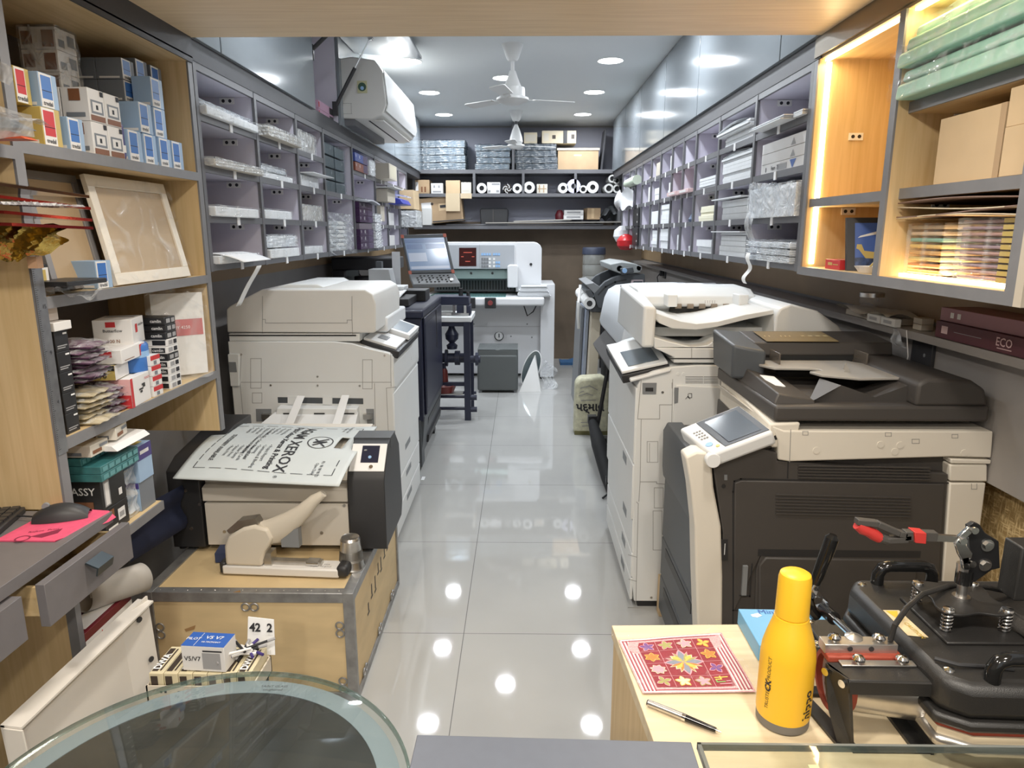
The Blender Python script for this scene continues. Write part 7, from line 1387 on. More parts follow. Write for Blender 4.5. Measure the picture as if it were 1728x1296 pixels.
# A3 reams
a, b = LCx(4); m_rp = M('ream pattern', (.09, .06, .12), .4, var=.6, scale=90)
def ream(label, y0, y1, z, h, m, X=-1.095, grp='A3 paper reams in the left pigeonholes'):
    r = carton('paper_ream', label, 'paper', -1.40, X, y0, y1, z, z+h, m, [('x', .62, .04, .98, .96, m_rp), ('x', .2, .28, .5, .31, m_wprn)], [('x', .34, .62, .030, 'A3', m_inkw), ('x', .06, .6, .022, '70', m_inkw)], grp); return r
zz = 1.385
for k in range(7):
    if k == 3: o = carton('folded_card', 'grey card sheets wedged in the middle of the purple reams', 'paper', -1.40, -1.10, a+.01, a+.42, zz+3*.0455, zz+3*.0455+.038, M('grey mauve card', (.16, .13, .16), .6)); continue
    ream('purple A3 paper ream, %s in the left wall stack' % nth(k, 7), a+.01, a+.43, zz+k*.0455, .0445, m_purp)
o = MB().grid(lambda u, v: (-1.36+.32*u, a+.02+.42*v, zz+7*.0455+.03-.03*u+.01*math.sin(v*4)), 8, 8).build('grey_sheets', M('light grey sheets', (.45, .46, .50), .5), solid=.012); tag(o, 'light grey sheets sloping on top of the purple reams', 'paper')
for k in range(4): wrapped('plastic_bundle', 'white bundle in shiny plastic beside the purple reams, %s' % nth(k, 4), 'pack', -1.38, -1.08, a+.45, a+.67, zz+k*.062, zz+.060+k*.062, m_wht, m_film2, 'shiny white bundles beside the purple reams', .012)
ream('brown and blue A3 ream in the top row of the left pigeonholes, upper one', a+.02, a+.40, ZR[3]+.062, .055, M('ream blue', (.05, .08, .30), .4), -1.11, None); ream('red brown A3 ream in the top row of the left pigeonholes, lower one', a+.02, a+.40, ZR[3]+.002, .055, M('ream rust', (.24, .07, .04), .4), -1.11, None)
wrapped('plastic_bundle', 'white plastic bundle beside the two upper A3 reams', 'pack', -1.38, -1.10, a+.42, a+.62, ZR[3]+.002, ZR[3]+.11, m_wht, m_film2, None, .012)
a, b = LCx(5)
carton('carton_beige', 'beige carton with a plastic bag, top row near the far end of the left wall', 'box', -1.38, -1.02, a+.03, a+.36, ZR[3]+.002, ZR[3]+.115, m_bei, [('x', .1, .1, .9, .9, M('beige light', (.62, .57, .44), .6))]); carton('carton_beige', 'beige carton under a flat board, third row near the far end of the left wall', 'box', -1.38, -1.04, a+.03, a+.36, ZR[2]+.002, ZR[2]+.10, m_bei)
o = MB().box(-1.38, -.96, a-.3, a+.42, ZR[2]+.04, ZR[2]+.048).build('flat_board', m_clr) if 0 else MB().box(-1.12, -.98, a+.0, a+.38, ZR[2]+.104, ZR[2]+.112).build('flat_board', m_clr); tag(o, 'flat off-white board on the lower beige carton', 'board')
o = MB().box(-1.135, -1.105, a+.06, a+.22, ZR[1]+.03, ZR[1]+.15).build('hanging_pouch', m_bei); tag(o, 'small beige pouch standing in the far left second row', 'pouch')
a, b = LCx(6); r = thing('blue_pack', 'bright blue plastic pack sticking out of the far left pigeonholes', 'pack', (-1.15, a+.2, ZR[2]+.05))
MB().hexa([(-1.38, a+.03, ZR[2]+.002), (-1.0, a+.08, ZR[2]+.002), (-1.0, a+.5, ZR[2]+.002), (-1.38, b-.03, ZR[2]+.002)], [(-1.38, a+.03, ZR[2]+.10), (-1.03, a+.08, ZR[2]+.05), (-1.03, a+.5, ZR[2]+.05), (-1.38, b-.03, ZR[2]+.10)]).build('pack', M('ultramarine plastic', (.03, .05, .42), .3, var=.2, scale=20), r, bevel=.01); MB().grid(lambda u, v: (-1.3+.31*u, a+.05+.42*v, ZR[2]+.125-.055*u+.006*math.sin(v*20+u*9)), 10, 12).build('plastic_wrap', m_film2, r)
for i, k in enumerate((1, 0)): o = MB().box(-1.40, -1.13, a+.05, a+.3, ZR[k]+.002, ZR[k]+.11-.02*i).build('white_box', m_wht, bevel=.003); tag(o, 'white carton in the far left pigeonholes, %s' % ['second row', 'bottom row'][i], 'box')
a, b = LCx(7); o = carton('brown_carton', 'tan card sheet standing at the far end of the left pigeonholes', 'box', -1.13, -1.0, a+.05, a+.4, ZR[2]-.02, ZR[2]+.15, m_cardl); wrapped('plastic_bundle', 'plastic wrapped bundle at the far end of the left wall, second row', 'pack', -1.12, -.97, a+.02, b-.05, ZR[1]-.01, ZR[1]+.14, m_clr, m_film2)
o = MB().box(-.965, -.86, 7.35, 7.6, 1.545, 1.73).build('white_carton', m_clr, bevel=.003); o2 = tag(o, 'pale carton at the back left corner beside the tilted brown carton', 'box')
o.location.y = 8.0; o.location.x = -1.05; o.location.z = 1.577
# right
GR = 'paper stacks in the right pigeonholes'
def rst(c, k, h, y0f, y1f, lb, m=m_pwh, n=6, x0=1.012, z=0, cat='paper', curl=0., jit=.005): a, b = RCx(c); return papers('paper_stack', '%s, %s' % (lb, where(c, k, 'right')), x0, 1.36, a+(b-a)*y0f+jit, a+(b-a)*y1f-jit, ZR[k]+z, ZR[k]+z+h, m, GR, n, jit, cat, curl)
a, b = RCx(0)
papers('printed_sheets', 'printed white sheets sticking out of the top right pigeonhole', .95, 1.34, a+.10, a+.46, ZR[3]+.001, ZR[3]+.016, m_pwh, None, 3, .01); papers('printed_sheets', 'second flat pile of sheets beside the printed ones, top right pigeonhole', .985, 1.34, a+.0+.005, a+.09, ZR[3]+.001, ZR[3]+.02, m_pwh, None, 3, .003)
for k in range(3):
    r = carton('paper_ream', 'white paper ream with triangle marks, %s of three near the lit cabinet' % nth(k, 3), 'paper', 1.014, 1.36, a+.02, a+.49, ZR[2]+.001+k*.042, ZR[2]+.0415+k*.042, m_wht, [('x', .12, .25, .14, .7, m_ink), ('x', .40, .2, .62, .75, m_wprn)] if k == 0 else [], [('x', .35, .5, .022, 'Ream  75', m_ink)] if k == 0 else (), 'white reams with triangle marks', side=-1)
    yt = a+.14; zt_ = ZR[2]+.001+k*.042
    MB().add([(1.0132, yt+.03, zt_+.036), (1.0132, yt-.035, zt_+.036), (1.0132, yt-.0, zt_+.004)], [(0, 1, 2)]).build('triangle_mark', m_blue if k == 0 else m_wprn, r, smooth=False) if k == 0 else MB().add([(1.0132, yt+.03, zt_+.004), (1.0132, yt-.02, zt_+.004), (1.0132, yt+.005, zt_+.03)], [(0, 2, 1)]).build('triangle_mark', m_wprn, r, smooth=False)
wrapped('paper_pack', 'large white pack in torn plastic, second row next to the lit cabinet', 'paper', .985, 1.36, a+.01, b-.01, ZR[1]+.001, ZR[1]+.125, m_pwh, m_film2, None, .010)
o = MB().grid(lambda u, v: (.975-.02*math.sin(u*7)+.05*v*u, b-.05-.30*u, ZR[1]+.125+.012*math.sin(u*21+v*9)+.02*v-.03*u*v), 20, 10).build('torn_plastic', m_film2); tag(o, 'torn crumpled plastic on the big white pack', 'film')
o = MB().grid(lambda u, v: (.982-.012*math.sin(v*5), b-.02-.10*u-.03*v, ZR[1]+.02-.14*v+.01*math.sin(u*11)), 10, 14).build('hanging_plastic', m_film2); tag(o, 'strip of torn plastic hanging over the bottom right shelf edge', 'film')
for k in range(3): wrapped('paper_pack', 'crumpled white pack, %s of three in the bottom cell beside the lit cabinet' % nth(k, 3), 'paper', .985, 1.36, a+.02, b-.03, ZR[0]+.001+k*.027, ZR[0]+.027+k*.027, m_pwh, m_film2, 'crumpled white packs near the lit cabinet', .012)
o = MB().grid(lambda u, v: (.968-.01*math.sin(v*9), b-.10-.05*u-.02*math.sin(v*6), ZR[0]+.03-.13*v), 6, 14).build('hanging_string', M('white plastic twist', (.75, .74, .72), .5)); tag(o, 'white plastic twist dangling below the bottom right pigeonhole', 'string')
rst(1, 3, .05, .02, .85, 'curling white paper stack', n=4, x0=1.008); rst(1, 3, .03, .02, .98, 'upper curled white paper stack', n=3, x0=.985, z=.051, curl=.02)
rst(1, 2, .10, .04, .90, 'tall white paper stack', n=6); rst(1, 2, .032, .04, .95, 'curled white sheets on the tall stack', n=3, z=.102, curl=.012)
rst(1, 1, .095, .05, .85, 'white paper stack with smooth front', n=3); rst(1, 1, .006, -.2+.25, .98, 'thin sheet on the smooth stack', n=1, z=.10, x0=.97)
rst(1, 0, .10, .05, .86, 'tall white paper stack with ledge', n=4); rst(1, 0, .006, .05, .98, 'thin sheet above the ledged stack', n=1, z=.115, x0=.98); rst(1, 0, .012, .05, .86, 'short bundle under the thin sheet', n=2, z=.102)
rst(2, 2, .062, .10, .85, 'low white paper stack', n=4); rst(2, 1, .085, .08, .80, 'cream paper stack', m_paperc, 5, jit=.01); rst(2, 0, .075, .08, .80, 'white paper stack with two layers', n=2)
a, b = RCx(3); carton('pink_pack', 'pink and white pack at the edge of the third row, right wall', 'pack', .975, 1.2, a+.02, a+.30, ZR[2]+.001, ZR[2]+.022, m_pnk, [('x', .2, .2, .8, .8, m_wht)], side=-1); a, b = RCx(4); carton('pink_pack', 'second pink and white pack further along the third row, right wall', 'pack', .97, 1.2, a+.02, a+.28, ZR[2]+.001, ZR[2]+.024, m_pnk, [('x', .2, .3, .9, .7, m_wht)], side=-1)
a, b = RCx(3); o = MB().lathe([(0, 0), (.045, 0), (.05, .02), (.035, .05), (.02, .07), (0, .075)], (1.06, a+.12, ZR[1]+.001), 14).build('blue_bundle', M('blue grey cloth', (.10, .13, .20), .7, var=.4, scale=40)); tag(o, 'small blue-grey bundle in the second row of the right wall', 'bundle')
rst(3, 0, .035, .1, .35, 'small white pad', n=2); a, b = RCx(4); carton('small_carton', 'small red and white carton in the second row of the right wall', 'box', 1.02, 1.1, a+.03, a+.12, ZR[1]+.001, ZR[1]+.085, m_wht, [('x', .4, 0, 1, 1, m_mar)], side=-1); rst(4, 0, .10, .05, .28, 'narrow white stack', n=3)
rst(5, 3, .10, .05, .22, 'narrow upright white papers', n=2); rst(5, 2, .10, .05, .3, 'narrow white stack', n=2); rst(5, 1, .135, .1, .9, 'tall white paper stack', n=4); rst(5, 0, .14, .1, .9, 'very tall white paper stack', n=5)
rst(6, 3, .10, .1, .6, 'crinkled beige pack', m_bei, 2, cat='pack'); rst(6, 2, .09, .1, .6, 'white paper stack under loose sheets', n=2); rst(6, 1, .10, .05, .95, 'white stack filling the cell', n=1); rst(6, 0, .13, .1, .8, 'ribbed tall white stack', n=5)
rst(7, 2, .12, .05, .4, 'narrow upright white papers', n=1); rst(7, 0, .02, .05, .9, 'flat grey sheets', m_lam, 2)
a, b = RCx(7); o = MB().lathe([(0, 0), (.02, 0), (.03, .02), (.015, .04), (0, .05)], (1.05, a+.15, ZR[3]+.001), 12).build('bronze_ornament', M('bronze', (.3, .2, .1), .4, .7)); tag(o, 'small bronze ornament in the top row of the right wall', 'ornament')
a, b = RCx(8)
for k in range(2): carton('black_box', 'black box with white dots, %s at the far right pigeonholes' % ['lower', 'upper'][k], 'box', .985, 1.2, a+.0+.005, b-.02, 1.39+k*.16, 1.54+k*.16, m_blk, [('x', .8, .2, .88, .3, m_wht), ('x', .8, .6, .88, .7, m_wht)], side=-1)
o = MB().cyl((.985, RC[9]-.2, ZR[3]+.035), (.985, RC[9]+.35, ZR[3]+.035), .04, n=20).build('foam_roll', M('pale green foam', (.55, .62, .50), .7)); tag(o, 'pale green foam roll at the far end of the right wall', 'roll')
o = MB().grid(lambda u, v: (.96+.05*math.sin(PI*v)*math.sin(u*7)-.05*math.sin(PI*u), 6.2+.8*u, ZR[2]-.02+.16*v+.02*math.sin(u*13+v*5)), 24, 14).build('white_bag', M('white plastic bag', (.75, .76, .78), .35, bump=.8, bscale=12)); tag(o, 'bulging white plastic bag hanging at the far right shelves', 'bag')
r = thing('red_white_bag', 'red and white plastic bag hanging below the far right pigeonholes', 'bag', (1.0, 6.8, 1.4))
MB().lathe([(0, 0), (.05, .005), (.085, .04), (.09, .09), (.06, .13), (.02, .15), (0, .15)], (.98, 6.65, 1.335), 16).build('red_part', M('red plastic', (.5, .02, .025), .3, bump=.6, bscale=20), r); MB().lathe([(0, 0), (.06, .01), (.09, .06), (.08, .12), (.03, .16), (0, .165)], (.985, 6.95, 1.40), 16).build('white_part', MATS['white plastic bag'], r)
# ================================================================ LIT CABINET GOODS
m_mint = M('mint foam sheet', (.36, .62, .50), .6, var=.05, scale=20); zc = 1.840
for k, (z0, z1, x0, yb0, t) in enumerate(((0, .042, .985, 1.46, .0), (.044, .075, 1.0, 1.47, .01), (.078, .118, .98, 1.46, .015), (.12, .155, 1.0, 1.5, .03), (.157, .185, 1.02, 1.48, .03))):
    r = thing('foam_pack', 'mint green foam sheet pack in clear plastic, %s in the lit cabinet' % nth(k, 5), 'pack', (1.15, 1.7, zc+z0), 'mint foam packs in the lit cabinet')
    lo = [(x0, yb0, zc+z0-t*.0), (x0+.3, yb0, zc+z0), (x0+.3, 1.955, zc+z0), (x0, 1.97, zc+z0)]; MB().hexa(lo, [(a_[0]+.005, a_[1], zc+z1-.003) for a_ in lo]).build('foam', m_mint, r, bevel=.008, seg=3)
    MB().grid(lambda u, v: (x0-.008+.003*math.sin(u*21+v*7), yb0+(2.0-yb0)*u*.985, zc+z0+(z1-z0+.003)*v), 22, 5).grid(lambda u, v: (x0-.008+.3*v, yb0+(2.0-yb0)*u*.985, zc+z1+.001+.003*math.sin(u*25+v*11)), 22, 8).build('plastic_sleeve', m_film3, r)
o = MB().hexa([(.955, 1.36, zc+.07), (1.06, 1.36, zc+.07), (1.05, 1.50, zc+.13), (.96, 1.50, zc+.13)], [(.955, 1.36, zc+.10), (1.06, 1.36, zc+.10), (1.05, 1.50, zc+.155), (.96, 1.50, zc+.155)]).build('foam_pack', m_mint, bevel=.006); tag(o, 'pale mint foam pack poking out askew in front of the foam pile', 'pack')
carton('cardboard_box', 'plain cardboard box in the middle shelf of the lit cabinet', 'box', 1.045, 1.38, 1.60, 1.845, 1.6175, 1.775, m_cardl, [('x', .92, 0, 1, 1, m_card)], side=-1)
carton('cardboard_box', 'cardboard box at the near end of the lit cabinet, lower one', 'box', 1.04, 1.36, 1.465, 1.59, 1.6175, 1.72, m_cardl); carton('cardboard_box', 'cardboard box at the near end of the lit cabinet, upper one', 'box', 1.042, 1.36, 1.465, 1.592, 1.7205, 1.80, m_cardl)
ENV = [(.72, .42, .12), (.70, .30, .10), (.62, .50, .20), (.60, .36, .14), (.72, .50, .16), (.22, .42, .34), (.60, .45, .30), (.58, .46, .30)]
EN = ['orange', 'rust orange', 'olive gold', 'tan', 'amber', 'sea green', 'kraft', 'pale kraft']
for k in range(8):
    wrapped('envelope_pack', '%s envelope pack, %s in the far pile on the lit shelf' % (EN[k], nth(k, 8)), 'envelopes', 1.06, 1.33, 1.80, 1.96, 1.391+k*.0165, 1.4065+k*.0165, M('env '+EN[k], ENV[k], .5), m_film3, 'envelope packs on the lit shelf', .003, 'envelopes')
for k in range(10):
    c_ = [(.34, .22, .22), (.42, .25, .22), (.30, .20, .24)][k % 3]; nm_ = ['plum', 'rosy brown', 'mauve'][k % 3]
    wrapped('envelope_pack', 'gold edged %s envelope pack, %s in the near pile, lit shelf' % (nm_, nth(k, 10)), 'envelopes', 1.05, 1.33, 1.50+.003*(k % 3), 1.72, 1.391+k*.0142, 1.404+k*.0142, M('env '+nm_, c_, .4), m_film3, 'envelope packs on the lit shelf', .003, 'envelopes')
    MB().box(1.047, 1.05, 1.49, 1.56, 1.3925+k*.0142, 1.4025+k*.0142).build('gold_edge', m_gold, bpy.data.objects[[o.name for o in COL.objects if o.name.startswith('envelope_pack')][-1]])
for k in range(4):
    o = MB().grid(lambda u, v: (1.03+.30*v, 1.475+.50*u, 1.535+k*.013+.008*math.sin(u*3+k*2)-.004*v), 14, 4).build('card_sheet', [M('cream card', (.66, .56, .42), .6), M('brown card', (.24, .15, .12), .6)][k % 2], solid=.003); tag(o, '%s card sheet lying across the envelope piles, %s' % (['cream', 'brown'][k % 2], nth(k, 4)), 'card', 'card sheets over the envelope piles')
# framed picture, red carton, bowl
r = thing('picture_frame', 'black framed picture of a yellow boat on blue water in the lit cabinet', 'picture', (1.2, 2.12, 1.38)); F_ = lambda u, v, e=0: Vector((1.036+.18*u+.0, 2.25-.06*u+.035*v-e, 1.3805+.165*v))
def fq(nm, m, pts, e): return MB().add([F_(u, v, e) for u, v in pts], [list(range(len(pts)))]).build(nm, m, r, smooth=False)
MB().hexa([F_(0, 0), F_(1, 0), F_(1, 0, -.012), F_(0, 0, -.012)], [F_(0, 1), F_(1, 1), F_(1, 1, -.012), F_(0, 1, -.012)]).build('frame', m_blk, r)
fq('picture', M('picture sky blue', (.05, .12, .42), .35), [(.12, .1), (.92, .1), (.92, .9), (.12, .9)], .001); fq('picture_water', M('picture water', (.03, .06, .16), .35, var=.8, scale=60), [(.12, .1), (.92, .1), (.92, .28), (.12, .25)], .0014)
fq('picture_boat', m_gold, [(.14, .42), (.18, .40), (.28, .24), (.85, .22), (.92, .30), (.92, .38), (.4, .36), (.26, .38), (.22, .50), (.15, .50)], .0018); fq('picture_cloud', m_white, [(.16, .62), (.5, .70), (.85, .66), (.9, .70), (.5, .76), (.2, .66)], .0018)
for u in (.5, .6, .8): fq('picture_figure', m_red if u != .6 else M('picture teal', (.05, .3, .3), .5), [(u-.04, .36), (u+.04, .36), (u+.02, .52), (u-.02, .52)], .0022)
carton('small_carton', 'small red carton with yellow print beside the boat picture', 'box', 1.03, 1.10, 2.29, 2.40, 1.3805, 1.412, m_red, [('x', .2, .4, .5, .7, m_gold), ('x', .55, .45, .9, .55, m_gold), ('z', 0, 0, 1, .3, m_card)], side=-1)
r = thing('ring_dish', 'small white dish with a gold handle in front of the boat picture', 'dish', (1.06, 2.1, 1.3805)); MB().lathe([(0, 0), (.025, 0), (.04, .02), (.038, .02), (.024, .004), (0, .004)], (1.045, 2.13, 1.3805), 24).build('dish', m_wht, r); MB().tube([(1.045, 2.13, 1.385), (1.04, 2.11, 1.40), (1.045, 2.10, 1.412)], .003).build('handle', m_gold, r)
# ledge under the right shelves
struct(MB().box(1.27, XR, 1.0, 8.2, 1.16, 1.185).box(1.335, XR, 1.0, 8.2, .80, 1.16).build('trim_6', m_wallg))
zl = 1.1855
carton('gift_carton', 'dusty pink flat carton on the wall ledge, upper of two', 'box', 1.285, 1.40, 1.72, 2.14, zl+.052, zl+.092, M('dusty mauve', (.34, .17, .20), .5), [('x', .12, .3, .16, .7, m_wht), ('x', .2, .3, .24, .7, m_wht)], side=-1)
carton('gift_carton', 'maroon flat carton reading ECO on the wall ledge', 'box', 1.275, 1.40, 1.62, 2.14, zl+.001, zl+.051, M('dark maroon carton', (.10, .025, .035), .5), [('x', .06, .3, .12, .75, m_pnk), ('x', .18, .5, .42, .53, m_wprn), ('x', .84, .3, .93, .6, m_pnk), ('x', .55, .2, .66, .25, m_pnk)], [('x', .60, .55, .032, 'ECO', m_pnk)], side=-1)
wrapped('film_bundle', 'film wrapped bundle at the near end of the wall ledge', 'pack', 1.28, 1.40, 1.30, 1.60, zl+.001, zl+.05, m_bei, m_film2)
for k in range(2): carton('small_carton', 'tiny pale carton on the wall ledge beside the ECO carton, %s' % ['lower', 'upper'][k], 'box', 1.30, 1.34, 2.26, 2.31, zl+.001+k*.02, zl+.02+k*.02, m_bei)
r = thing('glass_jar', 'small lidded glass jar lying on envelopes on the wall ledge', 'jar', (1.33, 2.75, zl)); MB().lathe([(0, 0), (.04, 0), (.042, .005), (.042, .035), (.036, .04), (0, .042)], (1.33, 2.66, zl+.047), 24).build('jar', m_film3, r); MB().lathe([(.043, .028), (.043, .044), (0, .045)], (1.33, 2.66, zl+.047), 24).build('lid', m_steel, r)
o = MB().grid(lambda u, v: (1.25+.13*u, 2.38+.40*v, zl+.030+.012*math.sin(v*9+u*5)), 8, 12).box(1.28, 1.38, 2.40, 2.75, zl+.001, zl+.022).build('envelope_pile', m_bei); tag(o, 'rumpled pale envelopes under the glass jar on the wall ledge', 'envelopes')
for k in range(2): carton('small_carton', 'pale carton in front of the rumpled envelopes, %s' % ['far one', 'near one'][k], 'box', 1.255, 1.278, 2.44-k*.10, 2.53-k*.10, zl+.001, zl+.028, m_clr, [('x', .2, .3, .8, .7, m_wprn)], side=-1)
o = MB().grid(lambda u, v: (1.262+.004*math.sin(v*7), 2.36-.07*u*(.4+v), zl-.004-.055*v), 5, 8).build('hanging_pouch', m_film2); tag(o, 'tiny clear pouch hanging below the wall ledge', 'pouch')
o = MB().tube([(1.265, 2.28, zl), (1.26, 2.26, zl-.03), (1.258, 2.24, zl-.08), (1.26, 2.25, zl-.12)], .0018, 6).build('string', m_wht); tag(o, 'white string hanging below the wall ledge', 'string')
# sockets
def socket(label, c, n, plug=True):
    c = Vector(c); sx_ = n; r = thing('wall_socket', label, 'socket', c)
    MB().box(c.x, c.x+.012*sx_, c.y-.06, c.y+.06, c.z-.04, c.z+.04).build('plate', M('socket plate', (.05, .05, .055), .35), r, bevel=.002)
    if plug:
        MB().box(c.x+.012*sx_, c.x+.05*sx_, c.y-.02, c.y+.02, c.z-.02, c.z+.03).build('plug', m_black, r, bevel=.004); MB().tube([(c.x+.05*sx_, c.y, c.z), (c.x+.07*sx_, c.y, c.z-.03), (c.x+.05*sx_, c.y+.02, c.z-.12), (c.x+.02*sx_, c.y+.05, c.z-.2)], .005).build('cable', m_black, r)
    else: MB().cyl((c.x+.012*sx_, c.y-.02, c.z), (c.x+.013*sx_, c.y-.02, c.z), .006, n=12).build('indicator', m_grayp, r)
p = PX(1560, 598, 1.334); socket('dark wall socket plate above the black copier', (1.3345, p.y, p.z), -1, False)
p = PX(1122, 462, 1.334); socket('wall socket with black plug behind the plotter', (1.3345, p.y, p.z), -1)
p = PX(1208, 487, 1.334); socket('small dark wall socket behind the right copier', (1.3345, p.y, p.z), -1, False)
p = PX(597, 462, XL+.002); socket('wall socket with black plug behind the left machines', (XL+.001, p.y, p.z), 1)
p = PX(525, 480, XL+.002); socket('wall socket with two grey plugs behind the left copier', (XL+.001, p.y, p.z), 1)
r = thing('power_cables', 'black cables hanging beside the left copier', 'cable', (-1.40, 2.95, 0)); MB().tube([(-1.47, 2.95, 1.0), (-1.42, 2.93, .85), (-1.40, 2.95, .6), (-1.42, 2.98, .01)], .007).tube([(-1.47, 3.0, 1.0), (-1.40, 2.97, .8), (-1.38, 2.96, .55), (-1.40, 3.0, .01)], .007).build('cable', m_black, r)
# ================================================================ BACK SHELF GOODS
YBF = 7.93; zs = [1.5755, 1.9185, 2.1705]
def bk(px0, px1, Y=YBF): return PY(px0, 300, Y).x, PY(px1, 300, Y).x
m_slv = M('silver sheet', (.36, .40, .42), .3, .3, var=.15, scale=15); m_slvd = M('dark silver sheet', (.15, .165, .18), .35, .2, var=.2, scale=15)
for j, (p0, p1, n, h, m, nm) in enumerate(((703, 786, 4, .078, m_slv, 'left'), (803, 862, 4, .066, m_slv, 'middle'), (868, 940, 4, .068, m_slvd, 'right'))):
    x0, x1 = bk(p0, p1)
    for k in range(n): wrapped('wrapped_bundle', 'silver film wrapped bundle, %s of the %s pile on the back shelf' % (nth(k, n), nm), 'bundle', x0+rnd.uniform(-.01, .015), x1+rnd.uniform(-.02, .01), YBF, 8.25, zs[2]+.001+k*h, zs[2]+(k+1)*h-.002, m, m_sg, 'silver bundles on the back shelf', .02)
x0, x1 = bk(941, 1009); carton('cardboard_box', 'brown cardboard box with pale top edge on the back shelf', 'box', x0, x1, YBF, 8.25, zs[2]+.001, zs[2]+.20, m_card, [('y', .4, .72, .58, .78, m_wht)]); MB().box(x0-.01, x1+.01, YBF-.01, 8.25, zs[2]+.202, zs[2]+.225).build('lid', M('pale card lid', (.62, .54, .42), .7), bpy.data.objects[[o.name for o in COL.objects if o.name.startswith('cardboard_box')][-1]])
zt2 = zs[2]+4*.068+.003
x0, x1 = bk(884, 906); carton('long_carton', 'short cream carton on top of the right silver pile', 'box', x0, x1, YBF+.02, 8.2, zt2, zt2+.115, m_paperc if 0 else M('cream carton', (.58, .50, .36), .6), [('y', .1, .2, .9, .8, m_bei)])
x0, x1 = bk(914, 971); carton('long_carton', 'long cream printed carton with black band on top of the right silver pile', 'box', x0, x1, YBF, 8.2, zt2, zt2+.13, MATS['cream carton'], [('y', .62, 0, .74, 1, m_blk), ('y', .30, .35, .40, .65, m_dbr), ('y', .05, .2, .2, .8, m_bei), ('y', .86, .35, .95, .7, m_dbr)])
x0, x1 = bk(870, 972); o = MB().box(x0+.02, x1-.3, YBF+.1, 8.25, zt2-.002, zt2-.0005).build('card_sheet', m_card); tag(o, 'brown card sheet under the cream cartons on the back shelf', 'card')
o = MB().hexa([(.86, YBF, zs[2]+.001), (.88, YBF, zs[2]+.001), (.88, 8.2, zs[2]+.001), (.86, 8.2, zs[2]+.001)], [(.90, YBF, zs[2]+.42), (.915, YBF, zs[2]+.42), (.915, 8.2, zs[2]+.42), (.90, 8.2, zs[2]+.42)]).build('dark_board', m_lam2); tag(o, 'dark board leaning at the right end of the back shelf', 'board')
CT = []
for p0, p1, h, m, lb, pr_ in ((696, 724, .145, m_card, 'brown carton with pale label at the left of the roll shelf', [('y', .18, .2, .34, .85, m_wht), ('y', .5, .1, .6, .5, m_brn), ('y', .7, .1, .8, .5, m_brn)]), (727, 747, .11, m_wht, 'white printed carton beside the brown carton on the roll shelf', [('y', .2, .55, .35, .8, m_wprn), ('y', .6, .55, .75, .8, m_wprn), ('y', .15, .1, .85, .25, m_wprn)]), (752, 776, .14, m_cardl, 'tan open carton with hanging flap on the roll shelf', []), (778, 795, .12, m_crm, 'cream carton with creased front on the roll shelf', [('y', .1, .2, .8, .25, m_bei)]), (822, 844, .12, m_wht, 'white carton with arrows among the paper rolls', [('y', .35, .75, .95, .9, m_wprn), ('y', .1, .1, .25, .3, m_wprn), ('y', .7, .1, .9, .3, m_wprn)]), (906, 924, .10, m_crm, 'cream and brown carton among the paper rolls', [('y', .2, .1, .3, .9, m_card), ('y', .6, .1, .7, .9, m_card), ('y', .1, .45, .9, .55, m_card)])):
    x0, x1 = bk(p0, p1); CT.append(None); CT[-1] = carton('shelf_carton', lb, 'box', x0, x1, YBF, 8.2, zs[1]+.001, zs[1]+h, m, pr_)
x0, x1 = bk(752, 776); MB().box(x0, x1, YBF-.035, YBF-.032, zs[1]-.19, zs[1]+.0).build('hanging_flap', M('pale flap', (.60, .48, .32), .7), CT[2])
x0, x1 = bk(777, 796); MB().box(x0, x1, YBF-.035, YBF-.032, zs[1]-.055, zs[1]+.0).build('hanging_flap', MATS['pale flap'], CT[3])
m_core = M('dark roll core', (.02, .02, .022), .7)
def roll(label, px, r_, z=None, x=None, ro=.4, m=None, L_=.32, grp='paper rolls on the back shelf', dy=0):
    c = x if x is not None else PY(px, 310, YBF).x; zc_ = (zs[1]+.001+r_) if z is None else z
    r = thing('paper_roll', label, 'roll', (c, YBF+dy, zc_-r_), grp)
    mb = MB(); n = 28; y0, y1 = YBF+dy-.03, YBF+dy+L_; vs = []
    for y, q_ in ((y0, r_), (y1, r_), (y1, r_*ro), (y0, r_*ro)): vs += [(c+q_*math.cos(2*PI*k/n), y, zc_+q_*math.sin(2*PI*k/n)) for k in range(n)]
    mb.add(vs, [(a_*n+k, ((a_+1) % 4)*n+k, ((a_+1) % 4)*n+(k+1) % n, a_*n+(k+1) % n) for a_ in range(4) for k in range(n)]).build('paper', m or m_white, r); MB().cyl((c, y0+.02, zc_), (c, y0+.03, zc_), r_*ro*1.02, n=20).build('core', m_core, r)
for i, (px, r_, ro, w_) in enumerate(((813, .055, .48, 'beside the first divider'), (873, .052, .45, 'just left of the second divider'), (893, .062, .45, 'just right of the second divider'), (950, .055, .45, 'left of the lilac roll'), (968, .075, .38, 'lilac and largest of all'), (984, .042, .6, 'smallest, right of the lilac one'), (1000, .064, .45, 'beyond the last divider'))):
    roll('paper roll seen end on, %s' % w_, px, r_, ro=ro, m=M('lilac roll', (.62, .60, .74), .5) if i == 4 else None)
x0 = PY(856, 312, YBF).x; r = thing('straw_bundle', 'speckled bundle of dark and white sticks among the paper rolls', 'bundle', (x0, YBF, zs[1])); mb = MB(); 
for k in range(40):
    a_ = k*2.4; q_ = .048*math.sqrt(k/40); cx_, cz_ = x0+q_*math.cos(a_), zs[1]+.052+q_*math.sin(a_); mb.cyl((cx_, YBF-.02, cz_), (cx_, YBF+.25, cz_), .0065, n=6, m=k % 2)
mb.build('sticks', [m_wht, m_dbr], r)
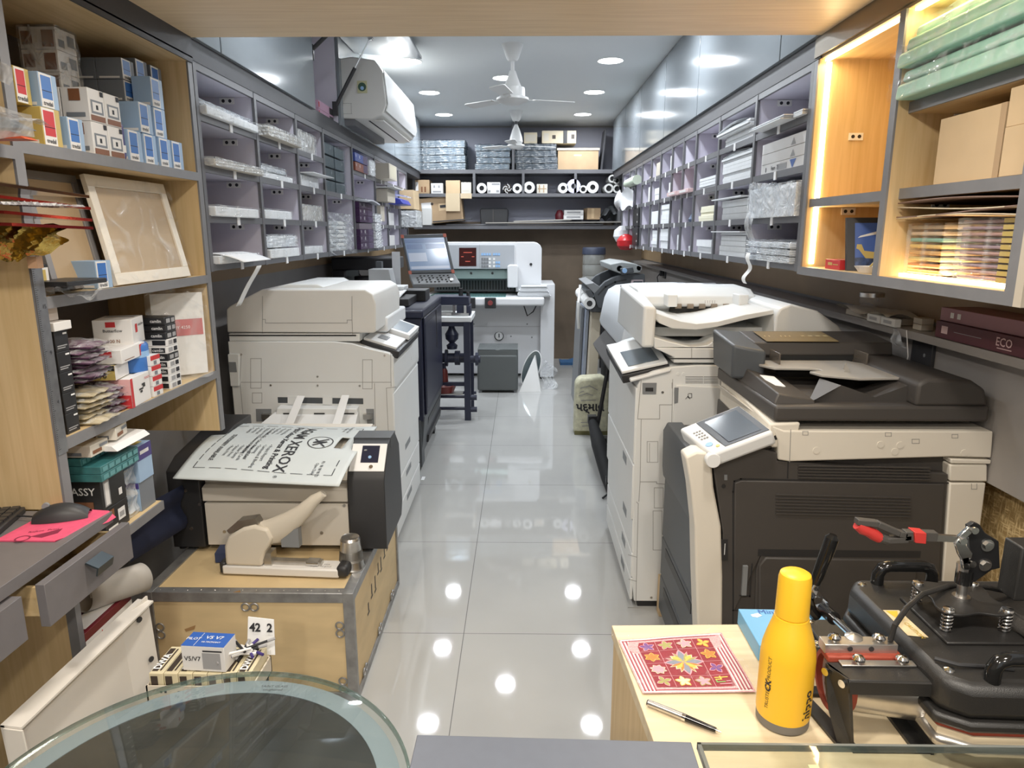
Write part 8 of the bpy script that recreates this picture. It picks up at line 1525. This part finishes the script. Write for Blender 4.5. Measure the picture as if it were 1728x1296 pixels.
for i, (x, z, r_) in enumerate(((.99, zs[1]+.155, .042), (1.04, zs[1]+.135, .038), (.955, zs[1]+.052, .05), (1.045, zs[1]+.048, .046))): roll('tube clustered at the right end of the roll shelf, %s' % ['upper left', 'upper right', 'lower left with dark core', 'lower right in plastic'][i], 0, r_, z, x, .62, m_clr, .3, 'tubes at the right end of the roll shelf')
o = MB().grid(lambda u, v: (.72+.12*u, YBF+.03*math.sin(u*9), zs[1]+.003+.11*v*(.6+.4*math.sin(u*7+2))), 10, 8).build('black_bag', m_black); tag(o, 'crumpled black plastic bag beside the last paper roll', 'bag')
# ledge row
T = Matrix.Translation((-.89, 8.0, zs[0]+.04)) @ Matrix.Rotation(math.radians(-5), 4, 'Y'); r = thing('tilted_carton', 'large brown carton with white label tilted on the back ledge', 'box', (-.89, 8.0, zs[0]))
MB(T).box(-.24, .24, -.06, .2, -.01, .27).build('carton', m_card, r, bevel=.003); MB(T).box(-.21, -.10, -.0615, -.06, .08, .22).build('paper_label', m_wht, r); MB(T).box(-.02, .08, -.0612, -.06, .12, .20).build('torn_tape', m_cardl, r); MB(T).box(-.005, .06, -.063, -.061, .15, .18).build('hand_hole', m_black, r); MB(T).cyl((-.09, -.0605, .20), (-.09, -.063, .20), .015, n=14).build('print', m_dbr, r)
r = thing('black_tub', 'black ribbed tub standing on the back ledge', 'tub', (-.31, 8.05, zs[0])); MB().prism([(-.46, zs[0]+.001), (-.16, zs[0]+.001), (-.15, zs[0]+.17), (-.17, zs[0]+.185), (-.45, zs[0]+.185), (-.47, zs[0]+.17)], 'y', 7.98, 8.24).build('tub', m_black, r, bevel=.01); MB().box(-.325, -.315, 7.972, 7.98, zs[0]+.01, zs[0]+.18).build('rib', m_charc, r)
for i, (x0, x1, z, y0, m, lb) in enumerate(((-.84, .9, .004, 7.90, m_lam, 'long grey board lying along the back ledge, lowest'), (-.4, 1.1, .02, 7.86, M('dusty board', (.30, .28, .25), .6), 'long dusty board lying along the back ledge, upper'), (-.09, .55, .036, 7.88, M('pale batten', (.42, .40, .36), .6), 'short pale batten on the dusty board'), (-.98, -.55, .002+.03, 7.82, m_lam2, 'dark strip under the tilted carton'))):
    o = MB().hexa([(x0, y0, zs[0]+z), (x1, y0-.02, zs[0]+z+.01*i), (x1, y0+.1, zs[0]+z+.01*i), (x0, y0+.1, zs[0]+z)], [(x0, y0, zs[0]+z+.012), (x1, y0-.02, zs[0]+z+.012+.01*i), (x1, y0+.1, zs[0]+z+.012+.01*i), (x0, y0+.1, zs[0]+z+.012)]).build('flat_board', m); tag(o, lb, 'board')
for k in range(2): carton('white_carton', 'flat white printed carton on the back ledge, %s of two' % ['lower', 'upper'][k], 'box', .47+.005*k, .69, 8.0, 8.22, zs[0]+.065+k*.052, zs[0]+.115+k*.052, m_wht, [('y', .15, .3, .85, .7, m_wprn)]); 
o = MB().lathe([(0, 0), (.05, 0), (.055, .05), (.03, .10), (0, .11)], (.43, 8.08, zs[0]+.065), 14).build('maroon_bundle', m_mar); tag(o, 'maroon bundle left of the flat white cartons', 'bundle')
carton('brown_carton', 'small open brown carton with a tan strip on the back ledge', 'box', .72, .87, 8.0, 8.2, zs[0]+.065, zs[0]+.19, m_card, [('y', .3, .1, .5, .95, m_cardl)], rot=8)
o = MB().grid(lambda u, v: (.87+.24*u, 7.98+.2*v, zs[0]+.065+.14*math.sin(PI*u)*math.sin(PI*(v*.8+.2))+.02*math.sin(u*17+v*11)), 16, 10).build('grey_bag', M('grey rubbish plastic', (.10, .105, .11), .35, bump=.5, bscale=15)); tag(o, 'crumpled dark grey plastic bag at the right of the back ledge', 'bag')
# cupboard bay under the lifted flap: pink paper packs
for k in range(3): carton('pink_ream', 'pink and black paper pack, %s in the open overhead cupboard' % nth(k, 3), 'paper', -1.40, -1.145, 4.13, 4.44, 2.091+k*.046, 2.136+k*.046, M('pink ream', (.55, .33, .45), .5), [('x', .72, .1, 1, .9, m_blk), ('x', .0, .2, .06, .8, m_red)], (), 'pink packs in the open overhead cupboard')
# papers on the guillotine table
for k in range(3): papers('paper_stack', 'stack of white papers on the guillotine side table, %s' % nth(k, 3), -.03+.01*k, .29-.02*k, 7.0, 7.17, .866+k*.036, .9+k*.036, m_pwh, 'paper stacks on the guillotine table', 5, .01)
o = MB().box(-.99, -.88, 6.5, 6.52, 1.0, 1.24).build('wall_notice', m_paper) if 0 else MB().box(-.96, -.90, 5.2, 5.202, 1.036, 1.36).build('wall_notice', m_paper); tag(o, 'white printed notice standing behind the touchscreen console', 'notice')
r = thing('beige_carton', 'narrow tan carton standing between the two right hand copiers', 'box', (.57, 2.53, 0)); MB().box(.552, .60, 2.515, 2.565, 0, .16).build('carton', m_cardl, r, bevel=.001); MB().box(.57, .58, 2.5145, 2.515, .05, .07).box(.57, .58, 2.5145, 2.515, .10, .13).build('print', m_ink, r)
o = MB().box(-.62, -.60, 4.06, 4.12, .0005, .002).build('paper_scrap', m_paper); tag(o, 'white paper scrap on the floor by the navy printer', 'paper')
